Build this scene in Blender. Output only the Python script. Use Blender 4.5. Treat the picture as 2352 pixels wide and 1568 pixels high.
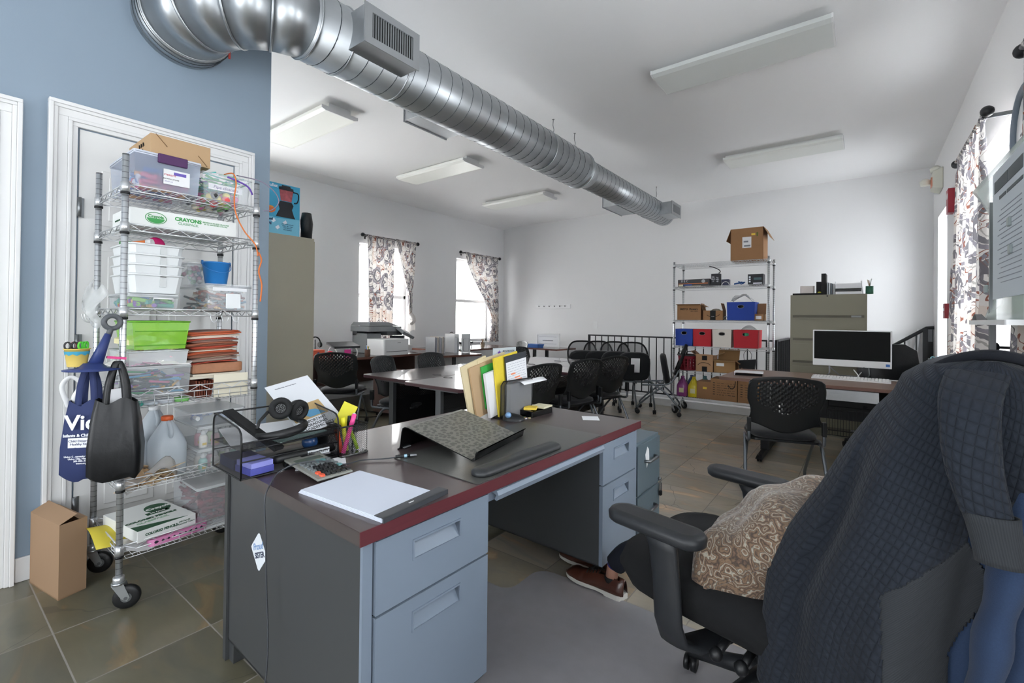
import bpy, bmesh, math, random
from math import sin, cos, pi, radians, atan2, sqrt, hypot
from mathutils import Vector, Matrix, Euler
random.seed(7)
SC = bpy.context.scene
COL = SC.collection
for o in list(bpy.data.objects): bpy.data.objects.remove(o)

# ---------------------------------------------------------------- camera
CAMH = 1.28
cam_d = bpy.data.cameras.new('camera'); cam = bpy.data.objects.new('camera', cam_d); COL.objects.link(cam)
def _cam():
    # room axes seen from the camera (pan, pitch, roll measured from the vanishing points)
    y, p, r = .6512, -.0078, .0106
    Ry = Matrix(((cos(y),0,sin(y)),(0,1,0),(-sin(y),0,cos(y))))
    Rp = Matrix(((1,0,0),(0,cos(p),-sin(p)),(0,sin(p),cos(p))))
    Rr = Matrix(((cos(r),-sin(r),0),(sin(r),cos(r),0),(0,0,1)))
    R = Rr @ Rp @ Ry                       # (x right, y down, z depth): room -> camera
    def room(v): return Vector((v[0], v[2], -v[1]))
    right = room(R[0]); down = room(R[1]); fwd = room(R[2])
    M = Matrix.Identity(4)
    for i in range(3):
        M[i][0] = right[i]; M[i][1] = -down[i]; M[i][2] = -fwd[i]
    M[2][3] = CAMH
    cam.matrix_world = M
_cam()
cam_d.sensor_width = 36.0; cam_d.sensor_fit = 'HORIZONTAL'
cam_d.lens = 36.0 * 1061.86 / 2352
cam_d.shift_x = 0.0
cam_d.shift_y = -(784 - 724.9) / 2352
cam_d.clip_start = .02; cam_d.clip_end = 200
SC.camera = cam
SC.view_settings.view_transform = 'Standard'; SC.view_settings.look = 'None'
SC.view_settings.gamma = 1; SC.view_settings.use_curve_mapping = False
SC.view_settings.exposure = 0.3

# ---------------------------------------------------------------- sky
w = bpy.data.worlds.new('sky'); SC.world = w; w.use_nodes = True
w.node_tree.nodes['Background'].inputs[0].default_value = (.9, .95, 1, 1)
w.node_tree.nodes['Background'].inputs[1].default_value = 2.5

# ---------------------------------------------------------------- daylight at the windows, plus fill through added ones
def daylight(name, loc, rot, sx, sy, power, col=(1, 1, 1)):
    l = bpy.data.lights.new(name, 'AREA'); l.shape = 'RECTANGLE'; l.size = sx; l.size_y = sy
    l.energy = power; l.color = col
    o = bpy.data.objects.new(name, l); o.location = loc; o.rotation_euler = rot; COL.objects.link(o)
    return o
XW, XR, YB, YF, ZC = -6.62, .735, 8.35, -2.6, 3.38      # window wall, right wall, back wall, wall behind, ceiling
WINL = [(4.52, 5.60, .80, 2.52), (6.80, 7.92, .80, 2.52), (1.6, 2.9, .80, 2.60), (-1.6, .2, .80, 2.60)]  # last two: unseen windows added to brighten the left half
WINR = [(4.15, 4.98, .80, 2.62), (7.06, 7.88, .60, 2.62), (1.9, 2.75, .8, 2.62), (-1.6, .6, .5, 2.7)]
WINF_FILL = [(-2.7, -1.2, .5, 2.7), (-.9, .5, .5, 2.7)]  # unseen windows added behind the camera for broad fill
#LIGHTS
for i, (a, b, c, d) in enumerate(WINL):
    daylight('daylight_and_fill_left', (XW - .26, (a + b) / 2, (c + d) / 2), (0, radians(-90), 0), d - c, b - a, (38, 32, 80, 75)[i], (1, .99, .97))  # last two lamps are fill at the added left windows
for i, (a, b, c, d) in enumerate(WINR):
    daylight('daylight_right', (XR + .26, (a + b) / 2, (c + d) / 2), (0, radians(90), 0), d - c, b - a, (60, 30, 34, 22)[i], (.93, .97, 1))
for i, (a, b, c, d) in enumerate(WINF_FILL):
    daylight('fill_light_front', ((a + b) / 2, YF - .26, (c + d) / 2), (radians(90), 0, 0), b - a, d - c, (44, 16)[i], (.95, .98, 1))  # fill light entering by the added windows behind the camera

# ---------------------------------------------------------------- materials
def lin(c):
    if isinstance(c, str):
        c = [int(c[i:i+2], 16) / 255 for i in (0, 2, 4)]
    return tuple(x / 12.92 if x <= .04045 else ((x + .055) / 1.055) ** 2.4 for x in c) + (1,)
_M = {}
def mat(name, col='808080', rough=.5, metal=0., spec=.5, trans=0., alpha=1., noise=0., nscale=20., bump=0., bscale=60., emis=None, es=0., sheen=0., ior=1.45, stretch=None, coat=0.):
    if name in _M: return _M[name]
    m = bpy.data.materials.new(name); m.use_nodes = True
    nt = m.node_tree; N = nt.nodes; L = nt.links; b = N['Principled BSDF']
    b.inputs['Base Color'].default_value = lin(col)
    b.inputs['Roughness'].default_value = rough; b.inputs['Metallic'].default_value = metal
    b.inputs['Specular IOR Level'].default_value = spec
    b.inputs['Transmission Weight'].default_value = trans; b.inputs['Alpha'].default_value = alpha
    b.inputs['IOR'].default_value = ior
    b.inputs['Sheen Weight'].default_value = sheen
    b.inputs['Coat Weight'].default_value = coat
    if emis: b.inputs['Emission Color'].default_value = lin(emis); b.inputs['Emission Strength'].default_value = es
    tc = N.new('ShaderNodeTexCoord'); mp = N.new('ShaderNodeMapping'); L.new(tc.outputs['Object'], mp.inputs[0])
    if stretch: mp.inputs['Scale'].default_value = stretch
    if noise > 0:
        t = N.new('ShaderNodeTexNoise'); t.inputs['Scale'].default_value = nscale; t.inputs['Detail'].default_value = 5
        L.new(mp.outputs[0], t.inputs['Vector'])
        hs = N.new('ShaderNodeMix'); hs.data_type = 'RGBA'; hs.blend_type = 'MIX'
        c = lin(col); hs.inputs[6].default_value = tuple(x * (1 - noise) for x in c[:3]) + (1,)
        hs.inputs[7].default_value = tuple(min(1, x * (1 + noise)) for x in c[:3]) + (1,)
        L.new(t.outputs[0], hs.inputs[0]); L.new(hs.outputs[2], b.inputs['Base Color'])
    if bump > 0:
        t = N.new('ShaderNodeTexNoise'); t.inputs['Scale'].default_value = bscale; t.inputs['Detail'].default_value = 3
        L.new(mp.outputs[0], t.inputs['Vector'])
        bp = N.new('ShaderNodeBump'); bp.inputs['Strength'].default_value = bump; bp.inputs['Distance'].default_value = .005
        L.new(t.outputs[0], bp.inputs['Height']); L.new(bp.outputs[0], b.inputs['Normal'])
    _M[name] = m
    return m

# ---------------------------------------------------------------- mesh builder
class MB:
    def __init__(s, *mats):
        s.bm = bmesh.new(); s.mats = list(mats); s.mi = 0; s.T = Matrix.Identity(4)
    def use(s, m):
        if m not in s.mats: s.mats.append(m)
        s.mi = s.mats.index(m); return s
    def v(s, p): return s.bm.verts.new(s.T @ Vector(p))
    def f(s, vs, smooth=False):
        try: f = s.bm.faces.new(vs)
        except ValueError: return None
        f.material_index = s.mi; f.smooth = smooth; return f
    def box(s, x0, x1, y0, y1, z0, z1, R=None, c=None):
        P = [(x, y, z) for z in (z0, z1) for y in (y0, y1) for x in (x0, x1)]
        if R is not None:
            c = Vector(c or ((x0+x1)/2, (y0+y1)/2, (z0+z1)/2)); P = [tuple(c + R @ (Vector(p) - c)) for p in P]
        V = [s.v(p) for p in P]
        for q in ((0,2,3,1),(4,5,7,6),(0,1,5,4),(2,6,7,3),(0,4,6,2),(1,3,7,5)): s.f([V[i] for i in q])
        return s
    def cbox(s, c, d, rot=(0,0,0)):
        R = Euler(rot).to_matrix(); c = Vector(c)
        return s.box(c[0]-d[0]/2, c[0]+d[0]/2, c[1]-d[1]/2, c[1]+d[1]/2, c[2]-d[2]/2, c[2]+d[2]/2, R, c)
    def rbox(s, x0, x1, y0, y1, z0, z1, r=.01, n=3, taper=0.):
        # box with rounded vertical corners, optional taper (bottom smaller)
        def ring(z, k):
            o = []
            for cx, cy, a0 in ((x1-r, y1-r, 0), (x0+r, y1-r, 90), (x0+r, y0+r, 180), (x1-r, y0+r, 270)):
                for i in range(n+1):
                    a = radians(a0 + 90*i/n); X = cx + r*cos(a); Y = cy + r*sin(a)
                    mx, my = (x0+x1)/2, (y0+y1)/2
                    o.append((mx + (X-mx)*k, my + (Y-my)*k, z))
            return o
        return s.loft([ring(z0, 1-taper), ring(z1, 1)], cap=True)
    def loft(s, rings, cap=True, closed=True, smooth=False):
        VR = [[s.v(p) for p in r] for r in rings]
        n = len(VR[0])
        for a, b in zip(VR, VR[1:]):
            for i in range(n if closed else n-1):
                j = (i+1) % n; s.f([a[i], a[j], b[j], b[i]], smooth)
        if cap:
            s.f(list(reversed(VR[0]))); s.f(VR[-1])
        return s
    def prism(s, poly, h, M=None):
        # poly in local xy, extruded to z=h
        V0 = [(x, y, 0) for x, y in poly]; V1 = [(x, y, h) for x, y in poly]
        T = s.T
        if M is not None: s.T = T @ M
        s.loft([V0, V1]); s.T = T
        return s
    def tube(s, pts, r, seg=8, closed=False, cap=True, smooth=True, squash=None):
        pts = [Vector(p) for p in pts]; n = len(pts)
        rs = r if isinstance(r, (list, tuple)) else [r]*n
        rings = []; up = None
        for i in range(n):
            if closed: t = pts[(i+1)%n] - pts[i-1]
            else: t = pts[min(i+1, n-1)] - pts[max(i-1, 0)]
            if t.length < 1e-9: t = Vector((0,0,1))
            t.normalize()
            if up is None:
                up = Vector((0,0,1)) if abs(t.z) < .9 else Vector((1,0,0))
            a = up - t * up.dot(t)
            if a.length < 1e-6: a = t.orthogonal()
            a.normalize(); b = t.cross(a); up = a
            k = rs[i]
            rings.append([tuple(pts[i] + (a*cos(2*pi*j/seg)*(squash or 1) + b*sin(2*pi*j/seg))*k) for j in range(seg)])
        if closed: rings.append(rings[0])
        if closed:
            VR = [[s.v(p) for p in q] for q in rings[:-1]]
            for i in range(len(VR)):
                a, b = VR[i], VR[(i+1) % len(VR)]
                # best offset to avoid twist
                off = min(range(seg), key=lambda o: (a[0].co - b[o].co).length) if i == len(VR)-1 else 0
                for j in range(seg): s.f([a[j], a[(j+1)%seg], b[(j+1+off)%seg], b[(j+off)%seg]], smooth)
            return s
        return s.loft(rings, cap, True, smooth)
    def cyl(s, p0, p1, r, seg=16, r2=None, cap=True, smooth=True):
        return s.tube([p0, p1], [r, r if r2 is None else r2], seg, cap=cap, smooth=smooth)
    def lathe(s, prof, c=(0,0,0), seg=24, smooth=True, axis='z', cap=True):
        rings = []
        for r, z in prof:
            ring = []
            for j in range(seg):
                a = 2*pi*j/seg
                p = (r*cos(a), r*sin(a), z)
                if axis == 'x': p = (p[2], p[0], p[1])
                if axis == 'y': p = (p[1], p[2], p[0])
                ring.append((c[0]+p[0], c[1]+p[1], c[2]+p[2]))
            rings.append(ring)
        return s.loft(rings, cap, True, smooth)
    def ball(s, c, r, seg=16, sq=(1,1,1)):
        if not isinstance(sq, tuple): sq = (1,1,sq)
        n = seg//2
        prof = [(max(r*sin(pi*i/n), 1e-5), -r*cos(pi*i/n)) for i in range(n+1)]
        rings = [[(c[0]+R*cos(2*pi*j/seg)*sq[0], c[1]+R*sin(2*pi*j/seg)*sq[1], c[2]+z*sq[2]) for j in range(seg)] for R, z in prof]
        return s.loft(rings, True, True, True)
    def grid(s, fn, nu, nv, smooth=True, skip=None, cu=False):
        V = [[s.v(fn(i/nu, j/nv)) for j in range(nv+1)] for i in range(nu+1)]
        for i in range(nu):
            for j in range(nv):
                if skip and skip(i, j): continue
                s.f([V[i][j], V[i+1][j], V[i+1][j+1], V[i][j+1]], smooth)
        return s
    def quad(s, *P): s.f([s.v(p) for p in P]); return s
    def build(s, name, m=None, parent=None, loc=None, rot=None, bevel=0, bseg=2, solid=0, sub=0, merge=False, smooth=None, solid_off=-1):
        if merge: bmesh.ops.remove_doubles(s.bm, verts=s.bm.verts, dist=1e-5)
        if smooth is not None:
            for f in s.bm.faces: f.smooth = smooth
        bmesh.ops.recalc_face_normals(s.bm, faces=s.bm.faces) if not solid else None
        me = bpy.data.meshes.new(name); s.bm.to_mesh(me); s.bm.free()
        for mm in ([m] if m else s.mats): me.materials.append(mm)
        o = bpy.data.objects.new(name, me); COL.objects.link(o)
        if parent is not None: o.parent = parent
        if loc: o.location = loc
        if rot: o.rotation_euler = rot
        if solid:
            d = o.modifiers.new('s', 'SOLIDIFY'); d.thickness = solid; d.offset = solid_off
        if bevel:
            d = o.modifiers.new('b', 'BEVEL'); d.width = bevel; d.segments = bseg; d.limit_method = 'ANGLE'; d.angle_limit = radians(40)
            d.harden_normals = False
        if sub:
            d = o.modifiers.new('u', 'SUBSURF'); d.levels = sub; d.render_levels = sub
        return o

def tag(o, label=None, cat=None, group=None, kind=None):
    if label: o['label'] = label
    if cat: o['category'] = cat
    if group: o['group'] = group
    if kind: o['kind'] = kind
    return o
def thing(name, label, cat, loc=(0,0,0), rz=0., group=None):
    o = bpy.data.objects.new(name, None); COL.objects.link(o); o.empty_display_size = .05
    o.location = loc; o.rotation_euler = (0, 0, rz)
    return tag(o, label, cat, group)
def dup(root, loc=None, rz=None, label=None, group=None, rot=None):
    kids = {}
    for o in bpy.data.objects:
        if o.parent: kids.setdefault(o.parent.name, []).append(o)
    def rec(o, par):
        c = o.copy(); COL.objects.link(c); c.parent = par
        for k in kids.get(o.name, []): rec(k, c)
        return c
    r = rec(root, None)
    if loc is not None: r.location = loc
    if rz is not None: r.rotation_euler = (0, 0, rz)
    if rot is not None: r.rotation_euler = rot
    if label: r['label'] = label
    if group: r['group'] = group
    return r
ORD = ['first', 'second', 'third', 'fourth', 'fifth', 'sixth', 'seventh', 'eighth', 'ninth', 'tenth', 'eleventh', 'twelfth', 'thirteenth', 'fourteenth', 'fifteenth', 'sixteenth', 'seventeenth', 'eighteenth', 'nineteenth', 'twentieth', 'twenty-first', 'twenty-second', 'twenty-third', 'twenty-fourth', 'twenty-fifth', 'twenty-sixth', 'twenty-seventh', 'twenty-eighth']
def text(s, size, m, parent, loc, rot, name='lettering', ext=.0006, align='CENTER', bold=0., sx=1., shear=0.):
    cu = bpy.data.curves.new('t', 'FONT'); cu.body = s; cu.size = size; cu.align_x = align; cu.align_y = 'CENTER'
    cu.extrude = ext; cu.offset = bold; cu.resolution_u = 3; cu.shear = shear
    t = bpy.data.objects.new('t', cu); COL.objects.link(t)
    dg = bpy.context.evaluated_depsgraph_get()
    me = bpy.data.meshes.new_from_object(t.evaluated_get(dg)); bpy.data.objects.remove(t); bpy.data.curves.remove(cu)
    me.materials.clear(); me.materials.append(m)
    o = bpy.data.objects.new(name, me); COL.objects.link(o); o.parent = parent
    o.location = loc; o.rotation_euler = rot; o.scale = (sx, 1, 1)
    return o
RX, RYm, RXm, RY = (radians(90),0,radians(90)), (radians(90),0,0), (radians(90),0,radians(-90)), (radians(90),0,radians(180))
# RX faces +X, RYm faces -Y, RXm faces -X, RY faces +Y

WHITE = mat('white_paint', 'e4e4e3', .55, noise=.02, nscale=3)
WALLW = mat('wall_white', 'e2e2e3', .75, noise=.012, nscale=2, bump=.05, bscale=180)
CEILM = mat('ceiling_white', 'f0f0f1', .8, noise=.01, nscale=2)
BLUEW = mat('wall_blue', '8c9cab', .6, noise=.02, nscale=2, bump=.05, bscale=160)
TRIMW = mat('trim_white', 'e6e6e6', .35)
BLK = mat('black_plastic', '17181a', .42, noise=.1, nscale=30)
BLKG = mat('black_gloss', '0d0e10', .18)
BLKM = mat('black_matte', '141517', .75, noise=.15, nscale=60)
BLKF = mat('black_fabric', '15171b', .9, noise=.25, nscale=300, bump=.3, bscale=700, sheen=.2)
GALV = None
CHROME = mat('chrome_wire', 'd6d8da', .3, .75)
CHROMED = mat('chrome_post', 'bfc2c5', .16, 1., noise=.05, nscale=40)
SILV = mat('silver_steel_tube', '85888b', .35, .9)
GREYM = mat('grey_metal_paint', '6b7683', .45, .0, noise=.03, nscale=8)
CARD = mat('cardboard', 'a98b6b', .85, noise=.07, nscale=9, bump=.15, bscale=120)
CARD2 = mat('cardboard_brown', '9a7350', .85, noise=.09, nscale=9, bump=.15, bscale=120)
PAPER = mat('white_paper', 'e6e7ea', .8)
WPL = mat('white_plastic', 'e4e5e6', .35)
IRON = mat('dark_iron', '26282b', .5, .3)
# ================================================================ the setting
def floor_mat():
    m = bpy.data.materials.new('slate_tile'); m.use_nodes = True
    nt = m.node_tree; N = nt.nodes; L = nt.links; b = N['Principled BSDF']
    tc = N.new('ShaderNodeTexCoord'); sep = N.new('ShaderNodeSeparateXYZ'); L.new(tc.outputs['Object'], sep.inputs[0])
    def mth(op, a, bb=None, c=None):
        n = N.new('ShaderNodeMath'); n.operation = op
        for i, x in enumerate((a, bb, c)):
            if x is None: continue
            if isinstance(x, (int, float)): n.inputs[i].default_value = x
            else: L.new(x, n.inputs[i])
        return n.outputs[0]
    u = mth('DIVIDE', mth('ADD', sep.outputs[0], .86), .43); v = mth('DIVIDE', mth('SUBTRACT', sep.outputs[1], .375), .408)
    fu, fv = mth('FRACT', mth('ADD', u, 50)), mth('FRACT', mth('ADD', v, 50))
    iu, iv = mth('FLOOR', u), mth('FLOOR', v)
    du = mth('MINIMUM', fu, mth('SUBTRACT', 1., fu)); dv = mth('MINIMUM', fv, mth('SUBTRACT', 1., fv))
    d = mth('MINIMUM', du, dv)
    grout = mth('LESS_THAN', d, .0065)
    # per tile random offset
    cmb = N.new('ShaderNodeCombineXYZ'); L.new(iu, cmb.inputs[0]); L.new(iv, cmb.inputs[1])
    wn = N.new('ShaderNodeTexWhiteNoise'); wn.noise_dimensions = '3D'; L.new(cmb.outputs[0], wn.inputs['Vector'])
    sc = N.new('ShaderNodeVectorMath'); sc.operation = 'SCALE'; sc.inputs['Scale'].default_value = 23.; L.new(wn.outputs['Color'], sc.inputs[0])
    ad = N.new('ShaderNodeVectorMath'); ad.operation = 'ADD'; L.new(sc.outputs[0], ad.inputs[0]); L.new(tc.outputs['Object'], ad.inputs[1])
    mp = N.new('ShaderNodeMapping'); mp.inputs['Rotation'].default_value = (0, 0, .5); mp.inputs['Scale'].default_value = (1, 3.2, 1); L.new(ad.outputs[0], mp.inputs[0])
    n1 = N.new('ShaderNodeTexNoise'); n1.inputs['Scale'].default_value = 2.2; n1.inputs['Detail'].default_value = 8; n1.inputs['Roughness'].default_value = .55; n1.inputs['Distortion'].default_value = .6
    L.new(mp.outputs[0], n1.inputs['Vector'])
    r = N.new('ShaderNodeValToRGB'); e = r.color_ramp.elements
    e[0].position = .3; e[0].color = lin('9a958a'); e[1].position = .72; e[1].color = lin('dcc3a2')
    for p, c in ((.42, 'a8a195'), (.5, 'b2a897'), (.58, 'ada291'), (.65, 'c9ab8b')):
        x = e.new(p); x.color = lin(c)
    L.new(n1.outputs[0], r.inputs[0])
    # broad slate patches, grey green
    n2 = N.new('ShaderNodeTexNoise'); n2.inputs['Scale'].default_value = 1.1; n2.inputs['Detail'].default_value = 6; L.new(ad.outputs[0], n2.inputs['Vector'])
    r2 = N.new('ShaderNodeValToRGB'); r2.color_ramp.elements[0].position = .42; r2.color_ramp.elements[1].position = .56
    L.new(n2.outputs[0], r2.inputs[0])
    # multiply tiles towards grey-olive near the blue wall, weight varied at random per tile
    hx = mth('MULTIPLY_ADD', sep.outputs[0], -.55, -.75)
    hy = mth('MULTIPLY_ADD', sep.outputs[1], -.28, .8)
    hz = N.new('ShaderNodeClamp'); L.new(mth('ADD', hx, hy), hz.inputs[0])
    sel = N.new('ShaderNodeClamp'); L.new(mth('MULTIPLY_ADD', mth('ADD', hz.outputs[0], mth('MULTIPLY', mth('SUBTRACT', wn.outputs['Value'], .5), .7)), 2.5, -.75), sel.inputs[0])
    mx0 = N.new('ShaderNodeMix'); mx0.data_type = 'RGBA'; L.new(r2.outputs[0], mx0.inputs[0]); L.new(r.outputs[0], mx0.inputs[6]); 
    mul = N.new('ShaderNodeMix'); mul.data_type = 'RGBA'; mul.blend_type = 'MULTIPLY'; mul.inputs[0].default_value = .55; L.new(r.outputs[0], mul.inputs[6]); mul.inputs[7].default_value = lin('b4b5aa')
    L.new(mul.outputs[2], mx0.inputs[7])
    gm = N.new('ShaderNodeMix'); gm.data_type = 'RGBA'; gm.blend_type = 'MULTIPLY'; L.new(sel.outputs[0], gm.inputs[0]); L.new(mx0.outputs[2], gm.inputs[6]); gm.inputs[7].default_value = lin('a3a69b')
    # cracks
    vo = N.new('ShaderNodeTexVoronoi'); vo.feature = 'DISTANCE_TO_EDGE'; vo.inputs['Scale'].default_value = 1.0; 
    nv = N.new('ShaderNodeTexNoise'); nv.inputs['Scale'].default_value = 5; L.new(ad.outputs[0], nv.inputs['Vector'])
    mv = N.new('ShaderNodeMix'); mv.data_type = 'VECTOR'; mv.inputs[0].default_value = .12; L.new(ad.outputs[0], mv.inputs[4]); L.new(nv.outputs['Color'], mv.inputs[5])
    L.new(mv.outputs[1], vo.inputs['Vector'])
    crack = mth('LESS_THAN', vo.outputs['Distance'], .0022)
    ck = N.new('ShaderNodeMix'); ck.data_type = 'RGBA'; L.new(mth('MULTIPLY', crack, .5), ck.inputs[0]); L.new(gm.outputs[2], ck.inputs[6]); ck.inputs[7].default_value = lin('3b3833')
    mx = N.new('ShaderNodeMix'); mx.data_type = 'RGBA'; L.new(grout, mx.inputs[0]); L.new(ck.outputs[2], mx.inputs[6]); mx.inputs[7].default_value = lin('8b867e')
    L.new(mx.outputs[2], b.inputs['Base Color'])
    b.inputs['Specular IOR Level'].default_value = .75
    rr = mth('MULTIPLY_ADD', n1.outputs[0], .08, .27); L.new(mth('MAXIMUM', rr, mth('MULTIPLY', grout, .8)), b.inputs['Roughness'])
    bp = N.new('ShaderNodeBump'); bp.inputs['Strength'].default_value = .15; bp.inputs['Distance'].default_value = .002
    L.new(mth('SUBTRACT', n1.outputs[0], mth('MULTIPLY', grout, .8)), bp.inputs['Height']); L.new(bp.outputs[0], b.inputs['Normal'])
    return m
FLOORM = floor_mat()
def struct(name, mb, m=None, parent=None, **k):
    o = mb.build(name, m, parent, **k)
    if parent is None: o['kind'] = 'structure'
    return o
YRAIL = 7.02
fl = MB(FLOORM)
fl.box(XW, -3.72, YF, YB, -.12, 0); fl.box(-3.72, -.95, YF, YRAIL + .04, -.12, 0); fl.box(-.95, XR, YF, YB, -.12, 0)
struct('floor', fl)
cl = MB(CEILM); cl.box(XW - .2, XR + .2, YF - .2, YB + .2, ZC, ZC + .12); struct('ceiling', cl)
def wall_x(name, x0, x1, y0, y1, z0, z1, holes, m):
    b = MB(m); ys = sorted(holes); cur = y0
    for a, c, d, e in ys:
        b.box(x0, x1, cur, a, z0, z1); b.box(x0, x1, a, c, z0, d); b.box(x0, x1, a, c, e, z1); cur = c
    b.box(x0, x1, cur, y1, z0, z1)
    return struct(name, b)
wall_x('wall_left', XW - .22, XW, YF - .2, YB + .2, -2.4, ZC, WINL, WALLW)
wall_x('wall_right', XR, XR + .22, YF - .2, YB + .2, -2.4, ZC, WINR, WALLW)
b = MB(WALLW); b.box(XW, XR, YB, YB + .2, -2.4, ZC); struct('wall_back', b)
b = MB(WALLW); cur = XW
for a, c, d, e in WINF_FILL:
    b.box(cur, a, YF - .2, YF, 0, ZC); b.box(a, c, YF - .2, YF, 0, d); b.box(a, c, YF - .2, YF, e, ZC); cur = c
b.box(cur, XR, YF - .2, YF, 0, ZC); struct('wall_front', b)
# blue partition with two doorways (doors closed)
XB, YE = -3.22, 1.49
b = MB(BLUEW); b.box(XB - .16, XB, YF, YE, 0, ZC); struct('wall_blue', b)
# stairwell behind the railing
b = MB(WALLW); b.box(-3.78, -3.72, YRAIL + .04, YB, -2.4, 0); b.box(-3.72, -.95, YRAIL + .04, YRAIL + .1, -2.4, -.12); b.box(-.95, -.89, YRAIL + .04, YB, -2.4, -.12)
struct('wall_stairwell', b)
b = MB(TRIMW); b.box(-3.78, -.92, YRAIL - .04, YRAIL + .08, 0, .10)
b.box(-3.84, -3.72, YRAIL - .04, YB, 0, .10); b.box(-.98, -.88, YRAIL + .08, YB, 0, .10)
struct('trim_1', b, bevel=.004)
# steps going down
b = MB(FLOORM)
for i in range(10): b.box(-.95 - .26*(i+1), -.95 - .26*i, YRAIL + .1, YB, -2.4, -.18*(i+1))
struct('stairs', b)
# baseboards
def base(name, pts):
    b = MB(TRIMW)
    for (x0, y0, x1, y1) in pts:
        b.box(min(x0, x1), max(x0, x1), min(y0, y1), max(y0, y1), 0, .115)
    return struct(name, b, bevel=.004)
base('baseboard_left', [(XW, YF, XW + .016, YB)])
base('baseboard_back', [(XW, YB - .016, -3.78, YB), (-.88, YB - .016, XR, YB)])
base('baseboard_right', [(XR - .016, YF, XR, 7.0), (XR - .016, 7.95, XR, YB)])
base('baseboard_blue', [(XB, .33, XB + .016, .414), (XB, 1.376, XB + .016, YE)])

b = MB(CEILM); b.loft([[(XW, y, 3.335), (XW, y, ZC), (XW + .26, y, ZC)] for y in (YF, YB)]); struct('trim_2', b)
# doors in the blue wall: mitred stepped casing, slab with raised panels, hinges
def door(n, y0, y1, ztop, hinge_y):
    D = MB(TRIMW)
    w = .11
    prof = [(0, .0, .03), (.012, .04), (.03, .034), (.045, .038), (.075, .024), (.09, .028), (w, .018)]
    steps = [(0, .018, .042), (.018, .034, .034), (.034, .072, .026), (.072, .088, .031), (.088, w, .022)]
    for a, c, t in steps:
        D.box(XB, XB + t, y0 + a, y0 + c, 0, ztop - c); D.box(XB, XB + t, y1 - c, y1 - a, 0, ztop - c)
        D.box(XB, XB + t, y0 + a, y1 - a, ztop - c, ztop - a)
    c = struct('door_%d' % n, D, bevel=.003)
    S = MB(WHITE)
    ys, ye, zt = y0 + w + .008, y1 - w - .008, ztop - w - .008
    S.box(XB - .01, XB + .012, ys, ye, .012, zt)
    slab = S.build('door_slab', None, c)
    P = MB(WHITE)
    W = ye - ys
    for (a, bb, z0, z1) in ((.12, .46, .25, .85), (.54, .88, .25, .85), (.12, .46, 1.0, 1.62), (.54, .88, 1.0, 1.62), (.12, .46, 1.75, 2.04), (.54, .88, 1.75, 2.04)):
        ya, yb = ys + a*W, ys + bb*W
        P.box(XB + .012, XB + .018, ya, yb, z0, z1); P.box(XB + .018, XB + .024, ya + .03, yb - .03, z0 + .03, z1 - .03)
    P.build('door_panel', None, slab, bevel=.005)
    for z in (.25, 1.08, 1.78):
        Hg = MB(SILV); Hg.cyl((XB + .028, hinge_y, z), (XB + .028, hinge_y, z + .1), .009, 8); Hg.box(XB + .014, XB + .018, hinge_y - .012, hinge_y + .02, z, z + .1)
        Hg.build('hinge', None, c)
    K = MB(SILV); ky = ye - .06 if hinge_y < (ys + ye)/2 else ys + .06
    K.lathe([(.03, 0), (.03, .006), (.012, .012), (.012, .04), (.028, .05), (.03, .065), (.015, .078)], (XB + .012, ky, .95), 16, axis='x')
    K.build('door_handle', None, slab)
    return c
door(2, .414, 1.376, 2.35, .414 + .118)
door(1, -.63, .327, 2.30, .2)
# surface seams: crack between door slab and jamb is the .008 gap above a dark recess
# windows, the added unseen ones included
def window(n, x, out, a, c, d, e, vertical_bar=False):
    F = MB(TRIMW); t = .05
    xi, xo = (x - .20, x - .13) if out < 0 else (x + .13, x + .20)
    F.box(xi, xo, a, a + t, d, e); F.box(xi, xo, c - t, c, d, e); F.box(xi, xo, a, c, d, d + t); F.box(xi, xo, a, c, e - t, e)
    mz = (d + e) / 2; F.box(xi, xo, a, c, mz - .03, mz + .03)
    o = struct('window_%d' % n, F, bevel=.004)
    G = MB(mat('window_glass', 'ffffff', .02, trans=1., ior=1.02, spec=.2)); xm = (xi + xo)/2
    G.box(xm - .002, xm + .002, a + t, c - t, d + t, e - t); G.build('pane', None, o)
    S = MB(TRIMW); S.box(*(((x - .13, x + .03)) if out < 0 else (x - .03, x + .13)), a - .03, c + .03, d - .03, d); S.build('window_sill', None, o, bevel=.004)
    return o
k = 1
for h in WINL: window(k, XW, -1, *h); k += 1  # the last two left windows are added, out of view
for h in WINR: window(k, XR, 1, *h); k += 1
for (a, c, d, e) in WINF_FILL:
    F = MB(TRIMW); F.box(a, a + .06, YF - .2, YF - .12, d, e); F.box(c - .06, c, YF - .2, YF - .12, d, e); F.box(a, c, YF - .2, YF - .12, e - .06, e); F.box(a, c, YF - .2, YF - .12, d, d + .06); F.box((a+c)/2 - .03, (a+c)/2 + .03, YF - .2, YF - .12, d, e)
    struct('window_%d' % k, F); k += 1  # frame of an added window behind the camera

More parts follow.
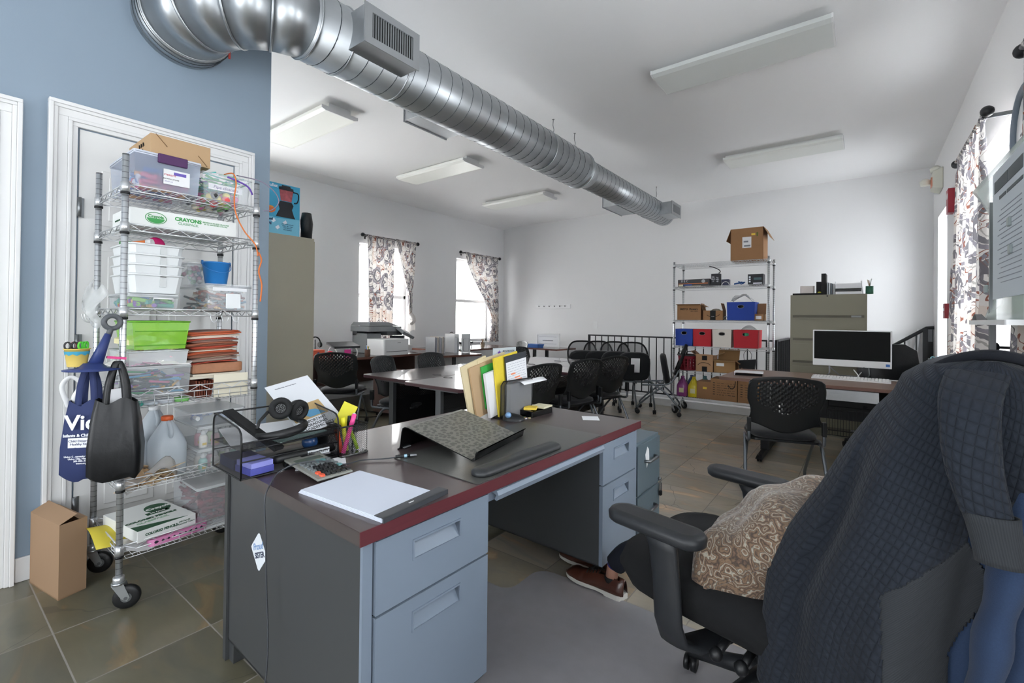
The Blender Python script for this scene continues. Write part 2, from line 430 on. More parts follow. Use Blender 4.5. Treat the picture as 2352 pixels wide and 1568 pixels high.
# railing in front of the stairwell
def railing(name, label, x0, y0, x1, y1, n, ztop=1.04, zb=.17, post0=True, post1=True):
    o = thing(name, label, 'railing', (x0, y0, .10))
    dx, dy = x1 - x0, y1 - y0; L = hypot(dx, dy); a = atan2(dy, dx)
    T = Matrix.Rotation(a, 4, 'Z')
    b = MB(IRON); b.T = T
    b.box(0, L, -.02, .02, ztop - .022 - .1, ztop - .1); b.build('top_rail', None, o)
    b = MB(IRON); b.T = T; b.box(0, L, -.008, .008, zb - .01 - .1, zb + .01 - .1); b.build('bottom_rail', None, o)
    for s, ok in ((0, post0), (L, post1)):
        if ok:
            b = MB(IRON); b.T = T; b.box(s - .016, s + .016, -.016, .016, 0, ztop - .1); b.build('post', None, o)
    for i in range(1, n):
        b = MB(IRON); b.T = T; s = L*i/n; b.box(s - .0065, s + .0065, -.0065, .0065, zb - .1, ztop - .02 - .1); b.build('baluster', None, o)
    return o
railing('stair_railing', 'long dark iron railing with thin balusters standing behind the folded chairs', -3.70, YRAIL, -.93, YRAIL, 24)
railing('stair_railing', 'short dark iron railing running back from the corner beside the filing cabinet', -.93, YRAIL + .05, -.93, YB - .02, 12, post0=False)
# ================================================================ spiral duct
GALV = mat('galvanised_steel', 'b6babd', .38, .92, noise=.12, nscale=14, stretch=(1, .25, 1))
GALVD = mat('duct_seam', '5c6266', .4, 1.)
duct = thing('spiral_duct', 'large galvanised spiral air duct with an elbow into the blue wall and square registers', 'duct', (-2.66, 4.2, 3.03))
def loc0(o, t): o.location = -Vector(t); return o
DX, DZ = -2.66, 3.03
off = (DX, 4.2, DZ)
def dbuild(b, name, **k): o = b.build(name, None, duct, **k); o.location = (-off[0], -off[1], -off[2]); return o
YT = 4.75
b = MB(GALV); b.tube([(DX, 1.40, DZ), (DX, YT, DZ)], .205, 48); dbuild(b, 'pipe')
b = MB(GALV); b.tube([(DX + .01, YT, DZ - .005), (DX + .01, 7.62, DZ - .005)], .165, 48); b.lathe([(.15, 0), (.166, 0), (.168, .02)], (0,0,0), 3, cap=False) if 0 else None
dbuild(b, 'narrow_pipe')
b = MB(GALV); b.tube([(DX, YT - .05, DZ), (DX, YT + .02, DZ), (DX + .01, YT + .10, DZ - .005), (DX + .01, YT + .16, DZ - .005)], [.208, .208, .169, .169], 48); dbuild(b, 'reducer')
# lock seams: closely spaced rings leaning like a helix
def seams(y0, y1, r, pitch, x, z):
    b = MB(GALVD); y = y0
    n = int((y1 - y0)/pitch)
    pts = []
    for k in range(n*24 + 1):
        a = 2*pi*k/24; pts.append((x + r*cos(a), y0 + pitch*k/24, z + r*sin(a)))
    b.tube(pts, .0032, 5)
    return dbuild(b, 'lock_seam')
seams(1.42, YT - .05, .205, .115, DX, DZ); seams(YT + .17, 7.60, .165, .115, DX + .01, DZ - .005)
for y, r in ((1.42, .207), (1.64, .207), (2.06, .207), (3.95, .207), (YT, .209), (6.95, .168)):
    b = MB(GALV); b.tube([(DX + r*cos(2*pi*j/40), y, DZ + r*sin(2*pi*j/40)) for j in range(40)], .006, 6, closed=True); dbuild(b, 'collar')
# elbow of mitred gores
cx, cy, R = -3.10, 1.41, .44
sec = []
for i in range(5):
    a = radians(-90 + i*22.5); sec.append(((cx + R*cos(a), cy + R*sin(a), 3.0 + .03*i/4), a))
pts = [(XB - .03, cy - R, 3.0)] + [s[0] for s in sec]
for i in range(len(pts) - 1):
    b = MB(GALV)
    def ring(p, a, r):
        n = (cos(a + pi/2), sin(a + pi/2)); out = (cos(a), sin(a))
        return [(p[0] + out[0]*r*cos(2*pi*j/48), p[1] + out[1]*r*cos(2*pi*j/48), p[2] + r*sin(2*pi*j/48)) for j in range(48)]
    a0 = radians(-90) if i == 0 else sec[i-1][1]; a1 = sec[i][1] if i else radians(-90)
    r0 = .245 if i == 0 else .207 + .03*(4-i)/4; r1 = .24 if i == 0 else .207 + .03*(3-i)/4
    b.loft([ring(pts[i], a0, r0), ring(pts[i+1], a1, r1)], True, True, True); dbuild(b, 'elbow_gore')
    if i:
        b = MB(GALV); b.tube(ring(pts[i], a0, r0 + .002), .007, 6, closed=True); dbuild(b, 'gore_bead')
b = MB(GALVD)
for dxx in (.035, .075, .11): b.tube([(XB + dxx, cy - R + .2435*cos(2*pi*j/48), 3.0 + .2435*sin(2*pi*j/48)) for j in range(48)], .0028, 5, closed=True)
dbuild(b, 'lock_seam')
# registers
GREG = mat('register_grey', '9b9ea0', .45, .3); GDARK = mat('register_dark', '1d1f20', .8)
def register(y0, y1, z0, z1, side, n=17, slats=True):
    s = side; xf = DX + s*.33; xi = DX + s*.12
    b = MB(GALV); b.box(min(xi, xf), max(xi, xf), y0, y1, z0, z1); o = dbuild(b, 'register_boot', bevel=.002)
    g = MB(GREG); t = .045; xa = xf; xb = xf + s*.008
    X0, X1 = min(xa, xb), max(xa, xb)
    g.box(X0, X1, y0 - .008, y1 + .008, z0 - .008, z0 + t*.8); g.box(X0, X1, y0 - .008, y1 + .008, z1 - t*.8, z1 + .008)
    g.box(X0, X1, y0 - .008, y0 + t, z0 + t*.8, z1 - t*.8); g.box(X0, X1, y1 - t, y1 + .008, z0 + t*.8, z1 - t*.8)
    if slats:
        for i in range(n):
            y = y0 + t + (y1 - y0 - 2*t)*(i + .5)/n
            g.cbox((xf + s*.001, y, (z0 + z1)/2), (.012, .0035, z1 - z0 - t*1.6), (0, 0, .35*s))
    g.build('grille', None, o)
    d = MB(GDARK); d.box(*sorted((xf - s*.02, xf + s*.0005)), y0 + t, y1 - t, z0 + t*.8, z1 - t*.8); d.build('grille_backing', None, o)
register(1.61, 2.01, 2.905, 3.125, 1)
register(7.02, 7.44, 2.915, 3.10, 1, 14)
register(2.45, 2.92, 2.89, 3.10, -1, 12); register(6.05, 6.7, 2.90, 3.08, -1, 12)
for y in (4.09, 4.54, 7.11):
    b = MB(mat('hanger_wire', '9a9c9d', .5, .8)); b.tube([(DX + .06, y, ZC), (DX + .055, y, ZC - .06), (DX + .066, y + .004, ZC - .11), (DX + .06, y, DZ + .19)], .0045, 6)
    b.lathe([(.012, ZC - .004), (.012, ZC)], (DX + .06, y, 0), 10); dbuild(b, 'hanger_cable')
b = MB(mat('red_tag', 'b8463c', .6)); b.box(-2.99, -2.982, 1.135, 1.145, 2.80, 2.84); dbuild(b, 'red_marker')

# ================================================================ ceiling lights
LHOUS = mat('fixture_white', 'dfe0e0', .45)
def fixture(label, x0, x1, y0, y1, glow):
    o = thing('ceiling_light', label, 'ceiling light', ((x0+x1)/2, (y0+y1)/2, ZC), 0, 'wraparound ceiling lights')
    w, d = (x1 - x0)/2, (y1 - y0)/2
    b = MB(LHOUS); b.box(-w + .01, w - .01, -d*.62, d*.62, -.05, -.0008); b.build('housing', None, o, bevel=.003)
    lens = mat('diffuser_%g' % glow, 'cfd3d2', .35, emis='fffbe8', es=glow, bump=.2, bscale=400)
    prof = [(-d, -.045), (-d, -.075), (-d*.8, -.088), (d*.8, -.088), (d, -.075), (d, -.045)]
    b = MB(lens); b.loft([[(-w + .012, y, z) for y, z in prof], [(w - .012, y, z) for y, z in prof]]); b.build('diffuser', None, o)
    for s in (-1, 1):
        b = MB(LHOUS); p2 = [(y*1.02, z*1.02 + .001) for y, z in prof]
        xs = sorted((s*w, s*(w - .012))); b.loft([[(x, y, z) for y, z in p2] for x in xs]); b.build('end_cap', None, o)
    return o
fixture('large wraparound ceiling light nearest the camera, right of the duct', -1.41, -.17, 3.70, 4.11, .02)
fixture('smaller looking ceiling light beyond it, right of the duct above the filing cabinet', -1.42, -.19, 6.2, 6.62, .06)
fixture('lit ceiling light left of the duct, cut off by the blue wall edge', -5.45, -4.16, 2.41, 2.80, .22)
fixture('middle ceiling light of the row left of the duct', -5.40, -4.07, 4.28, 4.68, .15)
fixture('farthest ceiling light of the row left of the duct', -5.43, -4.12, 6.2, 6.62, .1)

# ================================================================ wire shelving
def post_mat():
    m = mat('chrome_post_grooved', 'c4c7ca', .28, .7)
    nt = m.node_tree; N = nt.nodes; L = nt.links; b = N['Principled BSDF']
    tc = N.new('ShaderNodeTexCoord'); sp = N.new('ShaderNodeSeparateXYZ'); L.new(tc.outputs['Object'], sp.inputs[0])
    a = N.new('ShaderNodeMath'); a.operation = 'MULTIPLY'; a.inputs[1].default_value = 1/.0254; L.new(sp.outputs[2], a.inputs[0])
    f = N.new('ShaderNodeMath'); f.operation = 'FRACT'; L.new(a.outputs[0], f.inputs[0])
    g = N.new('ShaderNodeMath'); g.operation = 'LESS_THAN'; g.inputs[1].default_value = .1; L.new(f.outputs[0], g.inputs[0])
    mx = N.new('ShaderNodeMix'); mx.data_type = 'RGBA'; L.new(g.outputs[0], mx.inputs[0]); mx.inputs[6].default_value = lin('cdd0d3'); mx.inputs[7].default_value = lin('84878b')
    L.new(mx.outputs[2], b.inputs['Base Color']); return m
POSTM = post_mat()
SLEEVE = mat('black_sleeve', '16171a', .4)
def wire_rack(label, loc, rz, W, L, zpost, shelves, pr=.0127, zig=.045, wire=.0022, step=.026, castz=.13, group=None, deckx=True):
    # local: front face at x=0, depth to x=-W, length y 0..L
    o = thing('wire_shelving_rack', label, 'shelving', loc, rz, group)
    for px in (0, -W):
        for py in (0, L):
            b = MB(POSTM); b.cyl((px, py, castz), (px, py, zpost), pr, 14)
            for z, dpt in shelves:
                b.use(CHROME); b.cyl((px, py, z - .038), (px, py, z + .004), pr*1.28, 14)
                b.use(SLEEVE); b.cyl((px, py, z - .048), (px, py, z - .038), pr*1.34, 14)
            b.use(SLEEVE); b.cyl((px, py, zpost), (px, py, zpost + .003), pr, 14)
            b.build('post', None, o)
            # caster
            c = MB(CHROME); c.cyl((px, py, castz - .012), (px, py, castz + .012), pr*1.6, 14)
            ax = px - .028 if px < 0 else px - .03; ay = py - .02
            c.use(GALV)
            c.cyl((px, py, castz - .02), (px, py, castz - .01), .026, 14)
            for s in (-1, 1):
                c.use(GALV); q = MB()
                T = c.T; c.T = Matrix.Translation((px, py, 0)) @ Matrix.Rotation(radians(62), 4, 'Z')
                c.loft([[(-.022, s*.019, castz-.018), (.022, s*.019, castz-.018), (.044, s*.019, .052), (.034, s*.019, .036), (.014, s*.019, .05)],
                        [(-.022, s*.0165, castz-.018), (.022, s*.0165, castz-.018), (.044, s*.0165, .052), (.034, s*.0165, .036), (.014, s*.0165, .05)]])
                c.T = T
            cc = c.build('caster', None, o)
            q = MB(BLK); q.T = Matrix.Translation((px, py, 0)) @ Matrix.Rotation(radians(62), 4, 'Z') @ Matrix.Translation((.03, 0, .05))
            q.lathe([(.02, -.013), (.045, -.013), (.05, -.008), (.05, .008), (.045, .013), (.02, .013)], (0,0,0), 28, axis='y')
            q.use(SILV); q.lathe([(.02, -.0135), (.02, .0135)], (0,0,0), 16, axis='y'); q.lathe([(.007, -.022), (.007, .022)], (0,0,0), 10, axis='y')
            q.build('wheel', None, cc)
    def truss(b, p0, p1, z, h, w):
        p0, p1 = Vector(p0), Vector(p1); d = p1 - p0; n = max(2, int(d.length/ zig))
        b.tube([(p0.x, p0.y, z), (p1.x, p1.y, z)], w*1.35, 6); b.tube([(p0.x, p0.y, z - h), (p1.x, p1.y, z - h)], w*1.35, 6)
        pts = [p0 + d*i/n for i in range(n + 1)]
        b.tube([(p.x, p.y, z - (h if i % 2 else 0)) for i, p in enumerate(pts)], w, 5)
    for z, depth in shelves:
        b = MB(CHROME); e = .012
        for a, c in (((0, e), (0, L - e)), ((-W, e), (-W, L - e)), ((-e, 0), (-W + e, 0)), ((-e, L), (-W + e, L))):
            truss(b, a, c, z, .028, wire)
        zd = z - .001 - depth
        if depth:
            # basket walls
            for a, c in (((0, e), (0, L - e)), ((-W, e), (-W, L - e)), ((-e, 0), (-W + e, 0)), ((-e, L), (-W + e, L))):
                a, c = Vector(a), Vector(c); d = c - a; n = int(d.length/.05)
                for k in (.55, 1.):
                    zz = z - .028 - (depth - .028)*k; b.tube([(a.x, a.y, zz), (c.x, c.y, zz)], wire*.8, 5)
                for i in range(1, n):
                    p = a + d*i/n; b.tube([(p.x, p.y, z - .028), (p.x, p.y, zd)], wire*.65, 4)
        n = int(L/step)
        for i in range(1, n):
            y = L*i/n; b.tube([(0, y, zd), (-W, y, zd)], wire*.75, 4)
        for k in (.33, .67): b.tube([(-W*k, 0, zd - .004), (-W*k, L, zd - .004)], wire*1.2, 5)
        b.build('basket_shelf' if depth else 'shelf', None, o)
    return o
RK = (-2.58, .578)
wire_rack('tall chrome wire rack on casters crowded with craft supplies, in front of the white door', (RK[0], RK[1], 0), 0, .46, .55, 1.985,
          [(1.86, 0), (1.685, 0), (1.31, 0), (.945, .08), (.555, .055), (.27, .06)])
wire_rack('long chrome wire rack on casters with boxes and fabric bins by the back railing', (-2.12, 6.52, 0), radians(-90), .42, 1.17, 2.10,
          [(2.07, 0), (1.755, 0), (1.295, 0), (.94, 0), (.597, 0), (.235, 0)], zig=.05, step=.03)
# ================================================================ near desk
TH = radians(1.6)
def D(x, y, z=.742):   # desk coordinates -> room (x: 0 front edge, negative to the back; y along the length)
    return (-1.005 + x*cos(TH) + y*sin(TH), .70 - x*sin(TH) + y*cos(TH), z)
DR = -TH
TOPM = mat('espresso_laminate', '463a3b', .33, noise=.1, nscale=8, stretch=(1, .15, 1), coat=.25, spec=.8)
EDGER = mat('mahogany_edge', '5c2c32', .4, noise=.16, nscale=40, stretch=(1, .1, 4))
EDGEG = mat('side_edge_brown', '4d4644', .4, noise=.1, nscale=30)
DGREY = mat('desk_grey_paint', '7b8796', .42, noise=.03, nscale=6)
DCHAR = mat('desk_charcoal_panel', '47494b', .38, .15, noise=.03, nscale=5)
DDARK = mat('desk_dark_panel', '25272a', .5)
desk = thing('office_desk', 'large grey metal office desk with dark top and mahogany edge, nearest the camera', 'desk', D(0, 0, 0), DR)
L, W = 1.715, .925
b = MB(EDGEG, EDGER, TOPM)
b.use(EDGEG); b.box(-W, -.002, .0, L, .702, .738); b.use(TOPM); b.box(-W, -.002, 0, L, .7385, .74); b.use(EDGER); b.box(-.002, .001, -.001, L + .001, .702, .7405)
b.box(-W - .001, -W + .001, 0, L, .702, .7405)
b.build('desktop', None, desk)
# left pedestal
for (y0, y1, nm) in ((.02, .50, 'left'), (1.305, 1.70, 'right')):
    b = MB(DCHAR, DGREY, BLKM); b.use(DCHAR)
    zb_ = .075 if nm == 'left' else .112
    b.box(-.88, -.03, y0, y0 + .006, zb_, .70); b.box(-.88, -.03, y1 - .006, y1, zb_, .70); b.box(-.88, -.03, y0, y1, zb_, zb_ + .008); b.box(-.88, -.874, y0, y1, zb_, .70)
    b.use(BLKM); b.box(-.05, -.045, y0 + .006, y1 - .006, zb_ + .01, .70)
    b.use(DGREY); b.box(-.03, -.02, y0, y0 + .03, .0, .70) if nm == 'left' else b.box(-.03, -.018, y1 - .02, y1, .0, .70)
    ped = b.build('pedestal', None, desk)
    yl, yr = (y0 + .036, y1 - .004) if nm == 'left' else (y0 + .004, y1 - .028)
    for z0, z1 in ((.497, .692), (.098 if nm == 'left' else .114, .49)):
        w = yr - yl; hy0, hy1 = (yl + .125, yl + .305) if nm == 'left' else (yl + .115, yl + .275)
        hz1 = z1 - .042; hz0 = hz1 - .048
        b = MB(DGREY); x0, x1 = -.03, -.012
        # front with a real recess
        b.box(x0, x1, yl, hy0, z0, z1); b.box(x0, x1, hy1, yr, z0, z1); b.box(x0, x1, hy0, hy1, z0, hz0); b.box(x0, x1, hy0, hy1, hz1, z1)
        dr = b.build('drawer', None, desk, bevel=0)
        h = MB(DGREY)
        h.quad((x1, hy0, hz0), (x1, hy1, hz0), (x1 - .03, hy1, hz1), (x1 - .03, hy0, hz1))
        h.quad((x1, hy0, hz0), (x1 - .03, hy0, hz1), (x1, hy0, hz1)); h.quad((x1, hy1, hz0), (x1, hy1, hz1), (x1 - .03, hy1, hz1))
        for (a, c, d, e) in ((hy0 - .005, hy1 + .005, hz0 - .005, hz0), (hy0 - .005, hy1 + .005, hz1, hz1 + .005), (hy0 - .005, hy0, hz0, hz1), (hy1, hy1 + .005, hz0, hz1)):
            h.box(x1 - .002, x1 + .004, a, c, d, e)
        h.build('pull_handle', None, dr)
for (x, y) in ((-.86, .045), (-.86, 1.675), (-.06, 1.33), (-.86, 1.33)):
    b = MB(DCHAR if y < .1 else DDARK); s = .02 if y < .1 else .014; b.box(x - s, x + s, y - s, y + s, .0, .69 if y < .1 else .09); b.build('leg', None, desk)
b = MB(DCHAR); b.box(-.905, -.88, .012, .03, 0, .70); b.build('leg', None, desk)
b = MB(DDARK); b.box(-.87, -.862, .50, 1.305, .30, .70); b.build('modesty_panel', None, desk)
b = MB(DGREY); b.box(-.40, -.03, .51, 1.30, .655, .70)
b.loft([[(-.03, y, .700), (-.004, y, .694), (.004, y, .680), (-.006, y, .660), (-.014, y, .664), (-.006, y, .680), (-.03, y, .686)] for y in (.53, 1.295)])
b.build('centre_drawer', None, desk)
# diamond sticker on the side panel
st = MB(mat('sticker_white', 'dfe4ea', .5)); st.T = Matrix.Translation((-.625, .0195, .483)) @ Matrix.Rotation(radians(90), 4, 'X')
st.prism([(-.060, 0), (-.053, -.010), (-.007, -.060), (0, -.063), (.007, -.060), (.053, -.010), (.060, 0), (.053, .010), (.007, .060), (0, .063), (-.007, .060), (-.053, .010)], .0008)
stk = st.build('sticker', None, desk)
text('Proud', .032, mat('ink_blue', '5f86b8', .6), stk, (-.632, .0185, .499), (radians(90), radians(-22), 0), shear=.3)
text('SISTER', .026, mat('ink_navy', '3a4258', .6), stk, (-.618, .0185, .474), (radians(90), radians(-22), 0), bold=.0006)
# blue-grey two drawer cabinet beyond the desk
cab = thing('file_cabinet', 'small blue-grey metal file cabinet standing just past the right end of the near desk', 'filing cabinet', (-.99, 2.435, 0))
CG = mat('cabinet_bluegrey', '5d6c76', .4, noise=.03, nscale=6)
b = MB(CG); b.box(-.60, -.01, 0, .37, .02, .60); b.build('body', None, cab, bevel=.004)
for i, (z0, z1) in enumerate(((.31, .585), (.03, .30))):
    b = MB(CG); b.box(-.012, .004, .015, .355, z0, z1); d = b.build('drawer', None, cab, bevel=.003)
    h = MB(SILV); h.tube([(.004, .11, z1 - .10), (.03, .12, z1 - .10), (.03, .25, z1 - .10), (.004, .26, z1 - .10)], .009, 8); h.build('handle', None, d)
b = MB(PAPER); b.T = Matrix.Translation((.0045, .15, .50)) @ Matrix.Rotation(radians(90), 4, 'Y'); b.prism([(-.06, 0), (-.02, -.03), (.06, -.008), (.02, .03), (-.04, .025)], .0006); b.build('sticker', None, cab)
b = MB(SILV); b.cyl((.004, .335, .33), (.02, .335, .33), .008, 10); b.tube([(.016, .335 + .012*sin(a/6*2*pi), .318 + .014*cos(a/6*2*pi)) for a in range(6)], .002, 5, closed=True); b.build('lock', None, cab)
kk = MB(SILV, BLK); kk.box(.014, .017, .33, .338, .262, .305); kk.box(.018, .021, .34, .348, .258, .305); kk.use(BLK); kk.box(.01, .024, .325, .347, .232, .258)
kk.build('keys', None, cab)

# ---- things on the desk
PADM = mat('desk_pad_black', '4c4c4a', .28, noise=.05, nscale=20, bump=.1, bscale=300)
b = MB(PADM); b.rbox(-.455, -.006, .435, 1.285, 0, .0025, .015, 4)
o = b.build('desk_pad', None, None, loc=D(0, 0, .7405), rot=(0, 0, DR)); tag(o, 'dark grey desk pad lying in the middle of the near desk', 'desk pad')
b = MB(mat('gel_black', '2f3133', .38)); n = 24
def wr(u, v):
    return (0, 0, 0)
x0, x1, y0, y1, h = -.098, -.022, .478, .985, .024
rings = []
for zf, ins in ((0, 0), (.006, -.002), (.014, .0), (.020, .008), (.0235, .018), (.024, .028)):
    r = max(.038 - ins - .001, .004); cxm = (x0 + x1)/2; ring = []
    for k in range(2*n):
        a = 2*pi*k/(2*n); cyy = (y1 - .038) if sin(a) > 0 else (y0 + .038)
        ring.append((cxm + r*cos(a), cyy + r*sin(a), zf))
    rings.append(ring)
b.loft(rings, True, True, True)
o = b.build('wrist_rest', None, None, loc=D(0, 0, .7435), rot=(0, 0, DR)); tag(o, 'long rounded black wrist rest along the front of the desk pad', 'wrist rest')
# laptop stand: one bent sheet
LSM = bpy.data.materials.new('stand_etched'); LSM.use_nodes = True
def _ls(m):
    nt = m.node_tree; N = nt.nodes; L_ = nt.links; bs = N['Principled BSDF']
    tc = N.new('ShaderNodeTexCoord'); mp = N.new('ShaderNodeMapping'); mp.inputs['Scale'].default_value = (62, 40, 0); L_.new(tc.outputs['UV'], mp.inputs[0]) if 0 else L_.new(tc.outputs['Object'], mp.inputs[0])
    vo = N.new('ShaderNodeTexVoronoi'); vo.voronoi_dimensions = '2D'; vo.inputs['Scale'].default_value = 1.; vo.inputs['Randomness'].default_value = .8; L_.new(mp.outputs[0], vo.inputs['Vector'])
    r = N.new('ShaderNodeValToRGB'); r.color_ramp.elements[0].position = .36; r.color_ramp.elements[0].color = lin('5c5b56'); r.color_ramp.elements[1].position = .40; r.color_ramp.elements[1].color = lin('7c7b74')
    L_.new(vo.outputs[0], r.inputs[0]); L_.new(r.outputs[0], bs.inputs['Base Color']); bs.inputs['Roughness'].default_value = .42; bs.inputs['Metallic'].default_value = .2
_ls(LSM)
# local: a along the lip, d from lip to back
ls = thing('laptop_stand', 'empty dark metal laptop stand with etched oval pattern, standing on the desk pad', 'laptop stand', D(-.173, .600, .7435), DR + atan2(.436, -.097) - pi/2)
prof = [(.012, .040), (.004, .036), (.0, .028), (-.004, .006), (-.010, .002), (-.018, .006), (-.32, .092), (-.335, .093), (-.347, .086), (-.352, .07), (-.358, .02), (-.362, .003), (-.372, .0)]
W2 = .425
b = MB(LSM, BLKG); t = .004
n = len(prof)
outer, inner = [], []
for i in range(n):
    p0 = Vector(prof[max(i-1, 0)]); p1 = Vector(prof[min(i+1, n-1)]); d = (p1 - p0).normalized(); nn = Vector((-d.y, d.x))*t
    outer.append(prof[i]); inner.append((prof[i][0] + nn.x, prof[i][1] + nn.y))
def pt(q, a): return (q[0], a, q[1])
for i in range(n - 1):
    b.use(LSM if 4 < i < 7 else BLKG)
    for sd, q in ((0, outer), (1, inner)):
        b.use(LSM if (4 < i < 7 and sd == 0) else BLKG)
        b.f([b.v(pt(q[i], 0)), b.v(pt(q[i+1], 0)), b.v(pt(q[i+1], W2)), b.v(pt(q[i], W2))], True)
    b.use(BLKG)
    for a in (0, W2): b.f([b.v(pt(outer[i], a)), b.v(pt(outer[i+1], a)), b.v(pt(inner[i+1], a)), b.v(pt(inner[i], a))])
sh = b.build('bent_plate', None, ls, merge=False)
for a in (.02, W2 - .06):
    b = MB(mat('foot_grey', '8a8d90', .6)); b.box(-.374, -.35, a, a + .04, -.0005, .0035); b.build('rubber_foot', None, ls)
# notepad with clip strip
np_ = thing('writing_pad', 'white letter pad with dark binding strip lying at the near corner of the desk', 'notepad', D(-.003, .067, .7405), DR + atan2(-.039, -.375))
# local x axis runs from near strip end to far-left paper end
Lp, Wp = .375, .225
b = MB(mat('paper_bluewhite', 'cfd5e2', .75)); 
for k in range(5): b.box(.002 + .0007*k, Lp - .002*k, -Wp + .0006*k, -.0006*k, .0022*k, .0022*k + .002)
b.build('paper_stack', None, np_)
b = MB(mat('binding_charcoal', '3f4247', .45)); b.box(-.004, .032, -Wp - .03, .0, .0115, .0135); b.box(-.006, -.002, -Wp - .03, 0, -.0002, .0135); b.build('binding_strip', None, np_)
text('notes', .009, PAPER, np_, (.016, -.12, .0138), (0, 0, radians(-90)))
# calculator
CALM = mat('calc_grey', '8f9089', .45, .2)
cal = thing('calculator', 'grey desk calculator with black, orange and green keys behind the writing pad', 'calculator', D(-.655, .105, .7405), DR)
b = MB(CALM, BLK); b.loft([[(0, -.0, .026), (0, .13, .026), (.265, .118, .012), (.265, -.008, .012)], [(.0, .0, .034), (.0, .13, .034), (.265, .118, .019), (.265, -.008, .019)]])
b.use(BLK); b.cyl((.008, .005, .015), (.008, .125, .015), .0145, 12); b.build('case', None, cal, bevel=.002)
zt = lambda x: .034 - .0566*x
b = MB(mat('lcd', '5c655c', .2)); b.box(.055, .085, .014, .112, zt(.07) - .002, zt(.07) + .0012, Euler((0, .0566, 0)).to_matrix(), Vector((.07, .063, zt(.07)))); b.build('display', None, cal)
b = MB(mat('solar_dark', '1d1a22', .2)); b.box(.022, .036, .055, .105, zt(.03) - .001, zt(.03) + .0008); b.build('solar_strip', None, cal)
KM = {'g': mat('key_grey', '6a7072', .5), 't': mat('key_teal', '5f8d90', .5), 'o': mat('key_orange', 'e05a3a', .5), 'k': mat('key_black', '1b1c1f', .45)}
rows = ['ttgg g', 'ggggtt', 'gkkkkg', 'okkkkt', 'okkkkk', 'okkkkk']
for i in range(6):
    for j in range(6):
        ch = 'g' if i < 2 else rows[i][j]
        if i == 0 and j in (3, 4): ch = 't'
        if i == 3 and j == 0: ch = 'g'
        if ch == ' ': continue
        x = .105 + i*.026; y = .012 + j*.0185
        b = MB(KM[ch]); b.rbox(x, x + .018, y, y + .0135, zt(x) - .001, zt(x) + .005, .003, 2, taper=-.12); b.build('key', None, cal)
# ================================================================ mesh organizer and what it holds
def mesh_mat(name, col, pitch, hole=.62):
    # perforated steel: real alpha cut-outs in the sheet, rows of small round holes
    m = bpy.data.materials.new(name); m.use_nodes = True
    nt = m.node_tree; N = nt.nodes; L_ = nt.links; bs = N['Principled BSDF']; bs.inputs['Base Color'].default_value = lin(col); bs.inputs['Roughness'].default_value = .45
    tc = N.new('ShaderNodeTexCoord'); 
    def mth(op, a, c=None):
        n = N.new('ShaderNodeMath'); n.operation = op
        for i, x in enumerate((a, c)):
            if x is None: continue
            if isinstance(x, (int, float)): n.inputs[i].default_value = x
            else: L_.new(x, n.inputs[i])
        return n.outputs[0]
    sp = N.new('ShaderNodeSeparateXYZ'); L_.new(tc.outputs['Object'], sp.inputs[0])
    d1 = mth('ADD', mth('ADD', sp.outputs[0], sp.outputs[1]), sp.outputs[2]); d2 = mth('SUBTRACT', mth('ADD', sp.outputs[0], sp.outputs[1]), sp.outputs[2])
    f = lambda v: mth('ABSOLUTE', mth('SUBTRACT', mth('FRACT', mth('ADD', mth('MULTIPLY', v, 1/pitch), 100.)), .5))
    hole_ = mth('MULTIPLY', mth('LESS_THAN', f(d1), hole/2), mth('LESS_THAN', f(d2), hole/2))
    L_.new(mth('SUBTRACT', 1., hole_), bs.inputs['Alpha'])
    return m
MESHB = mesh_mat('black_mesh', '15161a', .0032, .66)
MESHC = mesh_mat('black_mesh_coarse', '15161a', .0075, .74)
WIREB = mat('black_wire', '101114', .4)
org = thing('desk_organizer', 'two-tier black mesh desk organizer at the far left end of the near desk', 'desk organizer', D(-.86, -.045, .7405), DR)
OW, OL, OH = .245, .345, .188
def side_panel(y):
    b = MB(MESHB); P = []
    r = .035
    out = [(0, 0), (OW, 0)] + [(OW - r + r*sin(a), OH - .02 - r + r*cos(a)) for a in (pi/2, pi/3, pi/6, 0)] + [(r - r*sin(a), OH - r + r*cos(a)) for a in (0, pi/6, pi/3, pi/2)]
    b.f([b.v((x, y, z)) for x, z in out]); o = b.build('mesh_side', None, org)
    w = MB(WIREB); w.tube([(x, y, z + .003) for x, z in out], .0032, 6, closed=True); w.build('frame_wire', None, o)
side_panel(0); side_panel(OL)
b = MB(MESHB); b.quad((0, 0, .004), (OW, 0, .004), (OW, OL, .004), (0, OL, .004)); b.build('bottom_tray', None, org)
b = MB(MESHB); b.quad((0, 0, .095), (OW - .01, 0, .095), (OW - .01, OL, .095), (0, OL, .095)); b.quad((OW - .01, 0, .095), (OW - .01, OL, .095), (OW + .002, OL, .122), (OW + .002, 0, .122)); 
up = b.build('upper_tray', None, org)
w = MB(WIREB)
for xx, zz, rr0 in ((OW + .002, .122, .003), (OW - .01, .095, .003), (OW, .06, .0025), (OW, .004, .003), (0, OH, .003), (0, .06, .0025), (0, .095, .0025)):
    w = MB(WIREB); w.tube([(xx, 0, zz), (xx, OL, zz)], rr0, 6); w.build('frame_wire', None, org)
def Dz(x, y, z): return D(x, y, .7405 + z)
def put(mb, name, label, cat, x, y, z, rz=0., group=None, rot=None, **k):
    o = mb.build(name, None, None, loc=Dz(x, y, z), rot=rot or (0, 0, DR + rz), **k); return tag(o, label, cat, group)
b = MB(mat('purple_blue', '5357a8', .45), mat('purple_light', '8f92d8', .4)); b.box(-.05, .05, -.04, .04, 0, .022); b.use(b.mats[1]); b.box(-.047, .049, -.037, .037, .0225, .04)
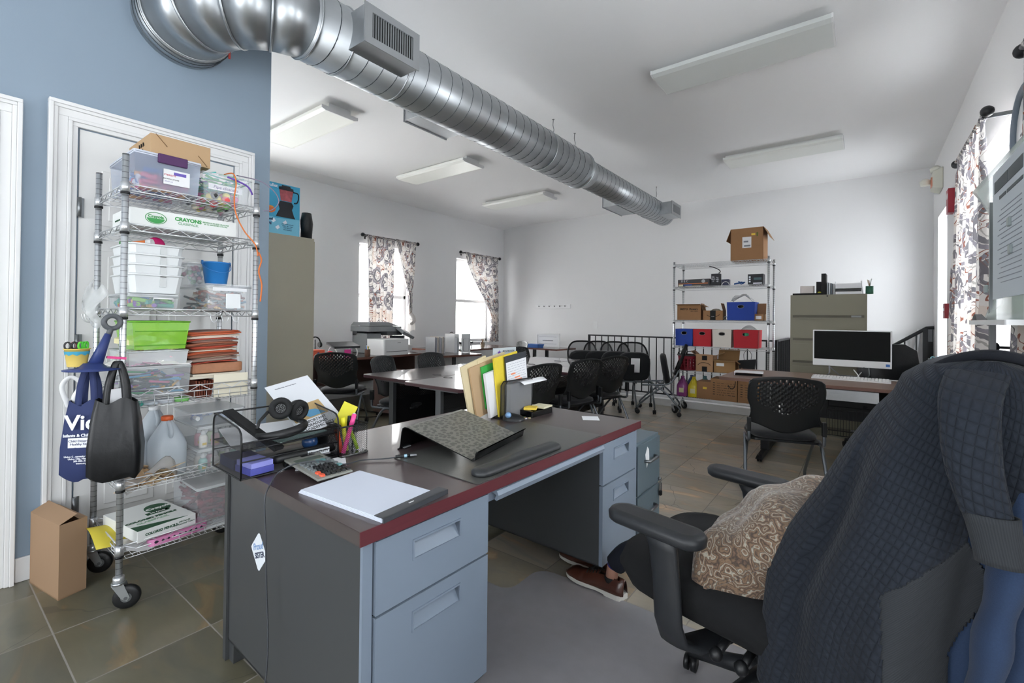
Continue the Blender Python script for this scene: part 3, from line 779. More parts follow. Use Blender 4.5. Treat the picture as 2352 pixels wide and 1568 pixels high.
put(b, 'sticky_note_box', 'stack of blue and lilac note boxes in the lower tray of the desk organizer', 'note box', -.675, .022, .006, .1)
b = MB(mat('navy_box', '232a56', .5)); b.box(-.06, .06, -.045, .045, 0, .035); put(b, 'notebook', 'dark navy notebook at the back left of the organizer lower tray', 'notebook', -.79, .02, .006)
# hole punch
hp = thing('hole_punch', 'black three-hole punch lying in front of the organizer lower tray', 'hole punch', Dz(-.655, .19, .006), DR)
b = MB(BLK); b.tube([(0, -.115, .022), (0, -.10, .03), (0, .10, .03), (0, .115, .022)], [.012, .022, .022, .012], 12, squash=.8); b.build('body', None, hp)
b = MB(mat('punch_label', 'c9ccd0', .4)); b.box(.019, .0215, .0, .085, .018, .038); lb = b.build('label_plate', None, hp); text('Heavy DUTY', .014, BLK, lb, (.022, .042, .028), RX)
b = MB(BLKG); b.box(-.02, .05, -.02, .02, 0, .008); b.cyl((.045, -.025, .012), (.045, .025, .012), .012, 10); b.build('lever', None, hp)
b = MB(mat('globe_blue', '23406b', .25, noise=.5, nscale=14)); b.ball((0, 0, .03), .03, 24); put(b, 'globe_ball', 'small shiny blue globe ball between the organizer tiers', 'ball', -.70, .232, .031 - .0)
b = MB(WPL); b.rbox(-.03, .03, -.035, .035, 0, .018, .008); put(b, 'white_case', 'small white case at the right end of the organizer lower tray', 'case', -.70, .31, .006)
b = MB(mat('black_pouch', '131417', .6)); b.box(-.045, .045, -.03, .035, 0, .08); put(b, 'black_pouch', 'black leather pouch at the back right of the organizer lower tray', 'pouch', -.79, .30, .006, bevel=.006)
# papers sloping on the upper tray
PBL = mat('brochure_paper', 'd4d7dc', .7)
def sheet(label, c, sx, sy, rot, m, name='paper_sheet', t=.0012, cat='paper'):
    b = MB(m); b.box(-sx/2, sx/2, -sy/2, sy/2, -t/2, t/2)
    o = b.build(name, None, None, loc=Dz(*c), rot=rot); return tag(o, label, cat)
br = sheet('white brochure with a beach picture leaning behind the headphones', (-.80, .262, .19), .27, .19, (radians(12), radians(38), DR + .25), PBL, 'brochure', .002)
b = MB(mat('photo_sand', 'b59a6c', .6)); b.box(.0, .075, -.085, .06, .0012, .0016); pic = b.build('beach_photo', None, br)
b = MB(mat('photo_sea', '5b94b8', .5)); b.prism([(.02, -.07), (.07, -.02), (.07, .05), (.04, .02)], .0005, Matrix.Translation((0, 0, .0017))); b.build('sea_area', None, pic)
text('IMPORTANT\nDEADLINES\nACADEMIC CITY', .017, BLK, br, (.105, -.01, .0014), (0, 0, radians(90)))
text('Membership renewal report', .008, mat('ink_grey', '7c8088', .7), br, (-.11, -.02, .0014), (0, 0, radians(90)))
sheet('loose white paper under the headphones at the back of the upper tray', (-.80, .10, .105), .2, .25, (0, radians(6), DR - .15), PAPER, t=.003)
sheet('teal folder edge under the headphones on the upper tray', (-.70, .17, .104), .12, .2, (0, radians(4), DR + .2), mat('teal_folder', '8fa8a4', .6), 'folder', .003, 'folder')
sheet('black striped clipboard sticking up at the left of the upper tray', (-.74, .04, .135), .27, .04, (0, radians(25), DR + .35), BLKM, 'clipboard', .012, 'clipboard')
# headphones
hd = thing('headphones', 'black over-ear headphones lying on top of the desk organizer', 'headphones', Dz(-.70, .135, .112), DR + .25)
b = MB(BLK); pts = []
for i in range(19):
    a = radians(-105 + i*200/18); pts.append((.005 + .075*cos(a), -.02 + .085*sin(a), .022 + .01*sin(a)))
b.tube(pts, [.006 + .007*sin(pi*i/18) for i in range(19)], 10, squash=1.3); b.build('headband', None, hd)
def cup(c, rot, nm):
    T = Matrix.Translation(c) @ Euler(rot).to_matrix().to_4x4()
    b = MB(BLK); b.T = T; b.lathe([(.02, -.022), (.036, -.02), (.041, -.006), (.041, .0), (.035, .004)], seg=28); o = b.build('ear_cup', None, hd)
    c2 = MB(BLKM); c2.T = T; pts = [(.029*cos(2*pi*i/24), .029*sin(2*pi*i/24), .008) for i in range(24)]; c2.tube(pts, .0115, 10, closed=True); c2.build('ear_pad', None, o)
    d = MB(mat('speaker_dots', '9a9c9e', .6)); d.T = T
    for i in range(1, 5):
        for k in range(6*i):
            a = 2*pi*k/(6*i); d.box(.005*i*cos(a) - .0011, .005*i*cos(a) + .0011, .005*i*sin(a) - .0011, .005*i*sin(a) + .0011, .0055, .0062)
    d2 = MB(BLKM); d2.T = T; d2.lathe([(.026, .0), (.026, .005)]); gg = d2.build('speaker_cloth', None, o); d.build('speaker_perforation', None, gg)
cup((-.035, .01, .085), (radians(40), radians(75), 0), 'l'); cup((-.02, .075, .068), (radians(10), radians(100), radians(10)), 'r')
b = MB(BLK); b.tube([(-.03, -.09, .028), (-.045, -.07, .05), (-.055, -.03, .075), (-.055, .0, .085)], .006, 8); b.build('arm_yoke', None, hd)
b = MB(BLK); b.tube([(-.01, .065, .03), (-.02, .09, .04), (-.03, .105, .065), (-.03, .10, .085)], .007, 8); b.build('arm_yoke', None, hd)

# pen cup
pc = thing('pen_cup', 'square black mesh pen cup holding highlighters on the near desk', 'pen cup', Dz(-.705, .303, 0), DR)
b = MB(MESHC); cw, ch = .112, .118
for q in (((0,0,0),(cw,0,0),(cw,0,ch),(0,0,ch)), ((0,cw,0),(cw,cw,0),(cw,cw,ch),(0,cw,ch)), ((0,0,0),(0,cw,0),(0,cw,ch),(0,0,ch)), ((cw,0,0),(cw,cw,0),(cw,cw,ch),(cw,0,ch))): b.quad(*q)
b.build('mesh_wall', None, pc)
b = MB(BLKG); b.box(-.003, cw + .003, -.003, cw + .003, 0, .009); b.build('base', None, pc, bevel=.002)
b = MB(WIREB); b.tube([(0,0,ch),(cw,0,ch),(cw,cw,ch),(0,cw,ch)], .0032, 6, closed=True); b.build('rim', None, pc)
def stick(name, label, cat, p0, p1, r, col, cap=None, group='pens and markers in the pen cup', seg=10):
    p0, p1 = Vector(Dz(*p0)), Vector(Dz(*p1)); d = p1 - p0
    b = MB(mat('ink_' + col, col, .35)); b.cyl((0,0,0), tuple(d*.72), r, seg)
    if cap: b.use(mat('ink_' + cap, cap, .35))
    b.cyl(tuple(d*.72), tuple(d), r*1.12, seg)
    o = b.build(name, None, None, loc=tuple(p0)); return tag(o, label, cat, group)
stick('highlighter', 'pink highlighter leaning in the pen cup', 'highlighter', (-.612, .32, .012), (-.64, .385, .15), .0085, 'f0459a', 'f3559f')
stick('highlighter', 'yellow highlighter standing in the pen cup', 'highlighter', (-.64, .352, .012), (-.645, .335, .145), .0085, 'e8ea35', 'e6dd2f')
stick('highlighter', 'orange highlighter low in the pen cup', 'highlighter', (-.63, .325, .012), (-.66, .318, .10), .0085, 'f05a28', 'f06a30')
stick('highlighter', 'lime green highlighter at the right of the pen cup', 'highlighter', (-.625, .392, .012), (-.66, .37, .11), .0065, 'b8e030', 'a8d428')
stick('marker', 'black capped marker in the pen cup', 'marker', (-.655, .36, .012), (-.65, .37, .145), .007, '17181a', '17181a')
stick('pen', 'thin black pen with a clip at the right of the pen cup', 'pen', (-.66, .39, .012), (-.665, .405, .125), .004, '101114', '101114')
b = MB(mat('yellow_note', 'd9d23a', .6)); b.box(-.03, .03, -.002, .002, -.045, .045)
o = b.build('yellow_notepad', None, None, loc=Dz(-.685, .375, .145), rot=(radians(-8), radians(28), DR + 1.2)); tag(o, 'small yellow note pad sticking out of the pen cup', 'note pad')
b = MB(WPL); b.box(-.006, .006, -.004, .004, -.05, .05); o = b.build('white_tag', None, None, loc=Dz(-.675, .40, .10), rot=(0, radians(15), DR)); tag(o, 'white plastic strip standing in the pen cup', 'strip')
sheet('sheet of white paper poking out under the calculator and organizer', (-.60, .225, .0012), .13, .17, (0, 0, DR - .5), PAPER)
sheet('torn paper scrap beneath the left end of the calculator', (-.665, .10, .0012), .09, .09, (0, 0, DR + .4), PAPER)
# cable over the desk and down its side
cb = MB(mat('cable_grey', '3d4045', .45))
def smooth(P, k=6):
    P = [Vector(p) for p in P]; out = []
    for i in range(len(P) - 1):
        p0, p1, p2, p3 = P[max(i-1, 0)], P[i], P[i+1], P[min(i+2, len(P)-1)]
        for j in range(k):
            t = j/k; out.append(.5*((2*p1) + (-p0 + p2)*t + (2*p0 - 5*p1 + 4*p2 - p3)*t*t + (-p0 + 3*p1 - 3*p2 + p3)*t**3))
    out.append(P[-1]); return out
pts = [(-.415, .455, .010), (-.45, .40, .006), (-.50, .33, .006), (-.49, .25, .012), (-.50, .17, .040), (-.53, .10, .042), (-.55, .05, .022), (-.52, .012, .006), (-.495, -.02, -.035), (-.48, -.022, -.15), (-.475, -.02, -.30), (-.46, -.02, -.45), (-.45, -.03, -.58), (-.45, -.06, -.72), (-.40, -.10, -.7375), (-.30, -.12, -.7375)]
cb.tube([Dz(*p) for p in smooth(pts)], .0024, 8)
cbl = cb.build('usb_cable', None, None); tag(cbl, 'thin grey cable running over the desk corner and hanging down its side', 'cable')
k = MB(BLK); k.cyl(Dz(-.43, .43, .010), Dz(-.40, .475, .011), .006, 10); k.use(mat('plug_light', '9fc4d8', .3, .3)); k.cyl(Dz(-.412, .457, .0105), Dz(-.406, .466, .011), .0065, 10); k.use(SILV); k.cyl(Dz(-.40, .475, .011), Dz(-.385, .497, .0112), .0055, 10)
k.build('plug', None, cbl)

# folder sorter
fs = thing('file_sorter', 'grey wire mesh file sorter packed with folders at the far side of the near desk', 'file sorter', Dz(-.66, 1.24, 0), DR + .0)
SG = mesh_mat('grey_mesh', '4b4d50', .004, .6)
b = MB(WIREB); b.box(0, .10, 0, .23, 0, .006)
b.build('base', None, fs, bevel=.002)
for xx, hh in ((.10, .205), (.07, .20), (.0, .26)):
    b = MB(SG); P = [(xx, .0, .006), (xx, .235, .006), (xx + .0, .25, hh - .02), (xx, .235, hh), (xx, .02, hh), (xx, .0, hh - .02)]
    b.f([b.v(p) for p in P]); o = b.build('divider', None, fs); w = MB(WIREB); w.tube(P, .003, 6, closed=True); w.build('divider_frame', None, o)
def slab(name, label, cat, y0, y1, x, t, z0, h, m, lean=0., ly=0., group='folders in the file sorter'):
    b = MB(m); b.box(-t/2, t/2, 0, y1 - y0, 0, h)
    o = b.build(name, None, None, loc=Dz(x, y0, z0), rot=(ly, lean, DR)); return tag(o, label, cat, group)
MAN = mat('manila', 'd8c9a3', .75, noise=.04, nscale=6); MANT = mat('manila_tan', 'b89b78', .75); GRN = mat('folder_green', '3aa648', .5); YEL = mat('folder_yellow', 'e3cb3c', .55, noise=.06, nscale=60)
pz = .006
slab('manila_folder', 'cream manila folder leaning at the far left of the file sorter', 'folder', 1.10, 1.30, -.69, .010, .012, .285, MAN, ly=radians(15))
slab('manila_folder', 'tan manila folder second from the left in the file sorter', 'folder', 1.14, 1.34, -.675, .012, pz, .28, MANT, ly=radians(13))
slab('green_folder', 'green plastic folder between manila folders and papers in the sorter', 'folder', 1.20, 1.36, -.663, .008, .05, .235, GRN, ly=radians(11))
slab('manila_folder', 'manila folder just behind the green plastic folder', 'folder', 1.19, 1.42, -.682, .004, .05, .27, MAN, ly=radians(9))
slab('paper_bundle', 'thick bundle of white papers slanting out of the left of the sorter', 'papers', 1.20, 1.36, -.635, .018, pz, .245, PAPER, ly=radians(11))
slab('yellow_folder', 'bright yellow patterned folder standing in the sorter', 'folder', 1.255, 1.46, -.618, .010, pz, .325, YEL, ly=radians(9))
hb = slab('clipboard', 'dark clipboard with a handwritten note sheet highlighted in orange', 'clipboard', 1.31, 1.50, -.602, .006, .10, .235, mat('clip_dark', '35393f', .5), ly=radians(7))
b = MB(PAPER); b.box(.0032, .0045, .004, .186, -.03, .200); pg = b.build('note_sheet', None, hb)
b = MB(mat('orange_hl', 'f08c60', .7))
for (y, z, w) in ((.07, .10, .05), (.075, .085, .06), (.04, .125, .04), (.05, .075, .07)): b.box(.0046, .0050, y, y + w, z, z + .008)
b.build('highlight_mark', None, pg)
b = MB(mat('ink_faint', '9298a4', .8)); random.seed(3)
for i in range(13):
    y = .015
    while y < .16:
        l = random.uniform(.008, .03); z = .185 - i*.0135 + random.uniform(-.001, .001); b.box(.0046, .0048, y, min(y + l, .175), z, z + .0018); y += l + .006
b.build('handwriting', None, pg)
slab('paper_bundle', 'curled stack of white papers at the front of the sorter', 'papers', 1.29, 1.48, -.578, .03, pz, .175, PAPER)
b = MB(PAPER)
def fn(u, v): return (-.02 - .03*u, .20*v + .02*u, .006 + .03*sin(u*3)*(.5 + v))
b.grid(lambda u, v: (.07*u, .22*v, .012*sin(3*u)), 6, 4)
o = b.build('paper_sheet', None, None, loc=Dz(-.60, 1.37, .185), rot=(radians(2), radians(8), DR), solid=.001); tag(o, 'single sheet of paper flopping over the front of the file sorter', 'paper')
b = MB(mat('magazine_grey', 'bcc4c8', .5)); b.box(-.004, .004, 0, .20, 0, .30); o = b.build('magazine', None, None, loc=Dz(-.70, 1.30, .075), rot=(0, 0, DR)); tag(o, 'tall grey and white magazine at the back of the file sorter', 'magazine')
pmag = mat('violet', '6b3fa0', .5); st = MB(pmag); st.T = Matrix.Translation((.0045, .045, .27)) @ Matrix.Rotation(radians(90), 4, 'Y')
st.prism([((.017 if i % 2 == 0 else .010)*cos(2*pi*i/12), (.017 if i % 2 == 0 else .010)*sin(2*pi*i/12)) for i in range(12)], .0006); st.build('star_emblem', None, o)
text('PREVENTION', .018, mat('ink_slate', '5a6068', .6), o, (.0048, .13, .278), RX)
# trackball mouse
ms = thing('trackball_mouse', 'black trackball mouse with a pale blue ball by the file sorter', 'mouse', Dz(-.53, 1.275, 0), DR + .5)
b = MB(mat('mouse_black', '1b1d20', .35)); 
b.grid(lambda u, v: (-.06 + .12*u, (.045 + .006*sin(pi*u))*cos(pi*(1-v))*sqrt(max(0, 1 - (2*u - 1)**4))*1.0, .042*sin(pi*v)*(1 - .45*u)*sqrt(max(0, 1 - (2*u - 1)**4)) + .0005), 18, 12)
b.build('shell', None, ms)
b = MB(mat('ball_blue', '7fa6cf', .12, .2)); b.ball((-.022, -.034, .03), .0165, 20); b.build('trackball', None, ms)
# sticky-note tray
ty = thing('desk_tray', 'black desk tray with yellow and cream sticky notes beside the file sorter', 'tray', Dz(-.575, 1.375, 0), DR)
b = MB(BLKG); b.box(0, .09, 0, .20, 0, .012); b.box(.0, .095, .0, .012, .0, .035); b.box(.0, .095, .19, .20, .0, .035); b.box(-.004, .0, 0, .20, 0, .04); b.box(.085, .095, .0, .2, .0, .03); b.build('base', None, ty, bevel=.004)
b = MB(mat('sticky_yellow', 'e9c94b', .7)); b.box(-.035, .035, -.035, .035, 0, .012)
o = b.build('sticky_notes', None, None, loc=Dz(-.53, 1.43, .0365), rot=(0, 0, DR + .5)); tag(o, 'yellow sticky note block on the black desk tray', 'sticky notes')
b = MB(mat('sticky_cream', 'dcd6b8', .7)); b.box(-.045, .045, -.05, .05, 0, .009)
o = b.build('sticky_notes', None, None, loc=Dz(-.52, 1.52, .0365), rot=(0, 0, DR + .1)); tag(o, 'cream sticky note block on the black desk tray', 'sticky notes')
sheet('small white note lying alone near the far right corner of the desk', (-.235, 1.585, .0008), .09, .10, (0, 0, DR + .6), PAPER)
for i, (c, x, y, lab) in enumerate((('c85a3a', -.50, 1.345, 'orange'), ('e2d6a8', -.485, 1.36, 'cream'), ('7a9a6a', -.515, 1.355, 'green'), ('d8dbe0', -.49, 1.335, 'white'))):
    b = MB(mat('clip_' + c, c, .4)); b.box(-.007, .007, -.004, .004, 0, .005); put(b, 'paper_clip', 'tiny %s clip lying beside the trackball mouse' % lab, 'clip', x, y, .0, .6*i, group='coloured clips by the mouse', bevel=.001)
# ================================================================ craft supplies on the left rack
def clear(name, col='d4d6d6', a=.45): return mat(name, col, .18, alpha=a, spec=.6)
CLR = clear('clear_plastic', 'dfe5ea', .30); CLRB = clear('clear_bluish', 'b9c6dc', .42); FROST = clear('frosted_plastic', 'e4e8ea', .62); GCLR = clear('green_translucent', '9be04a', .62)
def obj(mb, name, label, cat, loc=(0,0,0), rz=0, group=None, rot=None, kind=None, **k):
    o = mb.build(name, None, None, loc=loc, rot=rot or (0,0,rz), **k); return tag(o, label, cat, group, kind)
def bin_(name, label, x0, x1, y0, y1, z0, z1, m, lidm=None, taper=.08, cat='bin', wall=.002, lid=True, rim=True, group=None):
    o = thing(name, label, cat, ((x0+x1)/2, (y0+y1)/2, z0), 0, group); w, d, h = (x1-x0)/2, (y1-y0)/2, z1-z0
    b = MB(m); k = 1 - taper
    b.loft([[(-w*k,-d*k,0),(w*k,-d*k,0),(w*k,d*k,0),(-w*k,d*k,0)], [(-w,-d,h),(w,-d,h),(w,d,h),(-w,d,h)]], cap=False); b.quad((-w*k,-d*k,0),(w*k,-d*k,0),(w*k,d*k,0),(-w*k,d*k,0))
    b.build('body', None, o)
    if rim:
        b = MB(lidm or m); b.tube([(-w,-d,h-.004),(w,-d,h-.004),(w,d,h-.004),(-w,d,h-.004)], .004, 6, closed=True); b.build('rim', None, o)
    if lid:
        b = MB(lidm or m); b.rbox(-w-.004, w+.004, -d-.004, d+.004, h, h+.008, .012, 3); b.build('lid', None, o)
    return o
PAL = ['d8588c','e89a3c','5aa0d0','e8d84a','6ac06a','9a6ac8','e05848','f0f0ee','4a6ab8','d0a0c0','303438']
def jumble(name, label, x0, x1, y0, y1, z0, z1, n, pal, kind='rod', seed=1, ln=.07, r=.006, cat='craft supplies'):
    random.seed(seed); b = MB(*[mat('craft_' + c, c, .5) for c in pal])
    for i in range(n):
        b.mi = random.randrange(len(pal)); L_ = ln*random.uniform(.6, 1.2)
        c = Vector((random.uniform(x0, x1), random.uniform(y0, y1), z0 + (z1-z0)*random.random()**1.3))
        a = random.uniform(0, 2*pi); el = random.uniform(-.3, .3); d = Vector((cos(a)*cos(el), sin(a)*cos(el), sin(el)))*L_/2
        p, q = c - d, c + d
        for v in (p, q):
            v.x = min(max(v.x, x0), x1); v.y = min(max(v.y, y0), y1); v.z = min(max(v.z, z0 + r), z1)
        if kind == 'rod': b.cyl(tuple(p), tuple(q), r, 6)
        elif kind == 'ball': b.ball(tuple(c), r*random.uniform(.8, 1.3), 8)
        else: b.cbox(tuple(c), (L_, L_*.6, r*2), (random.uniform(-.4,.4), random.uniform(-.4,.4), a))
    o = b.build(name); return tag(o, label, cat, None, 'stuff')
Z1, Z2, Z3, Z4, Z5, Z6 = 1.862, 1.687, 1.312, .867, .503, .213
# top shelf
tote = bin_('storage_tote', 'clear lidded storage tote with a purple latch on the top shelf of the left rack', -3.00, -2.60, .612, .872, Z1, 2.02, CLRB, mat('lid_milky', 'cfd5e2', .4, alpha=.85), taper=.06)
b = MB(mat('purple_latch', '4b2457', .4)); b.box(.198, .214, -.045, .072, .125, .168); b.build('latch', None, tote, bevel=.004)
b = MB(WPL); b.box(.196, .1985, -.02, .085, .035, .105); lb = b.build('label_card', None, tote)
text('STERILITE', .011, mat('ink_red', 'c83a58', .6), lb, (.1990, .005, .078), RX); text('BIN WITH LATCHES', .007, BLK, lb, (.1990, .01, .060), RX); text('27 x 17 x 13', .006, mat('ink_violet', '6a5ab0', .6), lb, (.1990, .0, .048), RX)
b = MB(mat('ink_violet', '6a5ab0', .6)); b.box(.1986, .1990, .02, .07, .082, .096); b.build('label_picture', None, lb)
jumble('craft_supplies', 'pink, blue and orange craft supplies inside the purple-latched tote', -2.96, -2.64, .65, .84, Z1 + .005, 1.97, 90, ['d8588c','5a8ac8','e8a03c','e8e8ee','3a5aa8','c83858','e05878'], 'rod', 2, .12, .011)
cb = thing('cardboard_box', 'long shallow cardboard box with pen scribbles on top of the clear tote', 'box', (-2.83, .81, 2.032), 0)
b = MB(mat('cardboard_tan', 'b99a76', .85, noise=.05, nscale=7)); b.box(-.17, .17, -.125, .125, 0, .105); b.build('carton', None, cb, bevel=.002)
b = MB(mat('string_brown', '7a5a3a', .7)); b.tube([(.172, -.105, .106), (.174, -.06, .055)], .0015, 5); b.build('string_tie', None, cb)
b = MB(mat('string_brown')); b.tube([(.172, .07, .05), (.174, .11, .004)], .0015, 5); b.build('string_tie', None, cb)
MK = mat('marker_black', '20201f', .7)
def scrib(parent, lines, r=.0016, m=MK, name='scribble'):
    b = MB(m)
    for l in lines: b.tube(l, r, 5)
    return b.build(name, None, parent)
def sx(y): return (0, 0)
scrib(cb, [[(.0 + .03*k, -.1265, .080), (.0 + .03*k + .006, -.1265, .060), (.012 + .03*k, -.1265, .078), (.02 + .03*k, -.1265, .062)] for k in range(3)] + [[(.01, -.1265, .048), (.02, -.1265, .03), (.03, -.1265, .046), (.045, -.1265, .032), (.06, -.1265, .05)]])
pcb = bin_('storage_bin', 'clear bin of pipe cleaners with a paper label at the right of the top shelf', -2.98, -2.62, .888, 1.118, Z1, 2.005, CLR, None, taper=.12, lid=False)
b = MB(PAPER); b.box(.166, .1685, -.085, .075, .062, .092); lb = b.build('paper_label', None, pcb)
text('Pipe cleaners', .022, mat('ink_purple', '6a5a88', .6), lb, (.169, -.005, .077), RX, shear=.2)
jumble('pipe_cleaners', 'tangled green, teal and purple pipe cleaners heaped in the right bin of the top shelf', -2.95, -2.64, .91, 1.10, Z1 + .08, 2.02, 110, ['3fae6a','4ab8b0','7ad08a','6a4aa8','3a8a50','58c8d8'], 'rod', 4, .10, .0035, 'pipe cleaners')
jumble('pom_poms', 'soft coloured pom-poms in the lower half of the pipe cleaner bin', -2.95, -2.65, .92, 1.09, Z1 + .008, 1.93, 70, ['e85858','e8d85a','8ad06a','e87ab0','f0e8d0','303030'], 'ball', 5, .05, .017, 'pom-poms')
def wirething(name, label, pts, r, m, cat, grp=None):
    b = MB(m); b.tube(smooth(pts), r, 6); return obj(b, name, label, cat, group=grp)
OR = mat('orange_cord', 'd9763a', .7); LBL = mat('light_blue_cord', '7ab0c0', .7)
wirething('pipe_cleaner', 'long orange pipe cleaner hanging down the front of the rack from the top bin', [(-2.66, 1.00, 2.02), (-2.59, 1.015, 2.015), (-2.565, 1.02, 1.96), (-2.56, 1.01, 1.88), (-2.558, 1.02, 1.80), (-2.555, 1.06, 1.72), (-2.55, 1.11, 1.66), (-2.548, 1.125, 1.60)], .0032, OR, 'pipe cleaner', 'pipe cleaners escaping the top bin')
wirething('pipe_cleaner', 'looped orange and blue pipe cleaner bulging out past the right post', [(-2.66, 1.06, 2.03), (-2.56, 1.14, 2.00), (-2.53, 1.20, 1.95), (-2.53, 1.22, 1.90), (-2.54, 1.19, 1.855), (-2.55, 1.15, 1.845)], .0028, mat('blue_grey_cord', '7c7488', .7), 'pipe cleaner', 'pipe cleaners escaping the top bin')
wirething('pipe_cleaner', 'orange pipe cleaner wound down the right front post', [(-2.548, 1.128, 1.62), (-2.553, 1.145, 1.58), (-2.548, 1.13, 1.52), (-2.553, 1.148, 1.45), (-2.548, 1.14, 1.36)], .004, OR, 'pipe cleaner', 'pipe cleaners escaping the top bin')
wirething('pipe_cleaner', 'purple pipe cleaner sagging across the front of the pipe cleaner bin', [(-2.62, 1.0, 2.00), (-2.60, 1.04, 1.985), (-2.595, 1.09, 1.965), (-2.60, 1.115, 1.93)], .0045, mat('purple_cord', '6a4aa8', .7), 'pipe cleaner', 'pipe cleaners escaping the top bin')
# second shelf: long white crayon carton
GR = mat('print_green', '3f9a50', .6); GRD = mat('print_dark_green', '27553a', .6)
cr = thing('crayon_carton', 'long white crayon carton with green lettering on the second shelf', 'box', (-2.76, .825, Z2))
b = MB(mat('carton_white', 'e2e4e2', .6)); b.box(-.15, .14, -.22, .22, 0, .082); b.build('carton', None, cr, bevel=.002)
b = MB(GR); b.T = Matrix.Translation((.1402, -.125, .045)) @ Matrix.Rotation(radians(90), 4, 'Y')
ring = [(.026*cos(2*pi*i/32), .040*sin(2*pi*i/32)) for i in range(32)]
b.tube([(x, y, .001) for x, y in ring], .0014, 5, closed=True); b.prism([(x*.85 + .001, y*.85) for x, y in ring if x >= -.003], .0008); lg = b.build('oval_logo', None, cr)
text('Crayola', .019, GR, lg, (.1415, -.125, .052), RX, bold=.0006)
text('CRAYONS', .024, GR, cr, (.1408, .005, .056), RX, bold=.001); text('CLASSPACK', .016, mat('print_pale', '9ab8a0', .6), cr, (.1408, .005, .036), RX, bold=.0006)
text('800 REGULAR SIZE CRAYONS\nIN 16 ASSORTED COLORS', .009, GR, cr, (.1408, .125, .055), RX); text('Crayola', .014, GRD, cr, (.05, -.2208, .05), RYm); text('48 REGULAR SIZE', .011, GRD, cr, (-.06, -.2208, .04), RYm)
# third shelf
fb = bin_('shallow_bin', 'flat clear bin of coloured pieces under the stacked white caddies', -2.95, -2.615, .605, .792, Z3, 1.372, CLR, FROST, taper=.04)
b = MB(WPL); b.tube([(.170, -.005, .035), (.176, -.005, .048), (.176, .07, .048), (.170, .07, .035)], .004, 6); b.build('handle', None, fb)
jumble('foam_shapes', 'green, yellow and blue foam pieces in the flat bin under the caddies', -2.93, -2.63, .62, .775, Z3 + .005, 1.362, 80, ['4ab04a','e8b83c','3a8ac8','e05848','2a9a8a','88c850','8858b0'], 'rod', 8, .09, .010, 'foam pieces')
CAD = mat('caddy_white', 'e0e3e4', .35)
labs = ['bottom', 'second from bottom', 'third from bottom', 'top']
for i in range(4):
    z0 = 1.384 + i*.0465; o = thing('supply_caddy', 'white plastic caddy, %s of the stack on the third shelf' % labs[i], 'caddy', (-2.78, .712, z0), 0, 'stacked white caddies')
    w, d, h = .155, .105, .086
    b = MB(CAD); k = .90
    def rr(w, d, z, n=.02): return [(-w+n,-d,z),(w-n,-d,z),(w,-d+n,z),(w,d-n,z),(w-n,d,z),(-w+n,d,z),(-w,d-n,z),(-w,-d+n,z)]
    b.loft([rr(w*k, d*k, 0), rr(w, d, h)], cap=False); b.f([b.v(p) for p in rr(w*k, d*k, 0)]); b.build('tub', None, o)
    b = MB(CAD); b.tube(rr(w + .003, d + .003, h - .002), .0045, 6, closed=True); b.build('rim', None, o)
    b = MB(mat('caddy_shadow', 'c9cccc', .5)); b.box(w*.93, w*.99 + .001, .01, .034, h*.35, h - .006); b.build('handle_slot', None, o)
b = MB(mat('magenta', 'c8206a', .4)); b.ball((0, 0, 0), .038, 20, (.55, 1, 1)); obj(b, 'pink_plate', 'round magenta plate standing in the top white caddy', 'plate', (-2.76, .74, 1.625))
b = MB(OR, WPL); b.cyl((0, -.05, 0), (.06, .0, .01), .014, 14); b.use(WPL); b.cyl((.055, -.004, .009), (.07, .012, .011), .018, 14); obj(b, 'glue_tube', 'orange and white glue tube lying in the top white caddy', 'tube', (-2.74, .69, 1.612))
b = MB(mat('green_lid', '3a8a48', .5)); b.box(-.03, .03, -.02, .02, -.01, .01); obj(b, 'green_block', 'small green block at the back of the top white caddy', 'block', (-2.83, .64, 1.625))
rb = bin_('marker_bin', 'clear drawer box of markers and crayons at the right of the third shelf', -3.0, -2.615, .915, 1.122, Z3, 1.437, CLR, CLR, taper=.02)
b = MB(FROST); b.box(.1925, .1955, -.02, .05, .01, .085); b.build('front_label', None, rb)
b = MB(PAPER); b.box(.1925, .195, -.08, .08, .098, .115); lb = b.build('label_strip', None, rb)
jumble('markers', 'mixed markers, pencils and crayons heaped in the clear drawer box', -2.98, -2.64, .93, 1.108, Z3 + .004, 1.425, 150, ['7a3a38','e8e4dc','c8a08a','38424a','b86048','6a8aa0','d8a850','584a58','dcd8d8','a8b8c0'], 'rod', 9, .13, .006, 'markers')
bk = thing('toy_bucket', 'bright blue toy bucket on top of the marker box', 'bucket', (-2.76, 1.005, 1.447))
BL = mat('bucket_blue', '2f80c8', .35)
b = MB(BL); b.lathe([(.047, 0), (.050, .004), (.064, .112), (.068, .113), (.068, .119), (.062, .119), (.046, .006)], seg=32, cap=False); b.lathe([(.001, .004), (.047, .004)], seg=32); b.build('pail', None, bk)
b = MB(BL); b.tube([(.068*cos(a)*1.0, .068*sin(a), .108 - .045*cos(a*1.0)*1.0) for a in [radians(-90 + 180*i/14) for i in range(15)]], .0022, 6); b.build('handle', None, bk)
for s, nm in ((-1, 'a'), (1, 'b')):
    b = MB(BL); b.lathe([(.011, -.003), (.011, .003)], (0, s*.066, .116), 12, axis='y'); b.build('handle_lug', None, bk)
co = bin_('bead_organizer', 'small clear organizer box behind the blue bucket', -3.0, -2.84, .90, 1.01, 1.447, 1.56, CLR, CLR, taper=.02)
jumble('beads', 'pale beads and bottle caps inside the clear organizer box', -2.98, -2.86, .915, .995, 1.45, 1.55, 40, ['e8e8e8','b8d0b8','e8b8c8','a8b8c8'], 'ball', 12, .02, .011, 'beads')
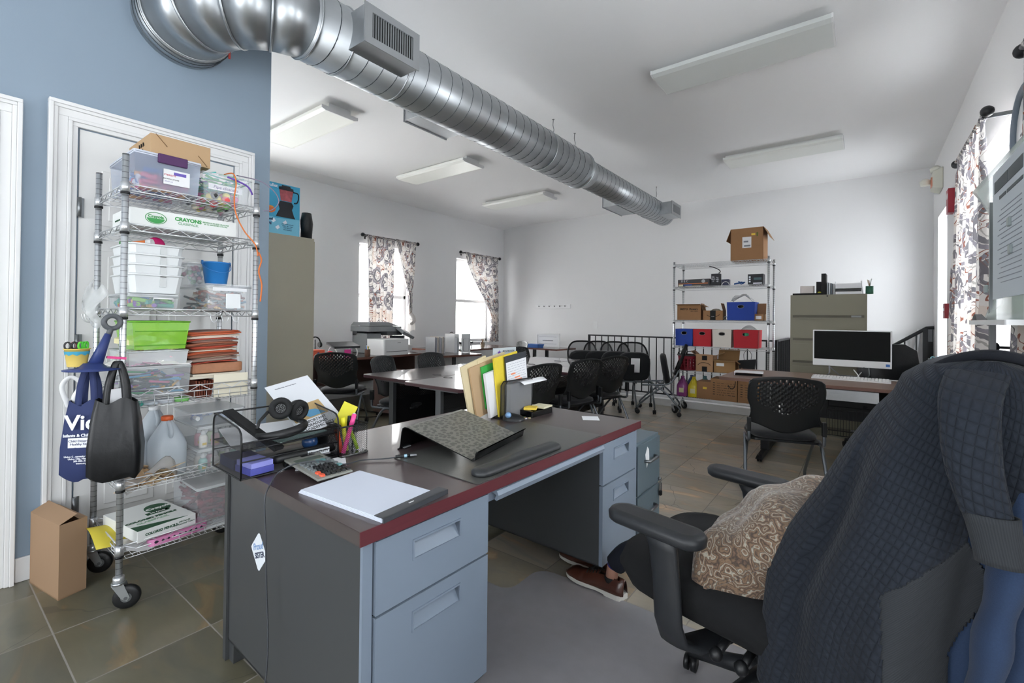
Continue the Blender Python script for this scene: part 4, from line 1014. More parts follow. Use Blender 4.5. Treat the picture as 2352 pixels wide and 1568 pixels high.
# plastic bag hanging at the left of the third shelf
b = MB(clear('bag_film', 'd4d6d6', .45)); random.seed(5)
b.grid(lambda u, v: (-2.66 - .12*u + .015*sin(9*u + 5*v), .52 - .035*sin(pi*u) + .02*sin(7*v + 3*u) , 1.42 - .17*v - .03*sin(5*u)), 10, 10)
obj(b, 'plastic_bag', 'crumpled clear plastic bag hooked on the left side of the third shelf', 'bag', solid=.001)
# hooks
def hook(y, x, z, label):
    b = MB(CHROME); b.tube(smooth([(x, y + .055, z + .02), (x + .01, y + .03, z - .012), (x + .012, y + .006, z - .015), (x + .012, y - .008, z + .0), (x + .012, y - .012, z + .022)]), .0022, 6)
    obj(b, 'wire_hook', label, 'hook', group='s-hooks on the left of the third shelf')
for i in range(4): hook(.505, -2.88 + i*.055, 1.262, 'bent chrome wire hook left of the third shelf, %s counting from the wall' % ORD[i])
for i in range(3):
    b = MB(CHROME); y = .93 + i*.05; b.tube(smooth([(-2.575, y - .014, 1.285), (-2.57, y - .012, 1.262), (-2.568, y, 1.25), (-2.568, y + .012, 1.262), (-2.568, y + .014, 1.275)]), .0016, 6)
    obj(b, 'curtain_hook', 'small chrome hook under the right end of the third shelf, %s from the left' % ORD[i], 'hook', group='small hooks under the third shelf')
# fourth shelf
pb = bin_('pen_bin', 'clear lidded bin of coloured pens on the left of the fourth shelf', -2.95, -2.605, .60, .845, .905, 1.04, CLR, FROST, taper=.05)
jumble('gel_pens', 'dark gel pens with bright caps inside the clear bin of the fourth shelf', -2.92, -2.63, .62, .825, .915, 1.0, 70, ['23252b','2c3038','1c1e24','2c3038','e8b03c','4aa0d0','d85890','38a868','8858b0'], 'rod', 14, .13, .005, 'pens')
for i, (y, c, nm) in enumerate(((.62, '4ab0a0', 'teal'), (.68, 'b8c0c8', 'grey'), (.74, 'c0c4cc', 'silver'), (.80, '7ac06a', 'green'))):
    b = MB(mat('lid_' + c, c, .4), CLR); b.lathe([(.03, 0), (.032, .004), (.032, .014), (.028, .018)], seg=20); b.use(CLR); b.lathe([(.026, -.0), (.027, .004)], seg=20)
    obj(b, 'round_tub', 'small round tub with a %s lid in the basket of the fourth shelf' % nm, 'tub', (-2.62, y + .012, Z4 + .003), group='round tubs in the fourth basket')
ppb = bin_('paper_bin', 'frosted shallow bin of cut paper between the pen bin and the green bin', -2.93, -2.61, .605, .835, 1.05, 1.118, FROST, FROST, taper=.05, lid=False)
jumble('cut_paper', 'white and pink cut paper inside the frosted bin', -2.9, -2.63, .62, .82, 1.053, 1.10, 30, ['eceae8','e8c8d0','f4f2ee','d8b8c8'], 'card', 15, .12, .002, 'cut paper')
gb = bin_('green_bin', 'translucent lime green bin on the fourth shelf stack', -2.90, -2.615, .618, .842, 1.122, 1.255, GCLR, mat('lime_rim', '7cc83a', .4, alpha=.8), taper=.12, lid=False)
b = MB(mat('lime_rib', '6ab82e', .4, alpha=.75)); 
for z in (.02, .085): b.tube([(.139, -.10, z), (.139, .10, z)], .0025, 5)
b.build('rib', None, gb)
jumble('green_contents', 'pale crafts showing through the lime green bin', -2.87, -2.66, .64, .81, 1.128, 1.22, 16, ['f0e8b8','dfe8d8','cfe0a0'], 'card', 16, .10, .012)
# construction paper pile
random.seed(21); cols = ['8a5a48','a0806a','b85838','d89038','c8a088','8c6a60','b04a38','e8ded0','a06048','704438','c86848','d8c8b0','9a8478']
z = Z4 + .18; k = 0
while z < 1.205:
    t = random.choice((.003, .005, .008, .011)); c = cols[random.randrange(len(cols))]; m = mat('cp_' + c, c, .85)
    b = MB(m); dx, dy = random.uniform(-.012, .012), random.uniform(-.012, .012); wy = random.uniform(.10, .118)
    n = 4; b.grid(lambda u, v: (-.12 + .24*u, -wy + 2*wy*v, .006*abs(2*v - 1)**2*(1 if k % 3 else -.4) - .012*(1-v)**3), 3, 6)
    obj(b, 'construction_paper', '%s construction paper, %s sheaf from the bottom of the tall brown pile' % ({'8a5a48':'reddish brown','a0806a':'tan','b85838':'rust orange','d89038':'amber','c8a088':'sand','8c6a60':'mauve brown','b04a38':'brick red','e8ded0':'cream','a06048':'chestnut','704438':'dark brown','c86848':'coral','d8c8b0':'beige','9a8478':'grey brown'}[c], ORD[k]), 'paper', (-2.78 + dx, .965 + dy, z + t), random.uniform(-.04, .04), 'construction paper pile', solid=t*.92)
    z += t + .0006; k += 1
b = MB(mat('paper_brown_pack', 'b07a5a', .5, noise=.2, nscale=30)); b.box(-.12, .12, -.11, .125, 0, .05); obj(b, 'paper_pack', 'shrink-wrapped brown paper pack in the middle of the paper pile', 'paper pack', (-2.79, .98, 1.045 - .056), .02, bevel=.006)
b = MB(mat('paper_cream', 'ddd6c4', .8)); b.box(-.12, .13, -.115, .12, 0, .012); b.box(-.115, .12, -.10, .12, .0125, .022); obj(b, 'paper_pack', 'cream paper sheets just under the shrink-wrapped pack', 'paper pack', (-2.79, .975, .963), .0)
b = MB(mat('accordion_rust', '7a3e2c', .8)); 
for i in range(7): b.box(-.12, .11, -.10 + i*.011, -.094 + i*.011, 0, .085 - .004*(i % 3), Euler((-.12*i/3 + .1, 0, 0)).to_matrix())
obj(b, 'accordion_folder', 'rust brown accordion folder standing in the fourth basket', 'folder', (-2.76, .985, Z4 + .004))
b = MB(mat('envelope_cream', 'e2dcc8', .8)); b.box(-.006, .0, -.08, .08, 0, .115); b.box(-.02, -.012, -.07, .085, 0, .10); obj(b, 'envelope_stack', 'cream envelopes standing at the right front of the fourth basket', 'envelopes', (-2.60, 1.025, Z4 + .004))
# scissor cup on its blue stand, grey ring handle
sc = thing('hanging_holder', 'blue plastic plunger-shaped holder with a grey ring handle hanging on the rack post', 'holder', (-2.56, .475, 1.05))
BLU = mat('navy_plastic', '2b3a70', .4)
b = MB(BLU); b.lathe([(.001, -.004), (.092, .0), (.094, .004), (.05, .010), (.03, .03)], (0,0,0), 32); b.T = Matrix.Identity(4); dsh = b.build('dish', None, sc); 
b = MB(BLU); b.cyl((.0, .005, .01), (.01, .048, .15), .026, 16, .012); b.build('stem', None, sc)
b = MB(mat('grey_plastic', '55585c', .4)); b.tube([(.01 + .0*i, .06 + .027*cos(2*pi*i/20), .20 + .027*sin(2*pi*i/20)) for i in range(20)], .0105, 10, closed=True); b.cyl((.01, .048, .14), (.01, .057, .18), .011, 10); b.build('ring_handle', None, sc)
b = MB(mat('pink_strap', 'e0488a', .5)); b.box(-.005, .012, .045, .11, .042, .052, Euler((radians(-8), 0, 0)).to_matrix()); b.build('pink_strap', None, sc)
cu = thing('scissor_cup', 'yellow paper cup with a blue wavy band full of scissors', 'cup', (-2.585, .432, 1.066))
b = MB(mat('cup_yellow', 'dfc468', .6)); b.lathe([(.030, 0), (.031, .003), (.040, .075), (.043, .075), (.043, .072)], seg=28); b.build('cup_wall', None, cu)
b = MB(mat('cup_band', '3f9ab8', .6)); rr_ = []
b.loft([[((.0372 + .0005)*cos(2*pi*i/48), .0377*sin(2*pi*i/48), .050 + .003*sin(9*2*pi*i/48)) for i in range(48)], [(.0402*cos(2*pi*i/48), .0402*sin(2*pi*i/48), .064) for i in range(48)]], cap=False, smooth=True); b.build('wavy_band', None, cu)
for i, (c, dy, dx, lab) in enumerate((('2a2a2e', -.02, .01, 'black'), ('8a3a3a', .0, .0, 'dark red'), ('5ac83a', .015, .02, 'lime green'), ('48b838', .022, .012, 'green'))):
    s_ = thing('scissors', 'pair of %s handled scissors in the yellow cup' % lab, 'scissors', (-2.585 + dx, .432 + dy, 1.11), .3*i, 'scissors in the yellow cup')
    b = MB(mat('grip_' + c, c, .4))
    for sgn in (-1, 1): b.tube([(0, sgn*.011 + .0095*cos(2*pi*j/12), .043 + .0145*sin(2*pi*j/12)) for j in range(12)], .0036, 6, closed=True)
    b.build('handles', None, s_)
    b = MB(SILV); b.box(-.001, .001, -.005, .005, -.04, .03); b.build('blades', None, s_)
# tote bags
def bag(label, loc, rz, w, d, h, m, side, name='tote_bag', lean=0):
    o = thing(name, label, 'bag', loc, rz)
    b = MB(m, side)
    def ring(z, k, dd, n=9):
        P = []
        for i in range(n): t = i/(n-1)*2 - 1; P.append((dd*(1 + .12*sin(5*t + z*20)), t*w*k, z + .012*sin(4*t)))
        for i in range(n): t = 1 - i/(n-1)*2; P.append((-dd*(1 + .10*sin(6*t + z*13)), t*w*k, z + .012*sin(4*t)))
        return P
    rings = [ring(0, .86, d*.75), ring(.02, 1, d), ring(h*.4, 1.03, d*1.05), ring(h*.75, .92, d*.8), ring(h, .8, d*.45)]
    b.loft(rings, cap=False, smooth=True); b.f([b.v(p) for p in reversed(rings[0])]); b.build('body', None, o)
    for sx_ in (-1, 1):
        b = MB(side); P = smooth([(sx_*d*.4, -w*.4, h - .02), (sx_*d*.3, -w*.3, h + .08), (0, 0, h + .165), (sx_*d*.3, w*.3, h + .08), (sx_*d*.4, w*.4, h - .02)])
        vs = [(b.v((p.x, p.y - .012, p.z)), b.v((p.x, p.y + .012, p.z))) for p in P]
        for q, r in zip(vs, vs[1:]): b.f([q[0], r[0], r[1], q[1]], True)
        b.build('strap', None, o, solid=.002)
    return o
NAVY = mat('bag_navy', '2a3560', .75, bump=.1, bscale=400); BAGK = mat('bag_black', '1a1b1e', .38, bump=.15, bscale=60)
bg = bag('navy blue shopping bag with white printed lettering hooked on the rack', (-2.60, .475, .60), radians(-38), .070, .05, .315, NAVY, NAVY)
WPR = mat('print_white', 'e6e8f0', .7)
gx = .0555
text('Vic', .085, WPR, bg, (gx, .0, .235), RX, bold=.002); text('Infants & Children', .016, WPR, bg, (gx, .0, .185), RX, bold=.0006)
b = MB(WPR); b.box(gx - .003, gx - .0008, -.042, .042, .135, .175); pn = b.build('print_panel', None, bg); text('Child Deserves\nHealthy Start', .013, NAVY, pn, (gx - .0004, 0, .156), RX)
text('Union Community Partnership\nUnion City, New Jersey\n201-555-4700\nwww.org', .0095, WPR, bg, (gx, .005, .085), RX, bold=.0003)
bg2 = bag('glossy black shopping bag hooked on the rack in front of the blue one', (-2.53, .552, .595), radians(-24), .082, .06, .325, BAGK, BAGK)
b = MB(PAPER); b.box(-.012, .012, -.03, .03, .0, .08); o = b.build('white_paper', None, None, loc=(-2.55, .555, .885), rot=(radians(8), 0, radians(-30))); tag(o, 'white paper box end sticking out of the black bag', 'paper')
b = MB(WPL); vs = []
P = smooth([(-2.64, .42, .89), (-2.63, .395, .98), (-2.62, .42, 1.02), (-2.61, .45, .99), (-2.62, .43, .93), (-2.63, .46, .89)])
b.tube(P, .010, 6, squash=.25); obj(b, 'ribbon_strap', 'white fabric strap looping above the navy bag', 'strap')
# fifth shelf
def jug(label, x, y, z, cap, s=1., m=None, rz=0, name='plastic_jug', lbl=None, group=None, lid=True):
    o = thing(name, label, 'jug', (x, y, z), rz, group)
    m = m or mat('jug_milky', 'cdd6de', .3, alpha=.72)
    b = MB(m); R = .074*s
    def sq(r, zz, e=4):
        P = []
        for i in range(24):
            a = 2*pi*i/24; c, sn = cos(a), sin(a); k = (abs(c)**e + abs(sn)**e)**(-1/e); P.append((r*k*c, r*k*sn, zz))
        return P
    b.loft([sq(R*.92, 0), sq(R, .01*s), sq(R, .145*s), sq(R*.9, .175*s, 3), sq(R*.55, .225*s, 2.5), sq(.024*s, .258*s, 2), sq(.022*s, .27*s, 2)], smooth=True); b.build('body', None, o)
    b = MB(m); b.tube(smooth([(R*.72, .0, .185*s), (R*.80, 0, .215*s), (R*.5, 0, .245*s), (.02*s, 0, .255*s)]), .010*s, 8); b.build('handle', None, o)
    if lid:
        b = MB(mat('cap_' + cap, cap, .4)); b.lathe([(.024*s, .262*s), (.025*s, .266*s), (.025*s, .280*s), (.022*s, .284*s)], seg=20); b.build('cap', None, o)
    if lbl:
        b = MB(mat('jug_label', 'd8d2a8', .6)); b.box(R - .001, R + .001, -.03*s, .035*s, .055*s, .12*s); b.build('label', None, o)
    return o
jug('milky plastic gallon jug with an orange cap on the fifth shelf', -2.735, .79, Z5, 'd8602e')
jug('milky plastic jug with a white cap left of the orange-capped one', -2.82, .655, Z5, 'e6e8ea')
jug('pale plastic jug at the back between the other two jugs', -2.965, .80, Z5 + .02, 'e6e8ea')
for k_, (z0, z1, n_) in enumerate(((Z5, .612, 'lower'), (.620, .725, 'upper'))):
    bb = bin_('bottle_box', '%s clear box of small paint bottles at the right of the fifth shelf' % n_, -2.95, -2.60, .885, 1.115, z0, z1, CLR, FROST, taper=.03)
    for i in range(4):
        for j in range(2):
            c = ['9ac8c0', 'e8e4dc', 'd8a8b0', 'c8d8a8'][(i + j + k_) % 4]; x, y = -2.64 - .06*j, .915 + i*.055
            b = MB(mat('paint_' + c, c, .4), WPL); b.lathe([(.018, 0), (.019, .003), (.019, .05), (.012, .062)], seg=14); b.use(WPL); b.lathe([(.011, .062), (.011, .072), (.006, .085)], seg=12)
            b.use(mat('lab_yellow', 'd8b840', .5)); b.box(.012, .0196, -.009, .009, .012, .024)
            obj(b, 'paint_bottle', 'squeeze paint bottle, %s from left in the %s row of the %s clear box' % (ORD[i], ('front', 'rear')[j], n_), 'bottle', (x, y, z0 + .003), group='paint bottles in the %s clear box' % n_)
b = MB(CLR, FROST); b.rbox(-.14, .14, -.13, .11, 0, .055, .03, 4); b.use(FROST); b.rbox(-.145, .145, -.135, .115, .055, .062, .03, 4); obj(b, 'clear_case', 'clear rounded case with a frosted lid on top of the bottle boxes', 'case', (-2.76, .995, .738))
jumble('small_bottles', 'little blue and white bottles inside the rounded clear case', -2.86, -2.66, .90, 1.07, .742, .785, 16, ['4a6ab8','e8e8e8','9aa8c8'], 'rod', 33, .05, .01, 'bottles')
b = MB(clear('sack_film', 'd8d4d0', .5)); b.grid(lambda u, v: (-.09 + .20*u, -.10 + .20*v, .05 + .035*sin(4*u + 6*v) + .02*sin(13*u) - .06*((2*u-1)**4 + (2*v-1)**4)*.5), 12, 12); obj(b, 'plastic_sack', 'crumpled clear bag of craft sticks at the front of the fifth basket', 'bag', (-2.69, .70, Z5 + .012), solid=.001)
jumble('craft_sticks', 'wooden craft sticks in the bag at the front of the fifth basket', -2.77, -2.62, .62, .80, Z5 + .004, Z5 + .055, 60, ['d8bc96','e4cca8','c8a47c'], 'card', 35, .10, .0015, 'craft sticks')
# bottom shelf
cp = thing('pencil_carton', 'large flat white and green coloured-pencil carton on the bottom shelf', 'box', (-2.72, .745, .262), radians(8))
CW = mat('carton_white'); b = MB(CW); b.box(-.22, .13, -.125, .115, 0, .052); b.build('carton', None, cp, bevel=.002)
b = MB(GRD); b.prism([(.06, -.124), (.129, -.124), (.129, .08)], .0008, Matrix.Translation((0, 0, .052))); b.build('green_corner', None, cp)
b = MB(GRD); b.prism([(.065*cos(2*pi*i/32) - .10, .052*sin(2*pi*i/32) + .05) for i in range(32)], .0008, Matrix.Translation((0, 0, .052))); ov = b.build('oval_logo', None, cp)
text('Crayola', .034, CW, ov, (-.10, .055, .0532), (0, 0, radians(90)), bold=.0012)
text('COLORED PENCILS', .024, GRD, cp, (.01, -.02, .0532), (0, 0, radians(90)), bold=.001); text('CLASSPACK', .024, mat('print_pale'), cp, (.045, -.03, .0532), (0, 0, radians(90)), bold=.0008)
b = MB(GRD); b.box(-.06, -.03, -.02, .075, .052, .0528); bn = b.build('ribbon_banner', None, cp); text('240 Pencils', .014, CW, bn, (-.045, .028, .0532), (0, 0, radians(90)))
text('240 Pencils\n12 Assorted Colors', .011, GRD, cp, (.1306, .065, .028), RX); text('COLORED PENCILS', .015, GRD, cp, (.1306, -.03, .027), RX, bold=.0006)
b = MB(mat('pink_pack', 'd88ab8', .4), mat('flower_dark', '33283c', .5)); b.rbox(-.11, .12, -.12, .13, 0, .03, .03, 4); b.use(b.mats[1])
random.seed(2)
for i in range(9): b.ball((.118, -.09 + .023*i, .017), .011, 8, (.25, 1, .8))
obj(b, 'pink_packet', 'pink plastic packet with dark flowers under the pencil carton', 'packet', (-2.70, .79, .2275), .1, bevel=.005)
pbx = bin_('red_box', 'clear box of dark red rods at the right of the bottom shelf', -2.95, -2.61, .885, 1.11, .240, .42, CLR, FROST, taper=.02)
jumble('red_rods', 'neatly packed dark red rods inside the clear box of the bottom shelf', -2.93, -2.63, .90, 1.095, .243, .41, 160, ['7a3038','6a2830','8a3a44'], 'rod', 41, .09, .008, 'rods')
b = MB(PAPER); 
for k in range(4): b.box(-.12 + .004*k, .13 - .006*k, -.10, .12 - .004*k, .003*k, .003*k + .0026)
obj(b, 'paper_sheets', 'white paper sheets under the clear box of red rods', 'papers', (-2.72, .985, .2195))
b = MB(mat('yellow_card', 'c8b83c', .6)); b.grid(lambda u, v: (-.24 + .20*u, -.10 + .17*v, .03 + .03*sin(2.6*u + 1) - .02*v), 8, 4); obj(b, 'yellow_sheet', 'curled yellow card sticking out of the left of the bottom shelf', 'card', (-2.66, .625, .225), solid=.0015)
b = MB(clear('film_wrap', 'e0e0e0', .5)); b.grid(lambda u, v: (-.05 + .12*u, -.06 + .15*v, .02 + .02*sin(9*u + 4*v)), 8, 8); obj(b, 'plastic_wrap', 'crinkled plastic wrap at the front left of the bottom shelf', 'wrap', (-2.64, .66, .222), solid=.001)
b = MB(mat('tan_case', 'c8bc94', .7)); b.box(-.05, .06, -.06, .06, 0, .035); obj(b, 'tan_pack', 'small tan pack in the middle of the bottom basket', 'pack', (-2.66, .93, .2145) if 0 else (-2.90, .70, .2145))
# tall carton on the floor
fb = thing('cardboard_carton', 'tall plain cardboard carton standing on the floor against the white casing', 'box', (-2.862, .43, 0), 0)
b = MB(mat('cardboard_plain', 'a28468', .85, noise=.04, nscale=6))
A, B_, C_ = (0, 0), (-.30, -.055), (-.035, .10); D_ = (-.335, .045)
zt_ = .335
b.loft([[(p[0], p[1], 0) for p in (A, C_, D_, B_)], [(p[0], p[1], zt_) for p in (A, C_, D_, B_)]], cap=False)
b.f([b.v((p[0], p[1], .002)) for p in (A, B_, D_, C_)]); b.build('carton', None, fb, solid=.003)
b = MB(mat('cardboard_plain')); b.quad((0, 0, zt_), (-.30, -.055, zt_), (-.325, .01, zt_ + .03), (-.022, .062, zt_ + .028)); b.build('flap', None, fb, solid=.002)
b = MB(mat('cardboard_plain')); b.quad((-.035, .10, zt_), (-.335, .045, zt_), (-.325, .015, zt_ + .005), (-.022, .068, zt_ + .005)); b.build('flap', None, fb, solid=.002)
# ================================================================ nesting chairs with perforated backs
CHB = mat('chair_shell', '1b1d1f', .38, noise=.08, nscale=10)
TUBE = mat('chair_tube', '6f747a', .35, .85)
def caster(parent, x, y, r=.028, m=BLK):
    b = MB(m)
    for s in (-1, 1): b.lathe([(.004, s*.004), (r, s*.004), (r, s*.018), (r*.6, s*.021)], (x, y, r), 14, axis='x')
    b.box(x - .006, x + .006, y - .008, y + .012, r*.6, r*1.9); b.cyl((x, y, r*1.5), (x, y, r*2.6), .007, 8)
    return b.build('caster', None, parent)
def seatpad(w, d, z, t=.055, x0=0, y0=0):
    b = MB(BLKF)
    def ring(k, zz, n=28):
        P = []
        for i in range(n):
            a = 2*pi*i/n; c, s = cos(a), sin(a); e = 4.5; q = (abs(c)**e + abs(s)**e)**(-1/e); P.append((x0 + w/2*k*q*c, y0 + d/2*k*q*s, zz - .012*(s*.5)*(1 if s > 0 else 0)*2))
        return P
    b.loft([ring(.90, z - t*.9), ring(.99, z - t*.7), ring(1, z - t*.4), ring(.96, z - .012), ring(.82, z), ring(.4, z + .004), ring(.02, z + .004)], smooth=True)
    return b
def perforated_chair(name, label, loc, rz, group, detail=True):
    # faces +y
    o = thing(name, label, 'chair', loc, rz, group)
    Wb, zb0, zb1 = .49, .435, .885
    def surf(u, v):
        x = (u - .5); top = zb1 - .030*(2*x)**2 - (.012 if abs(2*x) > .93 else 0)
        bot = .50 - .0*x + (.035 - .05*cos(2*pi*x))*.6 - .02
        z = bot + (top - bot)*v
        wid = Wb*(1 - .10*sin(pi*min(1, max(0, (.55 - v)/.55)))*1. - .02*(1 - v)) * (1 - .04*max(0, v - .8)/.2)
        y = -.235 - .06*(v**1.2) + .035*(2*x)**2*-1*-1 - .0 + .03*(1 - v)**2
        return (x*wid, y, z)
    nu, nv = 50, 44
    def skip(i, j):
        v = (j + .5)/nv; u = (i + .5)/nu; x = 2*u - 1
        if abs(x) > .80: return False
        lo = .40 + .12*(x*x) - (.05 if abs(x) < .4 else .0) ; hi = .95 - .06*x*x
        if v < lo or v > hi: return False
        if i % 2: return False
        return (j + (2 if (i//2) % 2 else 0)) % 4 < 2
    b = MB(CHB); b.grid(surf, nu, nv, True, skip); b.build('backrest', None, o, solid=.007, solid_off=0)
    b = MB(CHB); b.tube([Vector(surf(i/20, 1.)) for i in range(21)], .006, 6); b.tube([Vector(surf(0, i/12)) for i in range(13)], .006, 6); b.tube([Vector(surf(1, i/12)) for i in range(13)], .006, 6)
    b.build('backrest_rim', None, o)
    seatpad(.45, .44, .475, .06).build('seat', None, o)
    b = MB(CHB); b.rbox(-.225, .225, -.215, .20, .405, .42, .05, 4); b.build('seat_pan', None, o)
    for s in (-1, 1):
        b = MB(BLK); b.box(s*.238 - .013, s*.238 + .013, -.262, -.222, .475, .575); b.build('back_bracket', None, o, bevel=.004)
        b = MB(TUBE); b.tube(smooth([(s*.238, -.24, .50), (s*.238, -.245, .44), (s*.238, -.225, .405), (s*.238, -.10, .40), (s*.238, .02, .40)]), .011, 8); b.build('seat_rail', None, o)
        b = MB(TUBE); b.tube(smooth([(s*.243, -.05, .40), (s*.25, -.13, .37), (s*.262, -.27, .10), (s*.265, -.30, .004)]), .0125, 8); b.build('leg', None, o)
        b = MB(TUBE); b.tube(smooth([(s*.225, -.16, .40), (s*.222, -.03, .37), (s*.215, .17, .14), (s*.215, .205, .07)]), .0115, 8); b.build('leg', None, o)
        caster(o, s*.215, .21)
    b = MB(TUBE); b.cyl((-.24, -.10, .395), (.24, -.10, .395), .010, 8); b.build('cross_bar', None, o)
    return o
G1 = 'perforated-back chairs around the tables'
c0 = perforated_chair('nesting_chair', 'nearest perforated-back chair, in front of the desk with the white monitor', (-.52, 4.10, 0), radians(17), G1)
for (x, y, rz, lab) in (
    (-4.91, 3.16, 37, 'perforated-back chair on the left beside the beige cabinet, by the wall desk'),
    (-3.73, 3.11, -65, 'perforated-back chair pushed to the near left corner of the meeting tables'),
    (-3.72, 3.72, -80, 'perforated-back chair showing only its top behind the left meeting table'),
    (-3.69, 5.40, -85, 'perforated-back chair far behind the tables, half hidden by the folders'),
    (-2.55, 3.55, 80, 'perforated-back chair right behind the file sorter at the table'),
    (-2.50, 4.28, 76, 'perforated-back chair in the middle of the right side of the tables'),
    (-2.45, 4.84, 74, 'perforated-back chair farthest right along the tables'),
    (-5.10, 6.62, 150, 'perforated-back chair near the second window by the wall desks')):
    dup(c0, (x, y, 0), radians(rz), lab)
# ================================================================ mesh chairs with flipped up seats
MESHG = mat('mesh_screen', '3a3c3f', .7, alpha=.55)
def arch_chair(name, label, loc, rz, group, sticker=False):
    o = thing(name, label, 'chair', loc, rz, group)
    def bp(t, off=0):   # arch outline
        a = pi*t
        c_ = cos(a); x = .235*abs(c_)**.55*(1 if c_ > 0 else -1); z = .55 + .40*(sin(a)**.6 if 0 < t < 1 else 0); x *= .84 + .16*min(1, (z - .55)/.25); return (x, -.20 - .34*(z - .5), z)
    P = [bp(i/24) for i in range(25)]
    b = MB(BLKM); b.tube(P, .021, 8, squash=.6); b.build('back_frame', None, o)
    b = MB(MESHG); b.f([b.v(p) for p in P]); b.build('back_mesh', None, o)
    b = MB(BLKM); b.box(-.18, .18, -.255, -.215, .52, .60); b.build('lumbar_bar', None, o, bevel=.01)
    T = Matrix.Translation((0, -.12, .42)) @ Matrix.Rotation(radians(80), 4, 'X')
    s = MB(BLKF)
    def ring(k, zz, n=24):
        Q = []
        for i in range(n):
            a = 2*pi*i/n; c, sn = cos(a), sin(a); q = (abs(c)**4 + abs(sn)**4)**(-.25); Q.append((.225*k*q*c, .20 + .21*k*q*sn, zz))
        return Q
    s.T = T; s.loft([ring(.9, -.045), ring(1, -.03), ring(1, .01), ring(.88, .03), ring(.02, .034)], smooth=True); st_ = s.build('seat', None, o)
    if sticker:
        q = MB(PAPER); q.T = T; q.box(-.075, -.0, .12, .33, -.0475, -.046); q.box(-.0, .05, .24, .33, -.0475, -.046); q.build('paper_label', None, st_)
    for sd in (-1, 1):
        x = sd*.235
        b = MB(TUBE); b.tube(smooth([(x*.9, -.26, .62), (x, -.20, .50), (x, -.10, .42), (x, .22, .40)]), .012, 8); b.build('arm_tube', None, o)
        b = MB(TUBE); b.tube(smooth([(x, .05, .40), (x*1.04, -.10, .30), (x*1.15, -.26, .12), (x*1.15, -.27, .07)]), .012, 8); b.build('leg', None, o)
        b = MB(TUBE); b.tube(smooth([(x, -.08, .40), (x, .06, .30), (x*.98, .26, .12), (x*.98, .27, .07)]), .012, 8); b.build('leg', None, o)
        caster(o, x*1.15, -.265, .03); caster(o, x*.98, .275, .03)
    b = MB(TUBE); b.cyl((-.235, -.02, .40), (.235, -.02, .40), .011, 8); b.build('cross_bar', None, o)
    return o
G2 = 'folded mesh-back chairs before the railing'
a0 = arch_chair('mesh_chair', 'mesh-back chair with a white label under its flipped-up seat, frontmost of the row', (-2.62, 6.36, 0), radians(-150), G2, True)
a1 = arch_chair('mesh_chair', 'leftmost mesh-back chair of the nested row before the railing', (-3.34, 6.17, 0), radians(-146), G2)
dup(a1, (-3.12, 6.28, 0), radians(-146), 'second mesh-back chair from the left in the nested row')
dup(a1, (-2.88, 6.34, 0), radians(-148), 'third mesh-back chair from the left, nested behind the labelled one')
dup(a1, (-2.30, 6.46, 0), radians(108), 'folded chair seen from the side, beside the left end of the back rack')

# ================================================================ meeting tables
TTOP = mat('table_top', '746b6b', .30, noise=.06, nscale=6, coat=1., spec=.9)
TEDGE = mat('table_edge', '3f2228', .35)
TLEG = mat('table_leg', '5a5d60', .4, .6)
PERF = mesh_mat('perforated_black', '0c0d0f', .022, .28)
def table(name, label, x0, x1, y0, y1, z=.74, modx=.33, side=1, grommet=True):
    o = thing(name, label, 'table', ((x0+x1)/2, (y0+y1)/2, 0), 0, 'training tables'); w, d = (x1-x0)/2, (y1-y0)/2
    b = MB(TTOP, TEDGE); b.use(TTOP); b.rbox(-w, w, -d, d, z - .004, z, .04, 4); b.use(TEDGE); b.rbox(-w, w, -d, d, z - .028, z - .0042, .04, 4); b.build('tabletop', None, o)
    for s in (-1, 1):
        y = s*(d - .10)
        b = MB(TLEG); b.box(-.03, .03, y - .018, y + .018, .05, z - .03); b.box(-w + .12, w - .12, y - .02, y + .02, z - .055, z - .03); b.build('leg', None, o)
        b = MB(BLK); b.box(-w + .03, w - .03, y - .025, y + .025, .035, .06); ft = b.build('foot', None, o, bevel=.008)
        for q in (-1, 1): 
            c = MB(BLK); c.lathe([(.004, -.012), (.026, -.012), (.026, .012), (.004, .012)], (q*(w - .06), y, .026), 14, axis='x'); c.build('caster', None, ft)
    b = MB(mat('panel_black', '0b0c0e', .6), PERF); xm = side*(w - modx); b.box(xm - .004, xm + .004, -d + .12, d - .12, .17, .52); b.use(PERF); b.quad((xm, -d + .12, .52), (xm, d - .12, .52), (xm, d - .12, .64), (xm, -d + .12, .64)); b.build('modesty_panel', None, o)
    b = MB(BLKM)
    for s in (-1, 1): b.tube([(side*(-w + .10) + .05*sin(2*pi*i/16), s*.30 + .03*cos(2*pi*i/16), z + .0006) for i in range(16)], .0018, 4, closed=True)
    b.build('cable_port', None, o)
    return o
table('training_table', 'meeting table on the near right of the group, its dark top shining white', -3.13, -2.44, 2.58, 4.06)
table('training_table', 'meeting table on the near left of the group', -3.83, -3.15, 2.66, 4.12, side=-1)
table('training_table', 'meeting table on the far right of the group, beside three black chairs', -3.08, -2.38, 4.14, 5.62)
table('training_table', 'meeting table on the far left of the group', -3.80, -3.10, 4.16, 5.64, side=-1)
